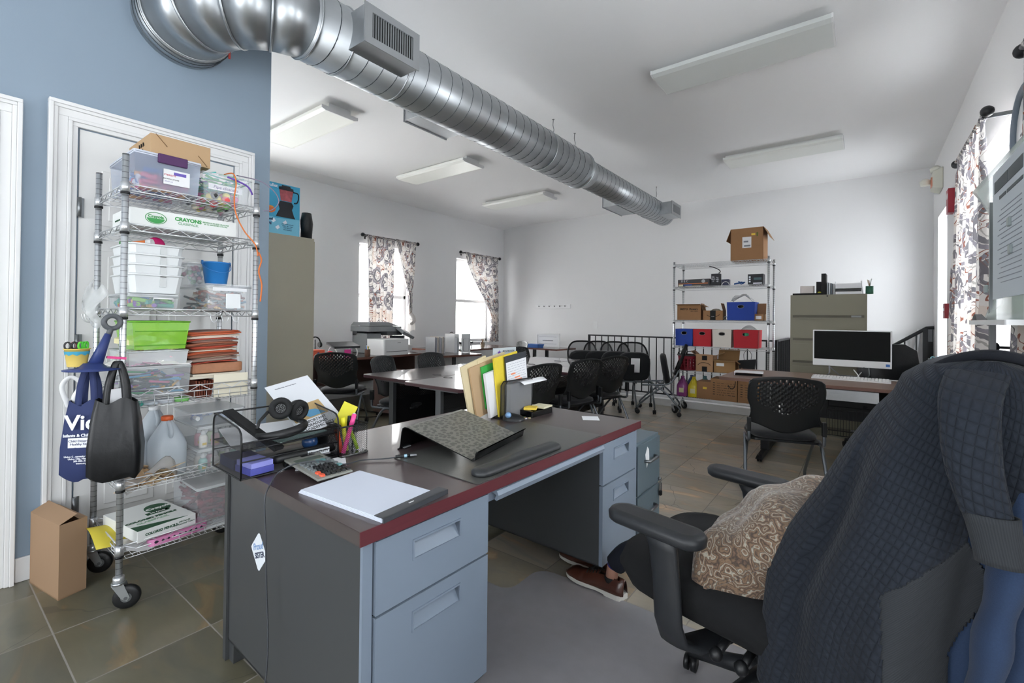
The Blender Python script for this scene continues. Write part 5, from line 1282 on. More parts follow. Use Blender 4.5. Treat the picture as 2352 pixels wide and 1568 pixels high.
# ================================================================ desks along the window wall
DTOP = mat('desk_top_brown', '4a3a36', .25, noise=.08, nscale=6, coat=.3); DEDGE = mat('desk_edge_brown', '6a4438', .4); WOODP = mat('wood_panel', '5a4640', .5, noise=.15, nscale=20, stretch=(1, 1, .15))
def wdesk(label, c, rz, w, d, z=.74, panels=True, name='writing_desk', skirt=True):
    o = thing(name, label, 'desk', (c[0], c[1], 0), rz)
    b = MB(DEDGE, DTOP); b.box(-w, w, -d, d, z - .03, z - .001); b.use(DTOP); b.box(-w, w, -d, d, z - .0008, z); b.build('desktop', None, o)
    for s in (-1, 1):
        if panels: b = MB(WOODP); b.box(-w + .05, w - .12, s*(d - .04) - .012, s*(d - .04) + .012, 0, z - .031); b.build('side_panel', None, o)
        else:
            b = MB(TLEG); b.box(-.03, .03, s*(d - .12) - .02, s*(d - .12) + .02, .04, z - .031); b.box(-w + .05, w - .05, s*(d - .12) - .025, s*(d - .12) + .025, .0, .04); b.build('leg', None, o)
    if skirt: b = MB(WOODP); b.box(-w + .10, -w + .12, -d + .06, d - .06, .25, z - .031); b.build('back_panel', None, o)
    return o
wdesk('long brown desk under the first window carrying the printers', (-6.02, 3.88), 0, .56, .98)
wdesk('brown table angled out from the wall, carrying upright files', (-5.40, 5.22), radians(-14), .62, .36, .74, False, 'side_table', False)
wdesk('desk under the second window with a laptop stand and pencil pot', (-6.05, 6.55), 0, .50, .95, .74, False, 'writing_desk', False)
wdesk('small table in the far corner holding a white frame and blue binders', (-5.15, 7.72), radians(-4), .62, .32, .73, False, 'corner_table', False)
# wooden drawer pedestal below the desk
pd = thing('wood_pedestal', 'brown wooden drawer pedestal on casters under the printer desk', 'drawers', (-4.92, 3.95, 0), radians(8))
b = MB(mat('ped_wood', '5c4742', .5, noise=.12, nscale=20, stretch=(1, 1, .15))); b.box(-.22, .22, -.2, .2, .06, .58); b.build('body', None, pd, bevel=.004)
for z in (.10, .34): 
    b = MB(mat('ped_wood')); b.box(.222, .236, -.19, .19, z, z + .22); b.build('drawer', None, pd)
for x in (-.17, .17):
    for y in (-.15, .15): caster(pd, x, y, .022)
# beige tall cabinet
CBE = mat('cabinet_beige', 'a39d8c', .45, noise=.02, nscale=4)
tc_ = thing('tall_cabinet', 'tall plain beige metal cabinet just beyond the blue wall', 'cabinet', (-4.45, 2.05, 0))
b = MB(CBE); b.box(-.48, 0, -.46, .46, .03, 2.075); b.build('body', None, tc_, bevel=.003)
b = MB(CBE); b.box(-.47, -.01, .46, .472, .06, 2.05); b.build('door', None, tc_); b = MB(BLK); b.box(-.46, -.02, -.44, .44, 0, .03); b.build('plinth', None, tc_)
bb = thing('blender_box', 'bright blue kitchen blender carton with a picture of a dark blender, on the beige cabinet', 'box', (-4.50, 2.045, 2.077))
SKY_ = mat('carton_cyan', '3fa0c4', .5); b = MB(SKY_); b.box(-.24, .03, -.22, .32, 0, .485); b.build('carton', None, bb, bevel=.002)
SK2 = mat('carton_cyan_pale', '7ac0d8', .5)
def poly(m, pts, parent, x=.031, t=.0008, name='printed_shape'):
    b = MB(m); b.T = Matrix.Translation((x, 0, 0)); b.f([b.v((0, y, z)) for y, z in pts]); return b.build(name, None, parent, solid=t)
poly(SK2, [(-.22, .0), (.315, .0), (.315, .165), (.1, .15), (-.05, .165), (-.22, .16)], bb, .0306, name='printed_table')
BKP = mat('print_black', '20232a', .5)
bl = poly(BKP, [(.085, .165), (.275, .165), (.26, .19), (.24, .25), (.255, .29), (.235, .32), (.125, .32), (.105, .29), (.12, .24), (.095, .19)], bb, .0322, name='printed_blender_base')
poly(mat('print_smoothie', 'a8545a', .6, noise=.6, nscale=40), [(.13, .325), (.235, .325), (.25, .43), (.115, .43)], bb, .0322, name='printed_jar')
poly(BKP, [(.11, .43), (.255, .43), (.25, .455), (.225, .46), (.22, .475), (.14, .475), (.135, .46), (.11, .455)], bb, .0324, name='printed_jar_lid')
b = MB(BKP); b.tube(smooth([(.033, .25, .425), (.033, .295, .42), (.033, .305, .38), (.033, .29, .33), (.033, .26, .32)]), .006, 6); b.build('printed_handle', None, bb)
poly(mat('print_orange', 'd8703a', .6), [(y_ + .085, z_) for y_, z_ in [(-.13, .19), (-.04, .19), (-.01, .21), (.0, .24), (-.08, .25), (-.17, .24), (-.16, .21)][::-1]], bb, .0324, name='printed_orange')
poly(mat('print_orange_in', 'e8a040', .6), [(-.065, .240), (.07, .238), (.055, .256), (-.04, .262)], bb, .0330, name='printed_orange_slice')
b = MB(SK2); b.tube([(.032, -.02 + .04*cos(2*pi*i/24), .39 + .04*sin(2*pi*i/24)) for i in range(24)], .0018, 4, closed=True); b.build('printed_ring', None, bb)
text('nutribullet', .042, WPR, bb, (.0322, .01, .455), RX, bold=.001)
text('level\ning', .036, NAVY, bb, (.0322, .025, .115), RX, bold=.001)
text('personal power\nbase, jar, cups\nand lids for\nthe kitchen', .018, NAVY, bb, (.0322, .20, .075), RX)
for (y, z) in ((.06, .12), (.17, .115), (.10, .06)): poly(WPR, [(y - .02, z), (y, z - .02), (y + .025, z + .0), (y + .01, z + .025)], bb, .0324, name='printed_flower')
b = MB(BLK); b.loft([[(.055*cos(2*pi*i/24)*1., .055*sin(2*pi*i/24), 0) for i in range(24)], [(.062*cos(2*pi*i/24), .062*sin(2*pi*i/24), .15) for i in range(24)], [(.045*cos(2*pi*i/24), .045*sin(2*pi*i/24), .255) for i in range(24)]], smooth=True)
obj(b, 'speaker', 'dark tapered cylinder standing beside the blue carton on the beige cabinet', 'speaker', (-4.505, 2.455, 2.077))

DZ_ = .741
# printer stack
MF = mat('printer_grey', '85888a', .45); MFD = mat('printer_dark', '4c4f52', .45); PW = mat('printer_white', 'd8d9da', .4)
p1 = thing('white_printer', 'white desktop printer on the wall desk, under the edge of the grey copier', 'printer', (-5.64, 4.36, DZ_), 0)
b = MB(PW); b.rbox(-.22, .20, -.22, .24, 0, .23, .03, 4); b.build('body', None, p1); b = MB(MFD); b.box(.195, .203, -.18, .20, .05, .058); b.build('paper_slot', None, p1); text('printer', .022, MFD, p1, (.2012, .05, .18), RX)
p2 = thing('copier', 'grey multifunction copier with a raised scanner and tilted touch screen', 'copier', (-6.08, 4.48, DZ_), 0)
b = MB(MF); b.box(-.26, .12, -.26, .0, 0, .30); b.build('body', None, p2, bevel=.01)
b = MB(MFD); b.box(-.26, -.14, -.26, .30, .26, .36); b.build('column', None, p2, bevel=.008)
b = MB(MF); b.box(-.28, .20, -.28, .33, .33, .41); b.build('scanner', None, p2, bevel=.008)
b = MB(MF); b.loft([[(-.28, -.28, .415), (.2, -.28, .415), (.2, .30, .415), (-.28, .30, .415)], [(-.26, -.24, .475), (.16, -.24, .475), (.16, .1, .475), (-.26, .1, .475)]]); b.build('lid', None, p2, bevel=.005)
b = MB(MF); b.T = Matrix.Translation((.20, .35, .33)) @ Euler((radians(-22), radians(25), 0)).to_matrix().to_4x4(); b.box(-.02, .17, -.15, .13, -.02, .03); pnl = b.build('control_panel', None, p2, bevel=.008)
b = MB(mat('touch_screen', 'c8cccc', .2)); b.T = Matrix.Translation((.20, .35, .33)) @ Euler((radians(-22), radians(25), 0)).to_matrix().to_4x4(); b.box(.0, .14, -.11, .07, .0302, .033); b.build('screen', None, pnl)
b = MB(MFD); b.rbox(-.20, .22, .05, .34, .27, .33, .03); b.build('output_tray', None, p2)
b = MB(mat('grey_bin', '5b5f63', .5)); b.rbox(-.08, .08, -.11, .11, 0, .26, .05, 4, taper=.1); obj(b, 'waste_bin', 'rounded grey bin standing right of the white printer', 'bin', (-5.98, 4.80, DZ_))
# box with bright print
b = MB(mat('box_teal', '58b0a8', .6)); b.box(-.08, .08, -.19, .0, 0, .115); b.use(mat('box_coral', 'e0664a', .6)); b.box(-.0805, .0805, -.02, .16, 0.0004, .1145); b.use(mat('dot_navy', '34508a', .6)); b.ball((.0805, .06, .065), .022, 12, (.1, 1, 1))
obj(b, 'toy_box', 'teal and coral printed box at the near end of the printer desk', 'box', (-5.68, 3.17, DZ_), radians(10))
b = MB(mat('red_ball', 'c83a4a', .4)); b.ball((0, 0, .05), .05, 16); obj(b, 'red_ball', 'round red pot next to the teal and coral box', 'pot', (-5.60, 3.40, DZ_))
# headset on a stand
hs = thing('headset', 'black headset hanging on a little stand on the printer desk', 'headset', (-5.85, 3.33, DZ_))
b = MB(BLK); b.cyl((0, 0, 0), (0, 0, .24), .008, 8); b.lathe([(.06, 0), (.06, .01)], seg=16); b.build('stand', None, hs)
b = MB(BLKM); b.tube([(0, .075*cos(pi*i/12), .19 + .085*sin(pi*i/12)) for i in range(13)], .009, 6); b.build('headband', None, hs)
for s in (-1, 1): b = MB(BLKM); b.lathe([(.035, -.015), (.04, 0), (.035, .015)], (0, s*.07, .17), 14, axis='y'); b.build('ear_cup', None, hs)
b = MB(SILV); b.cyl((0, -.08, .24), (.02, -.09, .32), .004, 6); b.build('microphone', None, hs)
# laptops on curved stands
def laptop_riser(label, loc, rz, pink=False, dark=False):
    o = thing('laptop_riser', label, 'laptop stand', loc, rz)
    b = MB(WPL)
    for s in (-1, 1): b.tube(smooth([(.10, s*.15, .0), (.12, s*.15, .06), (.06, s*.15, .12), (-.06, s*.15, .13), (-.12, s*.15, .06), (-.11, s*.15, .0)]), .009, 6)
    b.box(-.12, -.10, -.15, .15, 0, .012); b.box(.09, .11, -.15, .15, 0, .012); b.build('curved_stand', None, o)
    l = thing('laptop', 'closed dark laptop on the ' + label.split(' with')[0] + (' by the second window' if dark else ' on the printer desk'), 'laptop', loc, rz)
    b = MB(MFD if not dark else BLK); b.T = Matrix.Translation((0, 0, .141)) @ Matrix.Rotation(radians(12), 4, 'Y'); b.rbox(-.13, .13, -.19, .19, 0, .018, .01); b.build('base', None, l)
    b = MB(BLK); b.T = Matrix.Translation((0, 0, .141)) @ Matrix.Rotation(radians(12), 4, 'Y'); b.rbox(-.13, .13, -.19, .19, .021, .029, .01); b.build('lid', None, l)
    return o
laptop_riser('curved white stand with a laptop on the printer desk', (-5.80, 3.72, DZ_), radians(-6))
b = MB(mat('pink_print', 'e0409a', .5)); b.box(-.002, .002, -.05, .05, 0, .10); obj(b, 'pink_card', 'bright pink card under the laptop on the printer desk', 'card', (-5.66, 3.70, DZ_ + .001))
laptop_riser('curved white stand with a dark laptop on the desk by the second window', (-5.55, 5.84, DZ_), radians(10), dark=True)
# pen pots
def pot(label, short, loc, cols, m, h=.10, r=.038, name='pen_pot', grp=None, plab='pen'):
    o = thing(name, label, 'pen pot', loc); b = MB(m); b.lathe([(r*.9, 0), (r, .003), (r, h), (r*.94, h), (r*.88, .006)], seg=18, cap=False); b.lathe([(.001, .003), (r*.9, .003)], seg=18, cap=False); b.build('pot_wall', None, o)
    random.seed(len(label))
    for i, c in enumerate(cols):
        a = 2*pi*i/len(cols); b = MB(mat('pen_' + c, c, .5)); b.cyl((0, 0, 0), (.035*cos(a + .3), .035*sin(a + .3), random.uniform(.13, .165)), .004, 6)
        obj(b, plab, '%s %s in the %s' % (ORD[i], plab, short), plab, (loc[0] - r*.45*cos(a), loc[1] - r*.45*sin(a), loc[2] + .004), group='%ss in the %s' % (plab, label.split(',')[0]))
    return o
pot('dark pen pot on the printer desk', 'dark pen pot on the printer desk', (-5.52, 3.92, DZ_), ['5ac84a', 'e8703a', 'e8e040', '2a2a2e', '4a8ad0', 'f0f0f0', 'e8703a'], mat('pot_brown', '5a3a2a', .5))
pot('pencil pot beside the second window', 'pencil pot beside the second window', (-5.72, 6.6, DZ_), ['9a7a50', 'b89060', '8a6a48', 'a8845a', '7a6048', 'b09068'], clear('pot_clear', 'b09a80', .6), .10, .04, plab='pencil')
# upright files
random.seed(9)
for i in range(9):
    b = MB(mat('file_%d' % (i % 4), ['c8c9cc', 'a8adb8', 'd8d4cc', 'b8b0a8'][i % 4], .7)); b.box(-.12, .12, -.004, .004, 0, .24 + .02*random.random())
    obj(b, 'paper_file', 'upright paper file on the angled table, %s from the left of the row' % ORD[i], 'file', (-5.34 + .003*i, 4.93 + .024*i, DZ_ + .001), radians(-6 + random.uniform(-4, 4)), 'upright files on the angled table')
mfh = thing('magazine_file', 'white open-fronted magazine holder at the right end of the upright files', 'file holder', (-5.24, 5.30, DZ_), radians(-10))
b = MB(PW); b.box(-.13, .13, -.045, -.041, 0, .30); b.box(-.13, .13, .041, .045, 0, .30); b.box(-.13, -.126, -.045, .045, 0, .30); b.box(-.13, .13, -.045, .045, 0, .004); b.build('holder', None, mfh)
b = MB(PAPER); b.box(-.10, .10, -.03, .03, .0045, .24); b.build('inside_papers', None, mfh)
b = MB(PW); b.box(.126, .13, -.045, .13, 0, .30); b.use(MFD); b.tube([(.132, -.01, .03), (.132, .10, .03), (.132, .10, .22), (.132, -.01, .22)], .0025, 5, closed=True); obj(b, 'tray_panel', 'white plastic tray panel with an outlined window beside the magazine holder', 'panel', (-5.20, 5.42, DZ_), radians(-10))
# frame and binders in the corner
fr = thing('picture_frame', 'white framed certificate leaning on the far corner table', 'picture frame', (-5.10, 7.90, .731), radians(4)); FRW = WPL
for (a, c, d, e) in ((-.27, .27, 0, .03), (-.27, .27, .24, .27), (-.27, -.24, .03, .24), (.24, .27, .03, .24)): 
    b = MB(FRW) if a == -.27 and c == .27 and d == 0 else b
    b.box(a, c, -.012, .012, d, e)
b.build('frame', None, fr); b = MB(PAPER); b.box(-.24, .24, -.002, .004, .03, .24); pp = b.build('certificate', None, fr)
b = MB(mat('ink_grey')); b.box(-.20, .20, -.0035, -.0025, .20, .204); b.box(-.20, .20, -.0035, -.0025, .06, .064); b.box(-.12, .12, -.0035, -.0025, .12, .135); b.build('printed_border', None, pp)
for i in range(3):
    b = MB(mat('binder_blue', '2f62ac', .5)); b.rbox(-.17, .17, -.11, .11, 0, .02, .008); obj(b, 'blue_binder', ['lowest', 'middle', 'top'][i] + ' blue binder of the stack on the corner table', 'binder', (-5.25 + .01*i, 7.60, .7315 + .0215*i), radians(4 - 3*i), 'blue binders on the corner table')
# lamp tip
b = MB(BLKM); b.tube(smooth([(0, 0, 0), (0, 0, .10), (-.02, .0, .24), (.08, -.02, .30), (.14, -.03, .26)]), .006, 6); b.lathe([(.07, 0), (.07, .012)], seg=16); obj(b, 'desk_lamp', 'thin black gooseneck lamp against the second window', 'lamp', (-5.95, 5.95, DZ_))
# cables under desks
for i in range(3):
    b = MB(BLKM); y = 3.6 + .35*i; b.tube(smooth([(-5.9, y, .012), (-5.3, y - .1, .006), (-5.0, y + .12, .006), (-5.2, y + .3, .006), (-5.6, y + .15, .006)]), .005, 5); obj(b, 'power_cord', 'black power cord on the floor under the wall desks, %s from the near end' % ORD[i], 'cord', group='cords under the wall desks')
# ================================================================ things on the back rack
RX0, RY0 = -2.12, 6.53     # left front post of the rack
KZ = [2.072, 1.757, 1.297, .942, .599, .237]
def carton(name, label, x0, x1, y0, y1, z, h, m, flaps=(), cat='box', rz=0, closed=False, group=None):
    o = thing(name, label, cat, ((x0+x1)/2, (y0+y1)/2, z), rz, group); w, d = (x1-x0)/2, (y1-y0)/2
    b = MB(m); t = .003
    if closed: b.box(-w, w, -d, d, 0, h)
    else:
        b.box(-w, w, -d, -d + t, 0, h); b.box(-w, w, d - t, d, 0, h); b.box(-w, -w + t, -d, d, 0, h); b.box(w - t, w, -d, d, 0, h); b.box(-w, w, -d, d, 0, t)
    b.build('carton', None, o)
    for side, ln, ang in flaps:   # angle from horizontal-outwards (deg), 90 = straight up
        b = MB(m); c, s = cos(radians(ang))*ln, sin(radians(ang))*ln
        if side == 'f': P = [(-w, -d, h), (w, -d, h), (w, -d - c, h + s), (-w, -d - c, h + s)]
        if side == 'b': P = [(-w, d, h), (w, d, h), (w, d + c, h + s), (-w, d + c, h + s)]
        if side == 'l': P = [(-w, -d, h), (-w, d, h), (-w - c, d, h + s), (-w - c, -d, h + s)]
        if side == 'r': P = [(w, -d, h), (w, d, h), (w + c, d, h + s), (w + c, -d, h + s)]
        b.quad(*P); b.build('flap', None, o, solid=.003)
    return o
def stick_label(parent, x0, x1, z0, z1, y, m=None, name='paper_label'):
    b = MB(m or PAPER); b.box(x0, x1, y - .0012, y, z0, z1); return b.build(name, None, parent)
big = carton('cardboard_box', 'big open brown cardboard box with hanging flaps on top of the back rack', -1.40, -1.02, 6.56, 6.90, KZ[0] + .002, .415, CARD2, (('l', .16, -70), ('r', .16, -62)))
lb = stick_label(big, -.05, .055, .16, .30, -.1705); b = MB(mat('ink_grey')); b.box(-.035, .02, -.1725, -.172, .23, .25); b.box(-.03, .045, -.1725, -.172, .175, .195); b.build('barcode', None, lb)
stick_label(big, .055, .10, .315, .34, -.1705, mat('sticky_yellow'), 'yellow_sticker')
b = MB(mat('print_arrow', '5a6a2a', .7)); b.box(.115, .13, -.172, -.1712, .30, .335); b.prism([(.107, .335), (.138, .335), (.1225, .355)], .0008, Matrix.Translation((0, -.1712, 0)) @ Matrix.Rotation(radians(90), 4, 'X')); b.build('arrow_mark', None, big)
DB = mat('box_black_print', '1c1f26', .5)
g = carton('game_box', 'wide dark printed box with an orange stripe on the second shelf of the back rack', -2.08, -1.66, 6.56, 6.80, KZ[1], .10, mat('box_dark_grey', '3d3d40', .5), closed=True)
b = MB(mat('stripe_orange', 'd8763a', .5)); b.box(-.20, .19, -.1212, -.1204, .038, .046); b.build('orange_stripe', None, g); b = MB(mat('strip_cream', 'd8d4b8', .5), mat('strip_blue', '2a4a8a', .5)); b.box(-.20, -.14, -.1212, -.1204, .008, .032); b.box(-.11, .10, -.1212, -.1204, .006, .012); b.use(b.mats[1]); b.box(-.13, -.02, -.1212, -.1204, .015, .034); b.build('printed_strip', None, g)
text('X E C', .04, WPR, g, (-.12, -.1208, .075), RYm); b = MB(mat('logo_grey', 'a8aeb4', .5)); b.lathe([(.024, -.1214), (.024, -.1206)], (.13, 0, .07), 20, axis='y'); b.build('round_logo', None, g)
g = carton('black_box', 'tall black box with white print standing on the second shelf of the back rack', -1.645, -1.535, 6.58, 6.66, KZ[1], .165, DB, closed=True); text('M5\nPRO\n11', .028, WPR, g, (-.03, -.0404, .09), RYm); text('6x\nHD\n40', .026, WPR, g, (.025, -.0404, .085), RYm)
b = MB(BLKM); b.tube(smooth([(0, 0, 0), (.02, 0, .02), (.0, 0, .05), (-.07, 0, .085), (-.12, 0, .10)]), .006, 6); obj(b, 'cable_adapter', 'bent black cable adapter on top of the tall black box', 'cable', (-1.56, 6.62, KZ[1] + .172))
carton('small_box', 'small navy box behind the round white cable on the second shelf', -1.52, -1.43, 6.60, 6.70, KZ[1], .085, mat('box_navy_small', '2e3250', .5), closed=True)
b = MB(WPL); b.tube([(.045*cos(pi*i/12), 0, .05*sin(pi*i/12)) for i in range(13)], .004, 6); obj(b, 'white_cable', 'looped white cable in front of the small navy box', 'cable', (-1.465, 6.585, KZ[1] + .003))
b = MB(mat('cable_blue', '2a5a9a', .5)); random.seed(4); b.tube(smooth([(random.uniform(-.07, .07), random.uniform(-.03, .03), random.uniform(0, .045)) for _ in range(12)]), .006, 6); obj(b, 'cable_tangle', 'tangle of blue cables in the middle of the second shelf', 'cables', (-1.31, 6.64, KZ[1] + .008))
g = carton('camera_box', 'black box with a dark picture and white icons at the right of the second shelf', -1.195, -1.02, 6.57, 6.72, KZ[1], .135, DB, closed=True)
b = MB(mat('pic_teal', '3a5a60', .4)); b.box(-.02, .07, -.0762, -.0754, .06, .09); b.build('device_picture', None, g); b = MB(WPR); 
for k in range(3): b.box(-.075, -.055, -.0762, -.0754, .03 + .03*k, .048 + .03*k)
b.box(-.025, .075, -.0762, -.0754, .012, .024); b.build('white_icons', None, g)
# third shelf
g = carton('cardboard_box', 'brown cardboard box with a printed logo at the left of the third shelf', -2.09, -1.77, 6.57, 6.80, KZ[2], .205, CARD2, (('f', .06, 10), ('r', .05, -30)))
text('MISTO  Flowers', .035, MK, g, (-.0, -.1165, .15), RYm, bold=.001); text('VERY FRESH', .018, MK, g, (.07, -.1165, .12), RYm)
g = carton('cardboard_box', 'open cardboard box with a black tape band and a curved arrow on the third shelf', -1.745, -1.49, 6.57, 6.74, KZ[2], .13, CARD2, (('l', .10, 75), ('r', .10, 105)))
b = MB(BLKM); b.box(-.035, .035, -.0862, -.0853, 0, .13); tp = b.build('black_tape', None, g); text('prime', .016, WPR, tp, (0, -.0866, .05), RYm)
b = MB(BLKM); b.tube(smooth([(-.075, -.086, .07), (-.03, -.0865, .045), (.03, -.0865, .045), (.085, -.086, .075)]), .003, 5); b.build('curved_arrow', None, g)
b = MB(mat('shiny_wrap', '9a9488', .3, .5)); random.seed(8); b.ball((0, 0, 0), .04, 10, (1.6, .9, .7)); obj(b, 'foil_bundle', 'crinkled foil bundle inside the open box of the third shelf', 'bundle', (-1.60, 6.66, KZ[2] + .13))
b = MB(SILV); b.tube([(.022*cos(2*pi*i/16), 0, .022*sin(2*pi*i/16)) for i in range(16)], .005, 6, closed=True); obj(b, 'tape_roll', 'little grey ring between the boxes of the third shelf', 'ring', (-1.46, 6.58, KZ[2] + .027))
def fabric_bin(label, x0, x1, z, h, m, group, grey_thing=None, flare=.04):
    o = thing('fabric_bin', label, 'fabric bin', ((x0+x1)/2, 6.70, z), 0, group); w, d = (x1-x0)/2, .14
    k = 1 - flare; b = MB(m, mat('bin_inside_dark', '15161a', .9))
    hw, hz0, hz1 = .034, h*.68, h*.68 + .034
    def P(x, s, zz): q = k + (1-k)*zz/h; return (x*q, s*d*q, zz)
    def face(s, hole):
        if not hole: b.quad(P(-w, s, 0), P(w, s, 0), P(w, s, h), P(-w, s, h)); return
        for a, c, e, f in ((-w, w, 0, hz0), (-w, w, hz1, h), (-w, -hw, hz0, hz1), (hw, w, hz0, hz1)): b.quad(P(a, s, e), P(c, s, e), P(c, s, f), P(a, s, f))
    face(-1, True); face(1, False)
    b.quad(P(-w, -1, 0), P(-w, 1, 0), P(-w, 1, h), P(-w, -1, h)); b.quad(P(w, -1, 0), P(w, 1, 0), P(w, 1, h), P(w, -1, h)); b.quad(P(-w, -1, 0.001), P(w, -1, 0.001), P(w, 1, 0.001), P(-w, 1, 0.001))
    b.use(b.mats[1]); b.quad((-w*.9, -d*.85, h*.4), (w*.9, -d*.85, h*.4), (w*.9, d*.9, h*.85), (-w*.9, d*.9, h*.85))
    b.build('fabric_box', None, o, solid=.003)
    r = MB(SILV); r.tube([(hw*1.12*cos(2*pi*i/20)*1.0, -d*(k + (1-k)*.7) - .004, (hz0 + hz1)/2 + .021*sin(2*pi*i/20)) for i in range(20)], .0028, 5, closed=True); r.build('handle_grommet', None, o)
    return o
BBL = mat('fabric_blue', '1d3f9a', .7, bump=.15, bscale=300); BRD = mat('fabric_red', 'b4202c', .7, bump=.15, bscale=300); BCR = mat('fabric_cream', 'd8d2ca', .8, bump=.15, bscale=300)
GB = 'fabric bins on the back rack'
fabric_bin('royal blue fabric bin overflowing with plastic on the third shelf of the back rack', -1.44, -1.11, KZ[2], .24, BBL, GB)
b = MB(clear('bag_film')); b.grid(lambda u, v: (-.13 + .27*u, -.08 + .15*v, .10*sin(pi*u)**.7*(1 - .3*abs(sin(7*v))) + .015*sin(11*u + 3*v)), 10, 8); obj(b, 'plastic_bag', 'crumpled clear plastic bag bulging from the tall blue fabric bin', 'bag', (-1.28, 6.70, KZ[2] + .245), solid=.001)
g = carton('cardboard_box', 'small open cardboard box with a white label at the right of the third shelf', -1.155, -1.01, 6.58, 6.74, KZ[2], .085, CARD2, (('l', .12, 55), ('b', .14, 80)))
stick_label(g, -.02, .045, .02, .06, -.0805)
# fourth shelf bins
xs = [(-2.11, -1.875, BBL, 'blue fabric bin with a white tag at the left end of the fourth shelf'), (-1.87, -1.635, BRD, 'red fabric bin between the blue bin and the cream bin'), (-1.62, -1.385, BCR, 'cream fabric bin in the middle of the fourth shelf'), (-1.36, -1.07, BRD, 'wider red fabric bin with green showing through its handle hole')]
for x0, x1, m, lab in xs: o4 = fabric_bin(lab, x0 + .002, x1, KZ[3], .232, m, GB)
b = MB(mat('green_card', '3a9a6a', .6)); b.box(-.03, .03, -.002, .002, -.015, .02); obj(b, 'green_card', 'green card seen through the handle of the wide red bin', 'card', (-1.20, 6.575, KZ[3] + .17))
b = MB(PAPER); b.box(-.03, .03, -.001, 0, 0, .055); tg = obj(b, 'hang_tag', 'white tag hooked above the blue bin of the fourth shelf', 'tag', (-2.06, 6.52, KZ[3] + .265)); 
b = MB(clear('bag_film')); b.grid(lambda u, v: (-.09 + .19*u, .02*sin(5*v), .06*sin(pi*u)*v), 8, 4); obj(b, 'clear_dome', 'rounded clear lid sticking up behind the wide red bin', 'lid', (-1.21, 6.74, KZ[3] + .235), solid=.001)
# fifth shelf
bk = thing('laundry_basket', 'dark red slotted plastic basket with black handles on the fifth shelf', 'basket', (-1.975, 6.68, KZ[4]))
b = MB(mat('basket_red', '8a1f30', .5)); n = 30
b.grid(lambda u, v: ((.105 + .025*v)*cos(2*pi*u), (.105 + .025*v)*sin(2*pi*u), .205*v), 60, 16, True, skip=lambda i, j: (i % 4 in (1, 2)) and (2 <= j <= 12) and j % 3 != 0); b.lathe([(.001, .003), (.105, .003)], seg=30, cap=False); b.build('slotted_wall', None, bk, solid=.004)
b = MB(mat('basket_rim', '4a4548', .5)); b.tube([(.132*cos(2*pi*i/30), .132*sin(2*pi*i/30), .208) for i in range(30)], .010, 8, closed=True); b.build('rim', None, bk)
for s in (-1, 1): b = MB(BLK); b.tube(smooth([(s*.12, -.05, .21), (s*.11, -.055, .245), (s*.06, -.10, .265), (s*.02, -.12, .25), (s*.015, -.125, .215)]), .006, 6); b.build('handle', None, bk)
AM = mat('cardboard_light', 'b08a68', .85, noise=.05, nscale=9)
g = carton('cardboard_box', 'cardboard box with a black curved arrow and black tape on the fifth shelf', -1.835, -1.61, 6.57, 6.80, KZ[4], .215, AM, (('f', .02, 80), ('l', .09, 40), ('r', .10, 20)))
b = MB(BLKM); b.box(-.03, .035, -.1162, -.1153, .155, .215); b.box(-.03, .035, -.1162, -.1153, 0, .07); b.build('black_tape', None, g)
b = MB(BLKM); b.tube(smooth([(-.085, -.1165, .085), (-.05, -.1168, .115), (0, -.1168, .122), (.05, -.1168, .112), (.08, -.1165, .09)]), .0032, 5); b.build('curved_arrow', None, g)
g = carton('cardboard_box', 'wide cardboard box with open flaps and a small white label on the fifth shelf', -1.60, -1.335, 6.57, 6.80, KZ[4], .165, mat('cardboard_tan2', 'a07c52', .85, noise=.06, nscale=9), (('f', .05, -10), ('b', .15, 70), ('r', .06, -40)))
stick_label(g, -.10, -.005, .09, .13, -.1155)
b = MB(mat('tote_dark', '1f2124', .8)); b.loft([[(-.075, -.05, 0), (.075, -.05, 0), (.075, .05, 0), (-.075, .05, 0)], [(-.11, -.06, .17), (.11, -.06, .20), (.10, .06, .19), (-.10, .06, .17)]]); 
td = obj(b, 'dark_tote', 'small black fabric tote with a thin wire handle on the fifth shelf', 'tote', (-1.215, 6.70, KZ[4]))
b = MB(BLK); b.tube(smooth([(-.04, 0, .18), (-.045, 0, .26), (0, 0, .31), (.045, 0, .26), (.04, 0, .19)]), .003, 5); b.build('handle', None, td)
pk = thing('toy_pumpkin', 'small orange toy pumpkin in front of the black tote', 'pumpkin', (-1.265, 6.585, KZ[4] + .002))
b = MB(mat('pumpkin_orange', 'dd6b2c', .45)); b.grid(lambda u, v: ((.058*(1 + .07*abs(cos(6*pi*u))))*sin(pi*v)*cos(2*pi*u), (.05*(1 + .07*abs(cos(6*pi*u))))*sin(pi*v)*sin(2*pi*u), .035 - .035*cos(pi*v)), 48, 12); b.build('body', None, pk)
b = MB(mat('pumpkin_stem', '8a5a3a', .6)); b.cyl((0, 0, .066), (.006, 0, .082), .007, 8, .005); b.build('stem', None, pk)
b = MB(mat('pink_wrap', 'd0b0ae', .6)); b.ball((0, 0, .025), .04, 12, (1.8, 1, .6)); obj(b, 'pink_bundle', 'pale pink bundle at the right end of the fifth shelf', 'bundle', (-1.08, 6.62, KZ[4] + .003))
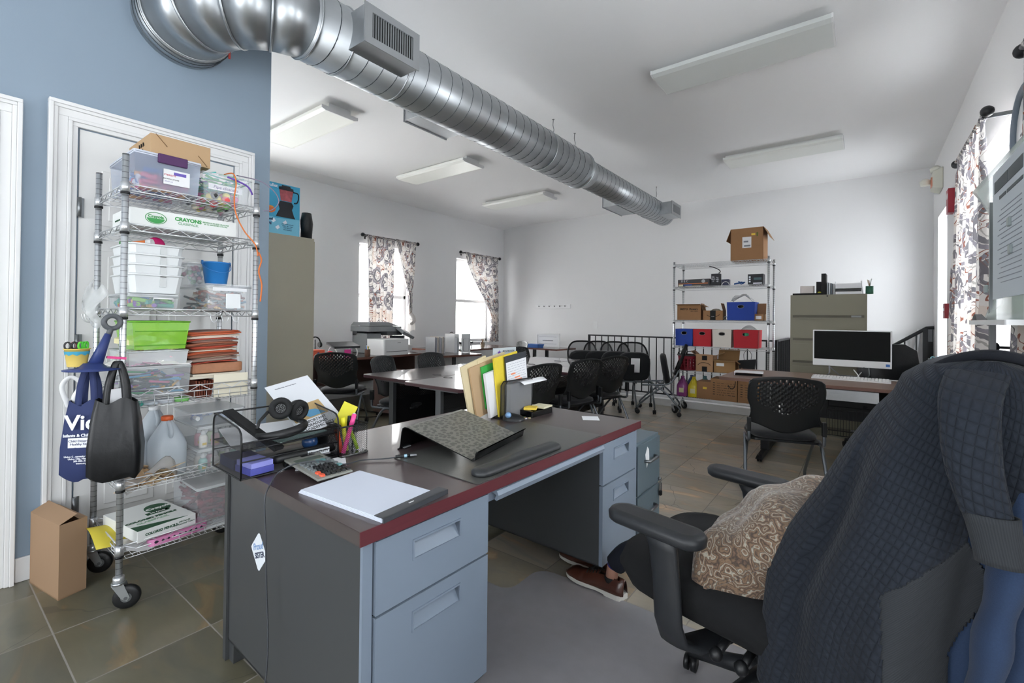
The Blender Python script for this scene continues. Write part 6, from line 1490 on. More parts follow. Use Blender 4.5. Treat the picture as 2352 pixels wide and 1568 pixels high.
# bottom shelf: paint jugs and cartons
def paint(label, x, y, col, lab=True):
    m = mat('paint_jug_' + col, col, .35, coat=.3); return jug(label, x, y, KZ[5] + .002, col, .97, m, radians(-90), 'paint_jug', lab, 'paint jugs on the back rack')
paint('magenta purple gallon paint jug at the left of the bottom shelf', -2.02, 6.615, '8d3f80')
paint('yellow gallon paint jug in front on the bottom shelf', -1.87, 6.62, 'd8c32c')
paint('dark blue gallon paint jug half hidden behind the yellow one', -1.95, 6.80, '2c3c60', False)
paint('teal grey gallon paint jug behind the yellow one, on the right', -1.78, 6.83, '3f6a6c', False)
g = carton('cardboard_box', 'taped cardboard box with a yellow sticker on the bottom shelf', -1.815, -1.635, 6.555, 6.80, KZ[5], .23, CARD2, closed=True)
stick_label(g, -.01, .04, .13, .16, -.1228, mat('sticky_yellow'), 'yellow_sticker')
random.seed(6)
for x0, x1, lab in ((-1.63, -1.305, 'large handwritten cardboard carton on the bottom shelf'), (-1.295, -1.0, 'second handwritten carton behind the perforated chair, on the bottom shelf')):
    g = carton('cardboard_box', lab, x0, x1, 6.53, 6.85, KZ[5], .285, CARD2, closed=True); b = MB(MK); w = (x1-x0)/2
    for i in range(6):
        z = .225 - i*.03; b.box(-w + .03, -w + .055, -.1612, -.1604, z, z + .008); y = -w + .08
        while y < w - .04: l = random.uniform(.01, .05); b.box(y, y + l, -.1612, -.1604, z + random.uniform(-.002, .002), z + .0045); y += l + .012
    b.build('handwriting', None, g)
    b = MB(MK); b.tube(smooth([(w - .02, -.161, .27), (w - .03, -.161, .20), (w - .06, -.161, .17), (w - .10, -.161, .19), (w - .105, -.161, .215)]), .0045, 5); b.build('marker_swoop', None, g)

# ================================================================ filing cabinet
FCM = mat('cabinet_olive', '7a7664', .42, .1, noise=.04, nscale=5)
fc = thing('filing_cabinet', 'tall olive grey lateral filing cabinet against the back of the room', 'filing cabinet', (-.335, 6.34, 0))
b = MB(FCM); b.box(-.36, .36, 0, .46, 0, 1.60); b.build('body', None, fc, bevel=.003)
for z0, z1 in ((1.32, 1.565), (1.055, 1.30), (.795, 1.035), (.42, .775), (.06, .40)):
    b = MB(FCM); b.box(-.335, .335, -.012, 0, z0 + .045, z1); b.box(-.335, .335, -.022, 0, z0 + .005, z0 + .017); b.use(mat('recess_olive', '5c584a', .5)); b.box(-.335, .335, -.004, 0, z0 + .017, z0 + .045); d_ = b.build('drawer', None, fc)
    b = MB(mat('label_grey', '8a8c8c', .4)); b.box(.22, .31, -.006, -.004, z0 + .022, z0 + .042); b.build('label_holder', None, d_)
b = MB(BLK); b.lathe([(.008, -.004), (.008, .001)], (0, 0, 1.583), 12, axis='y'); b.build('lock', None, fc)
TZ = 1.601
b = MB(BLKM); b.box(-.15, .15, -.1, .1, 0, .022); obj(b, 'black_folder', 'flat black folder lying at the left on the filing cabinet', 'folder', (-.53, 6.50, TZ))
b = MB(mat('pale_pink', 'd8cfcb', .6)); b.rbox(-.07, .07, -.05, .05, 0, .085, .02); obj(b, 'pale_box', 'small pale pink box on the black folder', 'box', (-.54, 6.50, TZ + .023))
b = MB(mat('tennis_yellow', 'b8b83c', .8)); b.ball((0, 0, .02), .02, 14); obj(b, 'small_ball', 'little yellow-green ball beside the black binders', 'ball', (-.415, 6.42, TZ))
b = MB(BLKM); b.box(-.022, .022, -.12, .12, 0, .245); obj(b, 'black_binder', 'tall black binder standing on the filing cabinet', 'binder', (-.375, 6.53, TZ))
b = MB(BLKM); b.box(-.022, .022, -.12, .12, 0, .155); obj(b, 'black_binder', 'shorter black binder in front of the tall one', 'binder', (-.385, 6.50 - .22 + .0, TZ) if 0 else (-.425, 6.56, TZ))
for i in range(4):
    b = MB(mat('mag_%d' % i, ['9aa0a6', 'c8ccd0', '6a7078', 'b0b4b8'][i], .6)); b.box(-.006, .006, -.12, .12, 0, .14 - .006*i); obj(b, 'magazine', 'thin grey magazine on the filing cabinet, %s to the right of the black binders' % ORD[i], 'magazine', (-.335 + .018*i, 6.50, TZ), 0, 'magazines on the filing cabinet')
lt = thing('letter_tray', 'white two-level letter tray stuffed with papers on the filing cabinet', 'letter tray', (-.145, 6.50, TZ))
b = MB(WPL); b.box(-.125, -.12, -.14, .14, 0, .15); b.box(.12, .125, -.14, .14, 0, .15); b.box(-.12, .12, -.14, .14, 0, .004); b.box(-.12, .12, -.14, .14, .065, .069); b.build('tray_frame', None, lt)
for z, h in ((.005, .025), (.07, .05)): b = MB(PAPER); b.box(-.115, .115, -.135, .13, z, z + h); b.build('papers', None, lt)
b = MB(BLK); b.box(-.118, .118, -.138, .1, .035, .055); b.build('black_folder', None, lt)
b = MB(WPL); b.box(-.004, .004, -.12, .12, 0, .15); obj(b, 'white_divider', 'white plastic divider leaning at the right of the letter tray', 'panel', (-.01, 6.50, TZ), rot=(0, radians(-8), 0))
pot('green pen pot at the right end of the filing cabinet', 'green pot on the filing cabinet', (.045, 6.43, TZ), ['3a8a5a', '2a6a4a', 'd8d0b8', '6a4a3a', 'e0e0e0'], mat('pot_green', '2f6a54', .4), .085, .036)

# ================================================================ walls: hooks, switch, alarms, clock
hb = thing('coat_rail', 'white coat hook board with six small pegs on the back wall', 'coat hooks', (-5.27, 8.349, 1.56))
b = MB(WPL); b.box(-.43, .43, -.018, 0, -.045, .045); b.build('board', None, hb, bevel=.004)
for i in range(6): b = MB(SILV); b.tube([(-.33 + .13*i, -.018, .012), (-.33 + .13*i, -.05, .0), (-.33 + .13*i, -.055, .02)], .008, 8); b.build('peg', None, hb)
b = MB(WPL); b.box(-.045, .045, -.006, 0, -.07, .07); b.box(-.012, .012, -.012, -.006, -.025, .025); obj(b, 'light_switch', 'white switch plate on the back wall above the railing', 'switch', (-4.26, 8.349, 1.19))
ex = thing('alarm_light', 'round-cornered white emergency light with an orange lens high on the right wall', 'alarm', (.734, 7.55, 3.0))
b = MB(mat('alarm_cream', 'c8c8bc', .5)); b.loft([[(0, -.17, -.12), (0, .17, -.12), (0, .17, .14), (0, -.17, .14)], [(-.09, -.13, -.09), (-.09, .13, -.09), (-.09, .13, .10), (-.09, -.13, .10)]]); b.build('housing', None, ex, bevel=.01)
b = MB(mat('lens_orange', 'd88a70', .4)); b.box(-.098, -.09, -.10, .02, -.07, .04); b.build('orange_lens', None, ex)
for s in (-1, 1): b = MB(mat('lamp_head', 'd8d8cc', .3)); b.lathe([(.05, 0), (.06, .05), (.02, .08)], (-.04, s*.11, .14) if s > 0 else (-.14, .05, -.02), 14); b.build('lamp_head', None, ex)
b = MB(mat('alarm_red', '9c2634', .4), PAPER); b.box(-.05, 0, -.07, .07, -.13, .12); b.use(PAPER); b.lathe([(.035, -.052), (.03, -.05)], (0, .0, .05), 14, axis='x'); obj(b, 'fire_horn', 'dark red fire alarm horn high on the right wall beside the curtain', 'alarm', (.734, 6.58, 2.56))
b = MB(mat('alarm_red')); b.box(-.045, 0, -.06, .06, -.08, .08); b.use(PAPER); b.box(-.047, -.045, -.04, .04, .0, .03); obj(b, 'fire_pull', 'small red fire alarm pull box low on the right wall left of the curtain', 'alarm', (.734, 6.86, 1.42))
ck = thing('wall_clock', 'round grey-rimmed wall clock cut off by the right edge of the picture', 'clock', (.733, 3.80, 2.38))
b = MB(GREYM); b.tube([(-.02, .24*cos(2*pi*i/36), .24*sin(2*pi*i/36)) for i in range(36)], .018, 8, closed=True); b.build('rim', None, ck)
b = MB(WPL); b.lathe([(.235, -.012), (.235, -.004)], (0, 0, 0), 36, axis='x'); b.build('face', None, ck); b = MB(BLK); b.box(-.016, -.014, -.006, .006, 0, .16); b.box(-.016, -.014, 0, .12, -.006, .006); b.build('hands', None, ck)
# sloping stair rail in the back right corner
sr = thing('stair_handrail', 'sloping dark handrail with balusters in the back right corner', 'railing', (.40, 8.20, 0))
b = MB(IRON); b.tube([(-.45, 0, .71), (.262, 0, 1.225), (.33, 0, 1.228)], .022, 6); b.build('handrail', None, sr)
for x in (-.33, -.21, -.09, .035, .155): b = MB(IRON); b.box(x - .009, x + .009, -.009, .009, 0, 1.02 + (x)*.72); b.build('baluster', None, sr)
b = MB(IRON); b.box(.22, .27, -.025, .025, 0, 1.21); b.build('post', None, sr)
b = MB(PAPER); b.cyl((0, 0, 0), (.05, 0, .46), .022, 12); obj(b, 'paper_roll', 'long white paper roll leaning behind the sloping handrail', 'paper roll', (.54, 8.27, .76 - .76), ) if 0 else obj(b, 'paper_roll', 'long white paper roll leaning behind the sloping handrail', 'paper roll', (.54, 8.28, .74))
b = MB(mat('shelf_white', 'd8d8d8', .5)); b.box(.30, .73, 8.24, 8.345, .70, .735); b.box(.32, .34, 8.26, 8.34, 0, .70); b.box(.70, .72, 8.26, 8.34, 0, .70); obj(b, 'narrow_shelf', 'narrow white ledge against the back wall in the right corner', 'ledge')
b = MB(BLK, mat('poster_grey', '8a8c90', .5)); b.box(-.04, .04, -.008, 0, 0, .42); b.use(b.mats[1]); b.box(-.03, .03, -.0095, -.008, .22, .40); obj(b, 'dark_poster', 'narrow dark framed poster beside the handrail post', 'poster', (.695, 8.33, .82))

# ================================================================ curtains
def curtain_mat():
    m = bpy.data.materials.new('paisley_curtain'); m.use_nodes = True; nt = m.node_tree; N = nt.nodes; L_ = nt.links
    out = N['Material Output']; bs = N['Principled BSDF']; bs.inputs['Roughness'].default_value = .9
    uv = N.new('ShaderNodeUVMap'); 
    def ring(scale, seed, c0):
        mp = N.new('ShaderNodeMapping'); mp.inputs['Scale'].default_value = (scale, scale, 1); mp.inputs['Location'].default_value = (seed, seed*.7, 0); L_.new(uv.outputs[0], mp.inputs[0])
        vo = N.new('ShaderNodeTexVoronoi'); vo.voronoi_dimensions = '2D'; vo.inputs['Randomness'].default_value = .6; L_.new(mp.outputs[0], vo.inputs['Vector']); vo.inputs['Scale'].default_value = 1
        r = N.new('ShaderNodeValToRGB'); r.color_ramp.interpolation = 'CONSTANT'; e = r.color_ramp.elements
        return vo, r
    vo, r = ring(2.7, 3.1, 0); e = r.color_ramp.elements
    e[0].position = 0; e[0].color = lin('77757a'); e[1].position = .09; e[1].color = lin('d6d2ce')
    for p, c in ((.18, 'a8a4a0'), (.21, 'd8d4d0'), (.25, '757378'), (.33, 'cfcbc7'), (.345, '86838a'), (.42, 'd8d5d2'), (.60, 'd2c8c0')):
        x = e.new(p); x.color = lin(c)
    # scalloped rings
    nz = N.new('ShaderNodeTexNoise'); nz.inputs['Scale'].default_value = 22; L_.new(uv.outputs[0], nz.inputs['Vector'])
    ad = N.new('ShaderNodeMath'); ad.operation = 'MULTIPLY_ADD'; ad.inputs[1].default_value = .12; L_.new(nz.outputs[0], ad.inputs[0]); 
    sb = N.new('ShaderNodeMath'); sb.operation = 'SUBTRACT'; sb.inputs[1].default_value = .06; L_.new(vo.outputs['Distance'], sb.inputs[0]); L_.new(sb.outputs[0], ad.inputs[2]); L_.new(ad.outputs[0], r.inputs[0])
    # brown scrolls between
    n2 = N.new('ShaderNodeTexNoise'); n2.inputs['Scale'].default_value = 5; n2.inputs['Distortion'].default_value = 1.4; n2.inputs['Detail'].default_value = 1; L_.new(uv.outputs[0], n2.inputs['Vector'])
    r2 = N.new('ShaderNodeValToRGB'); r2.color_ramp.interpolation = 'CONSTANT'; q = r2.color_ramp.elements; q[0].position = 0; q[0].color = (0, 0, 0, 1); q[1].position = .50; q[1].color = (1, 1, 1, 1); x = q.new(.525); x.color = (0, 0, 0, 1); x = q.new(.60); x.color = (1, 1, 1, 1); x = q.new(.615); x.color = (0, 0, 0, 1); L_.new(n2.outputs[0], r2.inputs[0])
    n3 = N.new('ShaderNodeTexNoise'); n3.inputs['Scale'].default_value = 3; L_.new(uv.outputs[0], n3.inputs['Vector'])
    cc = N.new('ShaderNodeMix'); cc.data_type = 'RGBA'; cc.inputs[6].default_value = lin('8a5a4c'); cc.inputs[7].default_value = lin('6a676c'); r3 = N.new('ShaderNodeValToRGB'); r3.color_ramp.elements[0].position = .48; r3.color_ramp.elements[1].position = .52; L_.new(n3.outputs[0], r3.inputs[0]); L_.new(r3.outputs[0], cc.inputs[0])
    mx = N.new('ShaderNodeMix'); mx.data_type = 'RGBA'; L_.new(r2.outputs[0], mx.inputs[0]); L_.new(r.outputs[0], mx.inputs[6]); L_.new(cc.outputs[2], mx.inputs[7])
    L_.new(mx.outputs[2], bs.inputs['Base Color'])
    tr = N.new('ShaderNodeBsdfTranslucent'); L_.new(mx.outputs[2], tr.inputs[0])
    ms = N.new('ShaderNodeMixShader'); ms.inputs[0].default_value = .16; L_.new(bs.outputs[0], ms.inputs[1]); L_.new(tr.outputs[0], ms.inputs[2]); L_.new(ms.outputs[0], out.inputs[0])
    return m
CURT = curtain_mat()
def add_uv(o, fn_uv):
    me = o.data; uv = me.uv_layers.new(name='UVMap')
    for lp in me.loops: uv.data[lp.index].uv = fn_uv[lp.vertex_index]
def curtain(parent, x, edge, ztop, zbot, pleats, amp, uw, side, name='curtain_panel', nu=90, nv=46):
    # edge(v) -> (ya, yb) at height fraction v (0 top .. 1 bottom); cloth width uw metres for the pattern
    b = MB(CURT); uvs = []
    def fn(u, v):
        ya, yb = edge(v); z = ztop + (zbot - ztop)*v
        k = (yb - ya)/max(1e-6, (edge(0)[1] - edge(0)[0])); a = amp*(.45 + .9*v if v > .04 else .35)*min(1.3, .5 + .5*abs(k))
        uvs.append((u*uw, z)); w_ = u + .012*sin(9*v + 3*u)
        return (x + side*a*sin(2*pi*pleats*w_ + 1.5*sin(2.2*v)), ya + (yb - ya)*u + .25*amp*cos(2*pi*pleats*w_), z)
    b.grid(fn, nu, nv); o = b.build(name, None, parent); add_uv(o, uvs)
    # gathered heading over the rod
    b = MB(CURT); uvs2 = []; ya, yb = edge(0)
    def fh(u, v):
        a = 2*pi*v; r = .017 + .004*sin(2*pi*pleats*3.1*u + v*9); uvs2.append((u*uw, ztop + .1*v)); return (x + r*cos(a), ya + (yb-ya)*u, ztop + .012 + r*sin(a))
    b.grid(fh, nu, 10); h = b.build('heading', None, o); add_uv(h, uvs2)
    return o
RODM = mat('rod_black', '1b1c1f', .45)
def rod(label, x, y0, y1, z, wall_x_, r=.010):
    o = thing('curtain_rod', label, 'curtain rod', (0, 0, 0)); s = 1 if wall_x_ > x else -1
    b = MB(RODM); b.cyl((x, y0 + .06, z), (x, y1 - .06, z), r, 10); b.build('rod', None, o)
    for y, d in ((y0, -1), (y1, 1)):
        b = MB(RODM); b.ball((x, y, z), .034, 16); b.cyl((x, y - d*.025, z), (x, y - d*.075, z), .016, 10, .010); b.build('finial', None, o)
        b = MB(SILV if s > 0 else RODM); b.box(min(x, wall_x_), max(x, wall_x_), y - d*.10 - .004, y - d*.10 + .004, z - .012, z + .012); b.box(*sorted((wall_x_ - s*.004, wall_x_)), y - d*.10 - .015, y - d*.10 + .015, z - .05, z + .03); b.build('bracket', None, o)
    return o
r1 = rod('black curtain rod with ball finials over the first window on the left wall', -6.53, 4.52, 5.69, 2.64, XW)
r2 = rod('black curtain rod with ball finials over the second window on the left wall', -6.53, 6.83, 8.09, 2.635, XW)
r3 = rod('black curtain rod with ball finials on the right wall window', .60, 4.04, 5.24, 2.597, XR)
def cthing(label, loc=(0,0,0)): return thing('curtain', label, 'curtain', loc)
def ez(a, b, t): return a + (b - a)*t
CZ = -.012
c1 = cthing('grey and brown patterned curtain hanging straight, left half of the first window'); curtain(c1, -6.53, lambda v: (ez(4.60, 4.66, v), ez(5.16, 5.10, v)), 2.628, .62, 7, .030, 1.1, 1)
c2 = cthing('patterned curtain of the first window gathered and knotted on its right side')
def e2(v):
    k = min(1, v/.73)**1.1; return (ez(5.17, 5.46, k), ez(5.62, 5.53, k))
curtain(c2, -6.50, e2, 2.628, 1.35, 5, .030, .9, 1)
b = MB(CURT); b.tube(smooth([(-6.49, 5.49, 1.36), (-6.46, 5.53, 1.30), (-6.47, 5.56, 1.24), (-6.48, 5.51, 1.20), (-6.46, 5.47, 1.23)]), .045, 8); b.build('knot', None, c2)
b = MB(CURT); b.grid(lambda u, v: (-6.47 + .03*sin(9*u), 5.42 + .17*u, 1.20 - .16*v - .03*sin(6*u)), 14, 6); b.build('knot_tail', None, c2)
c3 = cthing('patterned curtain of the second window tied back to the right')
def e3(v):
    k = min(1, v/.80); kk = k*k*(3 - 2*k); return (ez(6.95, 7.80, kk) if v < .8 else ez(7.80, 7.70, (v-.8)/.2), ez(8.00, 8.02, v))
curtain(c3, -6.51, e3, 2.623, .78, 8, .032, 1.3, 1)
b = MB(CURT); b.tube([(-6.51 + .055*cos(2*pi*i/16), 7.90 + .11*sin(2*pi*i/16), 1.15 - .03*sin(2*pi*i/16)) for i in range(16)], .014, 6, closed=True); b.build('tie_back', None, c3)
c4 = cthing('tall patterned curtain hanging in deep folds at the window of the right wall'); curtain(c4, .60, lambda v: (ez(4.12, 4.10, v) - .10*sin(3*v)*v, ez(5.18, 5.25, v)), 2.585, .40, 8, .045, 1.7, -1, nu=140, nv=60)
c5 = cthing('edge of a darker patterned curtain at the far right of the picture'); curtain(c5, .60, lambda v: (2.50, ez(3.20, 3.27, v)), 2.585, .40, 6, .035, 1.2, -1)
r4 = rod('black curtain rod of the nearer window on the right wall', .60, 1.85, 3.24, 2.597, XR)
hbk = thing('curtain_holdback', 'black ball-ended curtain holdback sticking out of the right wall', 'holdback', (XR, 3.42, 1.16))
b = MB(RODM); b.cyl((0, 0, 0), (-.17, .05, 0), .007, 8); b.build('stem', None, hbk); b = MB(RODM); b.ball((-.185, .055, 0), .026, 14, (.6, 1, 1)); b.build('ball', None, hbk)
# flip board by the right wall
fbd = thing('display_board', 'pale green translucent board with papers and a bottom ledge in front of the right window', 'board', (.50, 3.05, 1.30))
BG = mat('board_green', 'c2d4cd', .2, alpha=.62)
b = MB(BG)
b.grid(lambda u, v: (.0 + .10*max(0, u - .45)*sin(pi*v)*1.2, -.42 + (.80 + .34*v**3)*u - .16*sin(pi*v)*(max(0, u - .4)/.6)*0, .0 + .73*v + .02*u*v), 20, 20); b.build('board_panel', None, fbd, solid=.002)
b = MB(mat('board_paper', 'c3cbd2', .7)); b.box(-.006, -.004, -.42, .14, .10, .70); pg = b.build('poster_sheet', None, fbd)
b = MB(mat('poster_dark', '50585c', .6)); b.box(-.0075, -.006, -.40, -.16, .60, .655); b.box(-.0075, -.006, -.15, .10, .60, .655); b.box(-.0075, -.006, -.40, -.14, .555, .57); b.box(-.0075, -.006, -.12, .0, .555, .57)
b.build('printed_band', None, pg)
b = MB(mat('ink_faint'))
for i in range(16): b.box(-.0075, -.006, -.38, .0 + .08*((i*7) % 3 - 1)*.4, .50 - .022*i, .503 - .022*i)
b.build('printed_lines', None, pg)
b = MB(WPL); b.rbox(-.06, .005, -.42, .36, -.022, 0, .01); b.build('ledge', None, fbd)
b = MB(BLK); b.loft([[(-.05, .22, .001), (-.01, .22, .001), (-.01, .36, .001), (-.05, .36, .001)], [(-.045, .30, .032), (-.02, .30, .032), (-.02, .33, .032), (-.045, .33, .032)]]); obj(b, 'board_eraser', 'black wedge-shaped eraser on the ledge of the pale board', 'eraser', (.50, 3.05, 1.30))
for (y, z) in ((-.2, .42), (-.22, .30), (.28, .16)): b = MB(mat('magnet_grey', '9aa4a4', .4)); b.box(-.016, -.002, y - .02, y + .02, z - .02, z + .02); b.build('magnet', None, fbd, bevel=.005)
for y in (-.38, .30): b = MB(SILV); b.box(.006, .03, y - .012, y + .012, -1.30, .60); b.build('stand_post', None, fbd)
b = MB(SILV); b.box(-.25, .16, -.40, -.36, -1.30, -1.27); b.box(-.25, .16, .28, .32, -1.30, -1.27); b.build('stand_foot', None, fbd) if 0 else None
for y in (-.38, .30): b = MB(SILV); b.box(-.25, .16, y - .02, y + .02, -1.30, -1.272); b.build('stand_foot', None, fbd)
# ================================================================ desk with the white computer
WDT = mat('desk_tan', '8b7466', .4, noise=.08, nscale=8, stretch=(.2, 1, 1))
md = thing('computer_desk', 'long brown-topped desk in the back carrying the white computer', 'desk', (-.20, 5.35, 0))
b = MB(mat('desk_tan_edge', '6e4f44', .4), WDT); b.box(-.93, .91, -.50, .50, .712, .739); b.use(WDT); b.box(-.93, .91, -.50, .50, .7394, .741); b.build('desktop', None, md)
for s in (-.56, .85):
    for ya, yb in ((-.32, -.26), (.26, .32)): b = MB(BLK); b.box(s - .035, s + .035, ya, yb, .05, .711); b.build('leg', None, md)
    b = MB(BLK); b.loft([[(s - .03, -.62, .03), (s + .03, -.62, .03), (s + .03, .50, .03), (s - .03, .50, .03)], [(s - .02, -.58, .06), (s + .02, -.58, .06), (s + .02, .46, .075), (s - .02, .46, .075)]]); ft = b.build('foot', None, md); caster(ft, s, -.58, .028); caster(ft, s, .46, .028)
b = MB(mat('drawer_aluminium', 'b4b7ba', .45, .3, noise=.06, nscale=60)); b.box(-.07, .30, -.49, -.1, .612, .705); dr = b.build('hanging_drawer', None, md, bevel=.003)
b = MB(mat('drawer_aluminium')); b.box(-.03, .15, -.494, -.49, .645, .675); b.build('recess_pull', None, dr)
b = MB(DDARK); b.box(-.5, .80, .40, .41, .30, .70); b.build('modesty_panel', None, md)
wb = thing('wire_basket', 'black wire basket hanging under the computer desk', 'wire basket', (.02, 5.02, .30)); b = MB(BLKM)
for zz in (0, .22): b.tube([(-.28, -.10, zz), (.20, -.10, zz), (.20, .12, zz), (-.28, .12, zz)], .004, 5, closed=True)
for i in range(25): b.tube([(-.28 + .02*i, -.10, 0), (-.28 + .02*i, -.10, .24 if i % 2 else .22)], .0018, 4)
b.build('wire_frame', None, wb); b = MB(BLKM); b.tube([(-.28, .12, .22), (-.28, .12, .41)], .003, 4); b.tube([(.20, .12, .22), (.20, .12, .41)], .003, 4); b.build('hanger', None, wb)
aio = thing('desktop_computer', 'white all-in-one computer with a black screen on the back desk', 'computer', (-.105, 5.66, .7415), radians(-3))
SW = mat('computer_white', 'e0e1e2', .35); b = MB(SW); b.box(-.315, .315, -.012, .02, .105, .465); b.box(-.2, .2, .02, .05, .16, .40); b.build('case', None, aio, bevel=.005)
b = MB(mat('screen_black', '0c0e0d', .5, spec=.15)); b.box(-.303, .303, -.0135, -.0121, .172, .455); b.build('screen', None, aio)
b = MB(mat('sticker_blue', '2a66b0', .4)); b.box(.27, .30, -.0135, -.0121, .125, .15); b.build('sticker', None, aio)
for s in (-.18, .14): b = MB(SILV); b.tube(smooth([(s, .01, .12), (s + .005, -.005, .08), (s - .0, -.05, .02), (s - .09, -.13, .005)]), .006, 6); b.build('stand_leg', None, aio)
b = MB(SILV); b.tube([(-.18, .01, .10), (-.1, .10, .006), (.08, .10, .006), (.14, .01, .10)], .006, 6); b.build('rear_stand', None, aio)
kb = thing('keyboard', 'white keyboard in front of the white computer', 'keyboard', (-.105, 5.40, .7415), radians(-2))
b = MB(SW); b.loft([[(-.30, -.075, 0), (.30, -.075, 0), (.30, .07, 0), (-.30, .07, 0)], [(-.30, -.075, .012), (.30, -.075, .012), (.30, .07, .024), (-.30, .07, .024)]]); b.build('case', None, kb)
b = MB(mat('key_white', 'ececec', .5))
for r_ in range(5):
    for c_ in range(22): x = -.285 + c_*.0262; y = -.06 + r_*.0255; z = .0125 + (y + .075)*.083; b.box(x, x + .021, y, y + .02, z, z + .006)
b.build('keys', None, kb)
for P, lab in (([(-.02, 5.66, .80), (-.05, 5.58, .75), (.0, 5.50, .747), (.12, 5.47, .747), (.24, 5.50, .755), (.32, 5.42, .747), (.38, 5.30, .746)], 'white cable curving from the computer towards the mouse'), ([(-.08, 5.66, .82), (-.04, 5.56, .75), (-.15, 5.50, .747), (-.25, 5.52, .747)], 'white cable crossing under the computer stand'), ([(.2, 5.62, .746), (.36, 5.55, .746), (.42, 5.48, .746), (.36, 5.43, .746)], 'white looped cable right of the keyboard')):
    b = MB(WPL); b.tube(smooth(P), .0045, 6); obj(b, 'white_cable', lab, 'cable')
b = MB(SW); b.grid(lambda u, v: (.03*cos(pi*v)*sin(pi*min(max(u, .03), .97))**.4, -.05 + .10*u, .03*sin(pi*v)*sin(pi*min(max(u, .03), .97))**.4), 12, 8); obj(b, 'computer_mouse', 'white mouse lying right of the keyboard', 'mouse', (.34, 5.22, .7415))
b = MB(PAPER, BLKM); b.box(-.13, .13, -.10, .10, .028, .034); b.box(-.13, -.124, -.10, .10, 0, .028); b.use(BLKM); b.box(-.12, .12, -.095, .095, .001, .006); 
obj(b, 'paper_riser', 'thin white tray with papers at the left end of the computer desk', 'tray', (-.93 + .0, 5.20, .7415), radians(8))
# clutter at the right end of that desk
dt = thing('desk_trays', 'black stacking trays holding a notepad at the right end of the computer desk', 'trays', (.42, 5.50, .7415))
b = MB(BLKM)
for z in (.03, .075): b.box(-.11, .13, -.15, .15, z, z + .006); b.box(-.11, -.105, -.15, .15, z, z + .03); b.box(.125, .13, -.15, .15, z, z + .03)
for x in (-.105, .12): b.box(x, x + .008, -.15, -.14, 0, .08); b.box(x, x + .008, .14, .15, 0, .08)
b.build('tray_frame', None, dt)
b = MB(mat('notepad_blue', 'c8d4e4', .6)); b.box(-.09, .11, -.13, .13, 0, .015); obj(b, 'notepad', 'pale blue notepad on the black trays', 'notepad', (.42, 5.50, .83))
b = MB(mat('mouse_grey', '55575a', .5)); b.ball((0, 0, .014), .032, 14, (1, 1.5, .6)); obj(b, 'grey_mouse', 'dark grey mouse lying on the pale blue notepad', 'mouse', (.42, 5.55, .845))
bx = thing('supply_box', 'dark grey open box with light blue scissors at the right end of the desk', 'box', (.56, 5.72, .7415))
b = MB(mat('box_charcoal', '3f4143', .6)); b.loft([[(-.06, -.07, 0), (.07, -.07, 0), (.07, .07, 0), (-.06, .07, 0)], [(-.08, -.08, .18), (.09, -.08, .18), (.09, .08, .18), (-.08, .08, .18)]], cap=False); b.quad((-.06, -.07, .001), (.07, -.07, .001), (.07, .07, .001), (-.06, .07, .001)); b.build('box_wall', None, bx, solid=.002)
b = MB(mat('scissor_blue', '8ac0cc', .4)); 
for s in (-1, 1): b.tube([(-.04 + s*.018 + .016*cos(2*pi*i/12), 0, .215 + .022*sin(2*pi*i/12)) for i in range(12)], .005, 6, closed=True)
b.box(-.044, -.036, -.002, .002, .06, .20); obj(b, 'scissors', 'light blue handled scissors in the dark grey box', 'scissors', (.56, 5.72, .7415))
b = MB(PAPER); b.grid(lambda u, v: (-.05 + .14*u, -.12 + .24*v, .05*sin(2.4*u)), 8, 3); obj(b, 'curled_paper', 'curled white paper right of the dark grey box', 'paper', (.60, 5.42, .80), solid=.001)
b = MB(WPL); 
for z in (.002, .05, .09): b.tube([(-.10, -.14, z), (.10, -.14, z), (.10, .14, z), (-.10, .14, z)], .003, 5, closed=True)
for x, y in ((-.1, -.14), (.1, -.14), (.1, .14), (-.1, .14)): b.tube([(x, y, 0), (x, y, .092)], .003, 5)
obj(b, 'wire_tray', 'white wire paper tray nearest the curtain on the computer desk', 'tray', (.60, 5.10, .7415))
# black office chair behind that desk
oc = thing('office_chair', 'black leather office chair half hidden behind the white computer', 'chair', (.10, 6.02, 0), radians(200))
LEA = mat('leather_black', '1d1e21', .4, bump=.2, bscale=90)
b = MB(LEA); b.loft([[(x*w_, y_ - .0, z_) for x, y_ in ((-1, .22), (1, .22), (1.02, .27), (.9, .32), (-.9, .32), (-1.02, .27))] for w_, z_ in ((.18, .50), (.24, .62), (.25, .85), (.22, 1.02), (.12, 1.08))], smooth=True); b.build('backrest', None, oc)
seatpad(.5, .48, .50, .09).build('seat', None, oc)
b = MB(BLK); b.cyl((0, 0, .08), (0, 0, .42), .03, 12); b.build('column', None, oc)
for k in range(5):
    a = 2*pi*k/5; b = MB(BLK); b.tube([(0, 0, .10), (.27*cos(a), .27*sin(a), .07)], [.028, .016], 8); lg = b.build('base_arm', None, oc); caster(lg, .27*cos(a), .27*sin(a), .026)
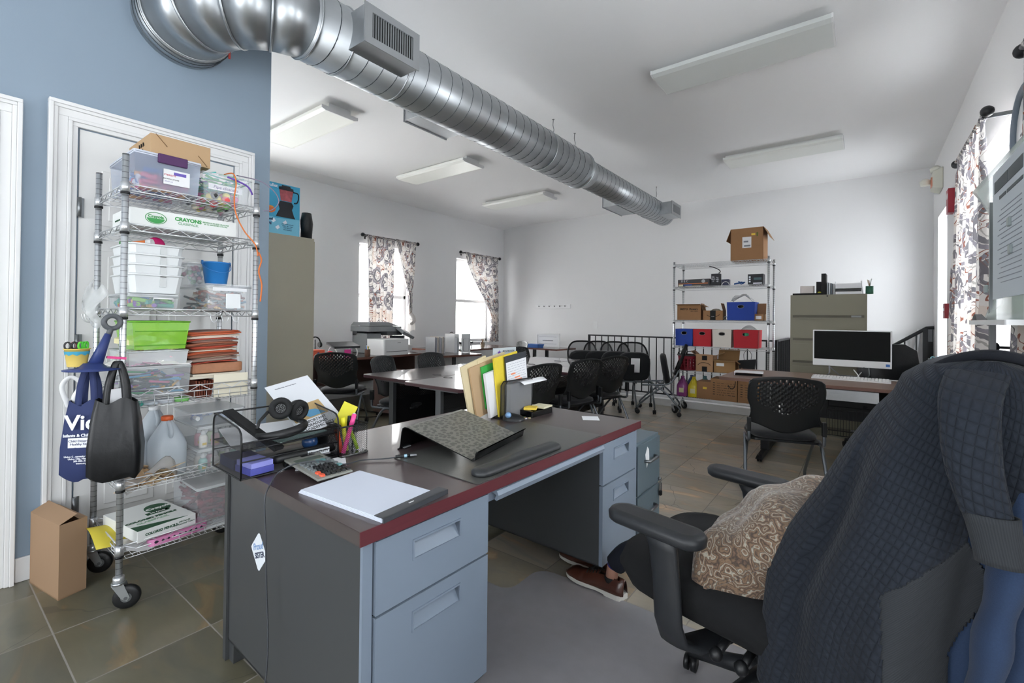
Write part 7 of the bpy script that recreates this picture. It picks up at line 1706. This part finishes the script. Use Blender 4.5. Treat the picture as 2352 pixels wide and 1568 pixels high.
# ================================================================ near task chair with clothes over its back
AX = radians(12)
OX, OY = 0.0, 1.35
def CH(p, q, z=0): return (OX + p*cos(AX) + q*sin(AX), OY - p*sin(AX) + q*cos(AX), z)   # p away from the desk, q across
tk = thing('task_chair', 'large black padded task chair with armrests in the right foreground', 'office chair', (OX - .25, OY + .33, 0))
def tb(b, name, parent=None, **k):
    o = b.build(name, None, parent or tk, **k); 
    if parent is None: o.location = (-(OX - .25), -(OY + .33), 0)
    return o
CP = mat('chair_soft_plastic', '26282b', .42, noise=.06, nscale=60, bump=.08, bscale=500)
FAB = mat('chair_fabric_black', '111214', .95, noise=.3, nscale=500, bump=.3, bscale=900)
def slabring(p0, p1, q0, q1, z, r, n=6):
    P = []
    for cp_, cq, a0 in ((p1 - r, q1 - r, 0), (p0 + r, q1 - r, 90), (p0 + r, q0 + r, 180), (p1 - r, q0 + r, 270)):
        for i in range(n + 1):
            a = radians(a0 + 90*i/n); P.append(CH(cp_ + r*cos(a), cq + r*sin(a), z))
    return P
# seat
b = MB(FAB); b.loft([slabring(-.64, -.06, .03, .54, .365, .10), slabring(-.70, -.02, -.0, .57, .39, .13), slabring(-.735, -.02, -.015, .585, .44, .14), slabring(-.72, -.02, .0, .57, .485, .14), slabring(-.66, -.05, .05, .52, .505, .12)], smooth=True); tb(b, 'seat')
# backrest
b = MB(FAB); b.loft([slabring(-.03 + .04*k, .05 + .05*k, .05 + .02*abs(k-1), .52 - .02*abs(k-1), z, .025) for k, z in ((0, .52), (.5, .70), (1., .90), (1.6, 1.08), (2.1, 1.165))], smooth=True); tb(b, 'backrest')
# arms
def arm(q, nm):
    b = MB(CP); L0, L1, w_ = -.660, -.345, .053
    rings = []
    for z, g in ((.640, -.008), (.647, 0), (.666, .002), (.676, -.006), (.679, -.022)):
        P = []
        for i in range(28):
            a = 2*pi*i/28; c, s = cos(a), sin(a); r = w_ + g; cc = L1 - w_ if c > 0 else L0 + w_; P.append(CH(cc + r*c, q + r*s - .012*((cc + r*c) - L0 < .1)*0, z - .010*(1 if c > 0 else 0)*0))
        rings.append(P)
    b.loft(rings, smooth=True); a_ = tb(b, 'armrest_pad')
    b = MB(CP)
    sg = 1 if q < .28 else -1
    prof = [(-.49, q, .645), (-.475, q, .60), (-.462, q + .0*sg, .50), (-.455, q + .0*sg, .39), (-.445, q + .015*sg, .335), (-.42, q + .06*sg, .312), (-.38, q + .16*sg, .318), (-.33, q + .24*sg, .34)]
    wd = [.055, .047, .044, .044, .045, .045, .04, .035]; th = [.020, .017, .015, .015, .015, .014, .012, .01]
    rings = []
    for i, (p, qq, z) in enumerate(prof):
        t = Vector(prof[min(i+1, len(prof)-1)]) - Vector(prof[max(i-1, 0)]); n_ = Vector((0, -t.z, t.y)); n_.normalize()
        if n_.length < .1: n_ = Vector((0, 1, 0))
        P = []
        for k in range(16):
            a = 2*pi*k/16; c, s = cos(a), sin(a); e = (abs(c)**3 + abs(s)**3)**(-1/3)
            P.append(CH(p + wd[i]*c*e, qq + n_.y*th[i]*s*e, z + n_.z*th[i]*s*e))
        rings.append(P)
    b.loft(rings, smooth=True); tb(b, 'arm_support')
arm(-.065, 'near'); arm(.60, 'far')
b = MB(CP)
b.cyl(CH(-.30, .27, .20), CH(-.30, .27, .37), .035, 16); tb(b, 'gas_column'); b = MB(CP); b.box(*(0, .001)*3) if 0 else b.cyl(CH(-.42, .27, .345), CH(-.15, .27, .345), .05, 12); tb(b, 'tilt_mechanism')
for k in range(2): b = MB(BLK); b.cyl(CH(-.34 + .07*k, .10, .345), CH(-.34 + .07*k, .0, .33), .012, 10); b.ball(CH(-.34 + .07*k, -.005, .33), .02, 10); tb(b, 'lever')
for k in range(5):
    a = 2*pi*k/5 + .3; c0_ = Vector(CH(-.30, .27, .17)); e_ = c0_ + Vector((.28*cos(a), .28*sin(a), -.10)); b = MB(CP); b.tube([tuple(c0_), tuple(e_)], [.032, .02], 10); o_ = tb(b, 'base_arm')
    b = MB(BLK)
    for s in (-1, 1): b.lathe([(.004, s*.005), (.028, s*.005), (.028, s*.02), (.018, s*.023)], (e_.x, e_.y, .028), 16, axis='x')
    b.cyl((e_.x, e_.y, .03), (e_.x, e_.y, .075), .009, 8); b.build('caster', None, o_)
# paisley pillow
def paisley():
    m = bpy.data.materials.new('paisley_brown'); m.use_nodes = True; nt = m.node_tree; N = nt.nodes; L_ = nt.links; bs = N['Principled BSDF']; bs.inputs['Roughness'].default_value = .85; bs.inputs['Sheen Weight'].default_value = .3
    tc = N.new('ShaderNodeTexCoord')
    vo = N.new('ShaderNodeTexVoronoi'); vo.inputs['Scale'].default_value = 22; vo.inputs['Randomness'].default_value = .9
    nz = N.new('ShaderNodeTexNoise'); nz.inputs['Scale'].default_value = 11; nz.inputs['Detail'].default_value = 2; L_.new(tc.outputs['Object'], nz.inputs['Vector'])
    mx = N.new('ShaderNodeMix'); mx.data_type = 'VECTOR'; mx.inputs[0].default_value = .16; L_.new(tc.outputs['Object'], mx.inputs[4]); L_.new(nz.outputs['Color'], mx.inputs[5]); L_.new(mx.outputs[1], vo.inputs['Vector'])
    ml = N.new('ShaderNodeMath'); ml.operation = 'MULTIPLY'; ml.inputs[1].default_value = 3.4; L_.new(vo.outputs['Distance'], ml.inputs[0])
    n4 = N.new('ShaderNodeTexNoise'); n4.inputs['Scale'].default_value = 45; n4.inputs['Detail'].default_value = 3; L_.new(tc.outputs['Object'], n4.inputs['Vector'])
    a2 = N.new('ShaderNodeMath'); a2.operation = 'MULTIPLY_ADD'; a2.inputs[1].default_value = 1.5; L_.new(n4.outputs[0], a2.inputs[0]); L_.new(ml.outputs[0], a2.inputs[2])
    fr = N.new('ShaderNodeMath'); fr.operation = 'FRACT'; L_.new(a2.outputs[0], fr.inputs[0])
    r = N.new('ShaderNodeValToRGB'); e = r.color_ramp.elements; e[0].position = 0; e[0].color = lin('3a2f2a'); e[1].position = 1; e[1].color = lin('42362f')
    for p, c in ((.18, '725a48'), (.30, '8a745f'), (.40, 'a8a294'), (.48, '8f897b'), (.56, '54453a'), (.72, '80664f'), (.88, '66523f')): x = e.new(p); x.color = lin(c)
    L_.new(fr.outputs[0], r.inputs[0]); L_.new(r.outputs[0], bs.inputs['Base Color']); return m
PAIS = paisley()
pl = thing('paisley_pillow', 'brown and grey paisley pillow propped on the seat of the black task chair', 'pillow', CH(-.285, .245, .605))
Rp = Matrix.Rotation(-AX, 4, 'Z') @ Matrix.Rotation(radians(-38), 4, 'Y') @ Matrix.Rotation(radians(8), 4, 'X')
b = MB(PAIS); b.T = Rp
def pil(u, v, s):
    x, y = 2*u - 1, 2*v - 1; e = (max(0, 1 - x**4)*max(0, 1 - y**4))**.45
    k = 1 - .08*(1 - abs(x))*abs(y) - .08*(1 - abs(y))*abs(x)
    return (x*.205*k, y*.235*k, s*.115*e*(1 + .10*sin(5*x + 3*y)) + .008*sin(7*x)*sin(6*y))
b.grid(lambda u, v: pil(u, v, 1), 34, 34); b.grid(lambda u, v: pil(u, v, -1), 34, 34)
b.build('cushion', None, pl, merge=True)
b = MB(PAIS); b.T = Rp; b.tube([pil(i/30, 0, 0) for i in range(31)] , .005, 6); b.tube([pil(0, i/30, 0) for i in range(31)], .005, 6); b.build('piping', None, pl)
b = MB(mat('zip_brown', '4a4038', .5)); b.T = Rp; b.tube([(x + .0, y, z - .002) for x, y, z in [pil(.02, .1 + .5*i/20, -.4) for i in range(21)]], .003, 5); b.build('zip', None, pl)
# quilted sweater
def quilt(name, col, rib=False):
    m = bpy.data.materials.new(name); m.use_nodes = True; nt = m.node_tree; N = nt.nodes; L_ = nt.links; bs = N['Principled BSDF']; bs.inputs['Roughness'].default_value = .9; bs.inputs['Sheen Weight'].default_value = .05; bs.inputs['Specular IOR Level'].default_value = .18
    uv = N.new('ShaderNodeUVMap'); mp = N.new('ShaderNodeMapping'); L_.new(uv.outputs[0], mp.inputs[0]); sp = N.new('ShaderNodeSeparateXYZ')
    def mth(op, a, c=None):
        n = N.new('ShaderNodeMath'); n.operation = op
        for i, x in enumerate((a, c)):
            if x is None: continue
            if isinstance(x, (int, float)): n.inputs[i].default_value = x
            else: L_.new(x, n.inputs[i])
        return n.outputs[0]
    mp.inputs['Rotation'].default_value = (0, 0, radians(12 if not rib else 40)); L_.new(mp.outputs[0], sp.inputs[0])
    def tri(v, s): return mth('ABSOLUTE', mth('SUBTRACT', mth('FRACT', mth('ADD', mth('MULTIPLY', v, s), 50.)), .5))
    s = 1/.0185 if not rib else 1/.0035
    if rib: h = tri(sp.outputs[0], s)
    else: h = mth('MINIMUM', mth('SUBTRACT', .5, tri(sp.outputs[0], s)), mth('SUBTRACT', .5, tri(sp.outputs[1], s)))
    if not rib: h = mth('POWER', mth('MULTIPLY', h, 2.), .5)
    bp = N.new('ShaderNodeBump'); bp.inputs['Strength'].default_value = .75 if not rib else .5; bp.inputs['Distance'].default_value = .003 if not rib else .0012; L_.new(h, bp.inputs['Height']); L_.new(bp.outputs[0], bs.inputs['Normal'])
    r = N.new('ShaderNodeMix'); r.data_type = 'RGBA'; L_.new(h, r.inputs[0]); c = lin(col); r.inputs[6].default_value = tuple(x*.55 for x in c[:3]) + (1,); r.inputs[7].default_value = c; L_.new(r.outputs[2], bs.inputs['Base Color'])
    return m
QM = quilt('quilted_charcoal', '2a2f38'); RM = quilt('ribbed_charcoal', '404347', True)
JB = mat('jacket_blue', '31405a', .95, noise=.18, nscale=350, sheen=.08, spec=.2, bump=.2, bscale=600); JD = mat('jacket_navy', '12151d', .9, bump=.2, bscale=500)
ZL = [1.205, 1.19, 1.16, 1.12, 1.073, .993, .864, .71, .608, .489, .31]
PL = [.17, .09, .05, .035, .0, -.042, -.097, -.174, -.21, -.222, -.235]
PR = [.235, .285, .315, .33, .345, .36, .38, .40, .41, .42, .43]
def lerp_t(z, V):
    for i in range(len(ZL) - 1):
        if z >= ZL[i+1]: t = (ZL[i] - z)/(ZL[i] - ZL[i+1]); return V[i] + (V[i+1] - V[i])*min(1, max(0, t))
    return V[-1]
def dome(u, v, k=1., dz=0., fold=1.):
    # u around (0 inside far .. .5 near face .. 1 outside far), v down
    z = ZL[0] - (ZL[0] - .32)*(v**1.35)
    pl_, pr_ = lerp_t(z, PL), lerp_t(z, PR); pc, a = (pl_ + pr_)/2, (pr_ - pl_)/2*k
    q0 = -.02 - .10*min(1, (1.21 - z)/.25)**.6; q1 = .62; qc, bq = (q0 + q1)/2, (q1 - q0)/2*k
    th = pi*(1 - 0) - 0; ang = radians(150) + radians(240)*u       # 150..390 deg, 270 = near face
    c, s = cos(ang), sin(ang); e = (abs(c)**3.2 + abs(s)**3.2)**(-1/3.2)
    dep = min(1, max(0, (1.12 - z)/.35))
    f = fold*dep*(.016*sin(u*52 + 1.2*sin(3*z)) + .034*sin(u*29 + 1.6*z) )*(1 if .30 < u < .8 else .5)
    return CH(pc + (a*e + f)*c, qc + (bq*e + f)*s, z + dz)
def zb(x):
    if x < .030: return -9
    if x < .156: return .735 + (x - .03)/.126*.135
    return .955
def in_panel(x, z):
    if x < .030 or x > .192: return False
    if z > zb(x) and x < .156: return False
    # right boundary: tip at (.191,.79), returning to (.14,.66)
    if x > .156: hi = .869 - (x - .156)*2.0; 
    else: hi = 9
    lo = .64 + max(0, (x - .13))*2.3
    if x < .13: lo = -9
    return lo < z < hi
sw = thing('quilted_sweater', 'charcoal quilted sweater slung over the back of the black task chair', 'sweater', (0, 0, 0))
def region(name, mt, parent, test, k=1., nu=300, nv=200, solid=.004, **kw):
    b = MB(mt); uvs = []
    P = [[dome(i/nu, j/nv, k, **kw) for j in range(nv + 1)] for i in range(nu + 1)]
    V = {}
    def vert(i, j):
        if (i, j) not in V: V[(i, j)] = b.v(P[i][j]); uvs.append(None); uvs[-1] = (i/nu*1.75, P[i][j][2] + .0*i)
        return V[(i, j)]
    for i in range(nu):
        for j in range(nv):
            c = [sum(P[a][d][t] for a, d in ((i, j), (i+1, j), (i+1, j+1), (i, j+1)))/4 for t in range(3)]
            if test(i/nu, c): b.f([vert(i, j), vert(i+1, j), vert(i+1, j+1), vert(i, j+1)], True)
    o = b.build(name, None, parent, solid=solid); add_uv(o, uvs); return o
near = lambda u, c: c[1] < 1.42 and u > .35
def tq(u, c):
    x, y, z = c
    if near(u, c) or u > .6: return z > zb(x) if x < .19 else z > .965
    return True
region('quilted_body', QM, sw, tq)
region('ribbed_panel', RM, sw, lambda u, c: near(u, c) and in_panel(c[0], c[2]), 1.0)
region('ribbed_hem', RM, sw, lambda u, c: (near(u, c) or u > .6) and c[0] >= .187 and .895 < c[2] <= .97, 1.0)
# closing cap on the ridge
b = MB(QM); uvs = []
def cap(u, v):
    a = dome(u, 0); m_ = CH(.20, .30, 1.208); uvs.append((u*1.75, 1.2 + .1*v)); return tuple(a[t] + (m_[t] - a[t])*v for t in range(3))
b.grid(cap, 60, 8); o = b.build('shoulder_fold', None, sw, solid=.004); add_uv(o, uvs)
# collar roll along the top
b = MB(JD); b.tube(smooth([CH(.10, -.0, 1.165), CH(.15, -.045, 1.205), CH(.215, -.05, 1.222), CH(.28, -.02, 1.20), CH(.32, .0, 1.14), CH(.345, .0, 1.05)], 8), [.004] + [.012]*38 + [.012, .006], 8) if 0 else b.tube(smooth([CH(.11, .02, 1.178), CH(.16, .0, 1.209), CH(.215, -.02, 1.220), CH(.27, -.02, 1.203), CH(.31, -.02, 1.16), CH(.335, -.03, 1.08)], 6), .011, 8)
b.build('collar', None, sw)
# sleeve with cuff
b = MB(QM); uvs = []; pth = smooth([(.205, 1.38, 1.195), (.18, 1.29, 1.188), (.156, 1.19, 1.135), (.152, 1.135, 1.03), (.166, 1.125, .955)], 10)
def slv(u, v):
    i = min(len(pth) - 1, int(v*(len(pth) - 1) + .5)); p = pth[i]; r = (.050 - .020*v)*min(1, .35 + v*2.6); a = 2*pi*u; uvs.append((u*.3, p.z)); return (p.x + r*cos(a)*(1 + .05*sin(3*a + 9*v)), p.y + r*.55*sin(a), p.z)
b.grid(slv, 30, 30); o = b.build('sleeve', None, sw, solid=.003); add_uv(o, uvs)
b = MB(RM); uvs = []
def cf(u, v): a = 2*pi*u; r = .033 - .008*v*(1 - v) - .003*v; z = .957 - .082*v; uvs.append((u*.25, 0*z)); return (.172 + .014*v + r*cos(a), 1.125 + r*.6*sin(a), z)
b.grid(cf, 30, 8); o = b.build('cuff', None, sw, solid=.004); add_uv(o, [(x, 0) for x, _ in uvs])
jk = thing('fleece_jacket', 'blue fleece jacket hanging beneath the quilted sweater on the task chair', 'jacket', (0, 0, 0))
region('jacket_body', JB, jk, lambda u, c: u > .52 and c[2] < 1.0, .95, 90, 60, .005, fold=.8)
b = MB(JB); b.tube(smooth([CH(.25, -.06, .98), CH(.235, -.10, .85), CH(.215, -.105, .72), CH(.20, -.10, .58), CH(.20, -.08, .45)], 6), [.05 + .006*sin(i*1.1) for i in range(25)], 16, squash=.5) ; b.build('jacket_sleeve', None, jk)

# ================================================================ shoes and floor mat
def shoe(label, x, y, rz, leg=False):
    o = thing('dress_shoe', label, 'shoe', (x, y, 0), rz, 'brown shoes by the near desk')
    LE = mat('shoe_brown', '4a2a20', .28, noise=.12, nscale=25, coat=.4); SO = mat('sole_white', 'cfcdc6', .6)
    # local: toe at x=0, heel at x=.31
    def w(t): return .036 + .014*sin(pi*min(1, t*1.6 + .1)) * (1 - .25*t) - (.02*(1 - t/.08)**2 if t < .08 else 0) - (.016*((t - .9)/.1)**2 if t > .9 else 0)
    def ring(t, z, g=0): return None
    b = MB(SO)
    def outline(g, n=26):
        P = [];
        for i in range(n + 1): t = i/n; P.append((.31*t, (w(t) + g)))
        for i in range(n - 1, 0, -1): t = i/n; P.append((.31*t, -(w(t) + g)))
        return P
    def zl(x): return .006 + .018*max(0, 1 - x/.10)**2
    def zs(x): return .022 + .018*max(0, 1 - x/.10)**2 + .004*(x/.31)
    P = outline(.004); bot = [(x_, y_*.97, (0 if x_ > .215 else .010) + .016*max(0, 1 - x_/.10)**2) for x_, y_ in P]; top = [(x_, y_, zs(x_)) for x_, y_ in P]
    b.loft([bot, top]); b.build('sole', None, o)
    b = MB(LE)
    def upz(t): 
        return (.030 + .030*min(1, t/.12)**.5 + .032*max(0, min(1, (t - .22)/.32))**1.2 + .010*max(0, min(1, (t-.55)/.2))) if t < .80 else .102 - .010*(t - .8)/.2
    nu, nv = 40, 16
    def f(u, v):
        t = u; a = pi*v; ww = w(t); h = upz(t) - zs(.31*t); op = 0
        y_ = ww*cos(a)*(1 - .30*sin(a)*(t > .3)); z_ = zs(.31*t) - .002 + h*sin(a)**.8
        return (.31*t, y_, z_)
    b.grid(f, nu, nv, True, skip=lambda i, j: .60 < (i + .5)/nu < .93 and 4 < j < 11); b.build('upper', None, o, solid=.0025, solid_off=0)
    b = MB(mat('lace_black', '15120f', .5))
    for k in range(5): xx = .118 + .017*k; zz = upz(xx/.31) + .001; b.tube(smooth([(xx, -.022, zz - .010), (xx, 0, zz + .004), (xx + .006, .022, zz - .010)]), .0026, 6)
    b.tube(smooth([(.19, 0, .104), (.17, -.03, .115), (.15, -.035, .10)]), .0022, 5); b.tube(smooth([(.19, 0, .104), (.18, .03, .115), (.16, .04, .10)]), .0022, 5); b.build('laces', None, o)
    b = MB(LE); b.tube([(.31*t, (w(t)*.93), zs(.31*t) + .018 + .02*sin(pi*t)) for t in [i/16 for i in range(2, 10)]], .0018, 5); b.build('brogue_seam', None, o)
    b = MB(BLKM); b.lathe([(.001, .055), (.030, .057), (.031, .085)], (.235, 0, 0), 18); b.build('insole_lining', None, o)
    if leg:
        b = MB(mat('skin', 'b98a76', .6), mat('sock_purple', '3c3a8a', .8, noise=.6, nscale=90)); b.tube([(.238, 0, .07), (.245, -.0, .12), (.255, -.0, .15)], [.028, .027, .03], 16); b.use(b.mats[1]); b.tube([(.250, .0, .135), (.262, .0, .165)], [.031, .033], 16); b.build('ankle', None, o)
        b = MB(mat('trouser_navy', '181c28', .85)); b.tube(smooth([(.262, -.0, .15), (.31, -.0, .21), (.38, -.0, .26), (.44, 0, .29)]), [.048]*19, 16); b.build('trouser_leg', None, o)
    return o
shoe('brown lace-up dress shoe with a white sole, nearer one beside the floor mat', -1.175, 2.035, radians(-4), True)
shoe('brown lace-up dress shoe farther under the desk, half hidden by the pedestal', -1.30, 2.17, radians(-2))
CM = mat('mat_vinyl', 'b2b1b8', .35, alpha=.42, noise=.10, nscale=14)
P = [(.40, .55), (.40, 2.0)]
def arc(cx_, cy_, r, a0, a1, n=6): return [(cx_ + r*cos(radians(a0 + (a1 - a0)*i/n)), cy_ + r*sin(radians(a0 + (a1 - a0)*i/n))) for i in range(n + 1)]
P += arc(-1.24, 1.915, .085, 90, 180) + arc(-1.39, 1.80, .065, 0, -90) + arc(-1.62, 1.67, .065, 90, 180) + [(-1.685, 1.24), (-.93, 1.22), (-.90, .55)]
b = MB(CM); b.prism(P, .003); obj(b, 'chair_mat', 'translucent grey vinyl chair mat on the tiles under the task chair', 'floor mat', (0, 0, .0005))
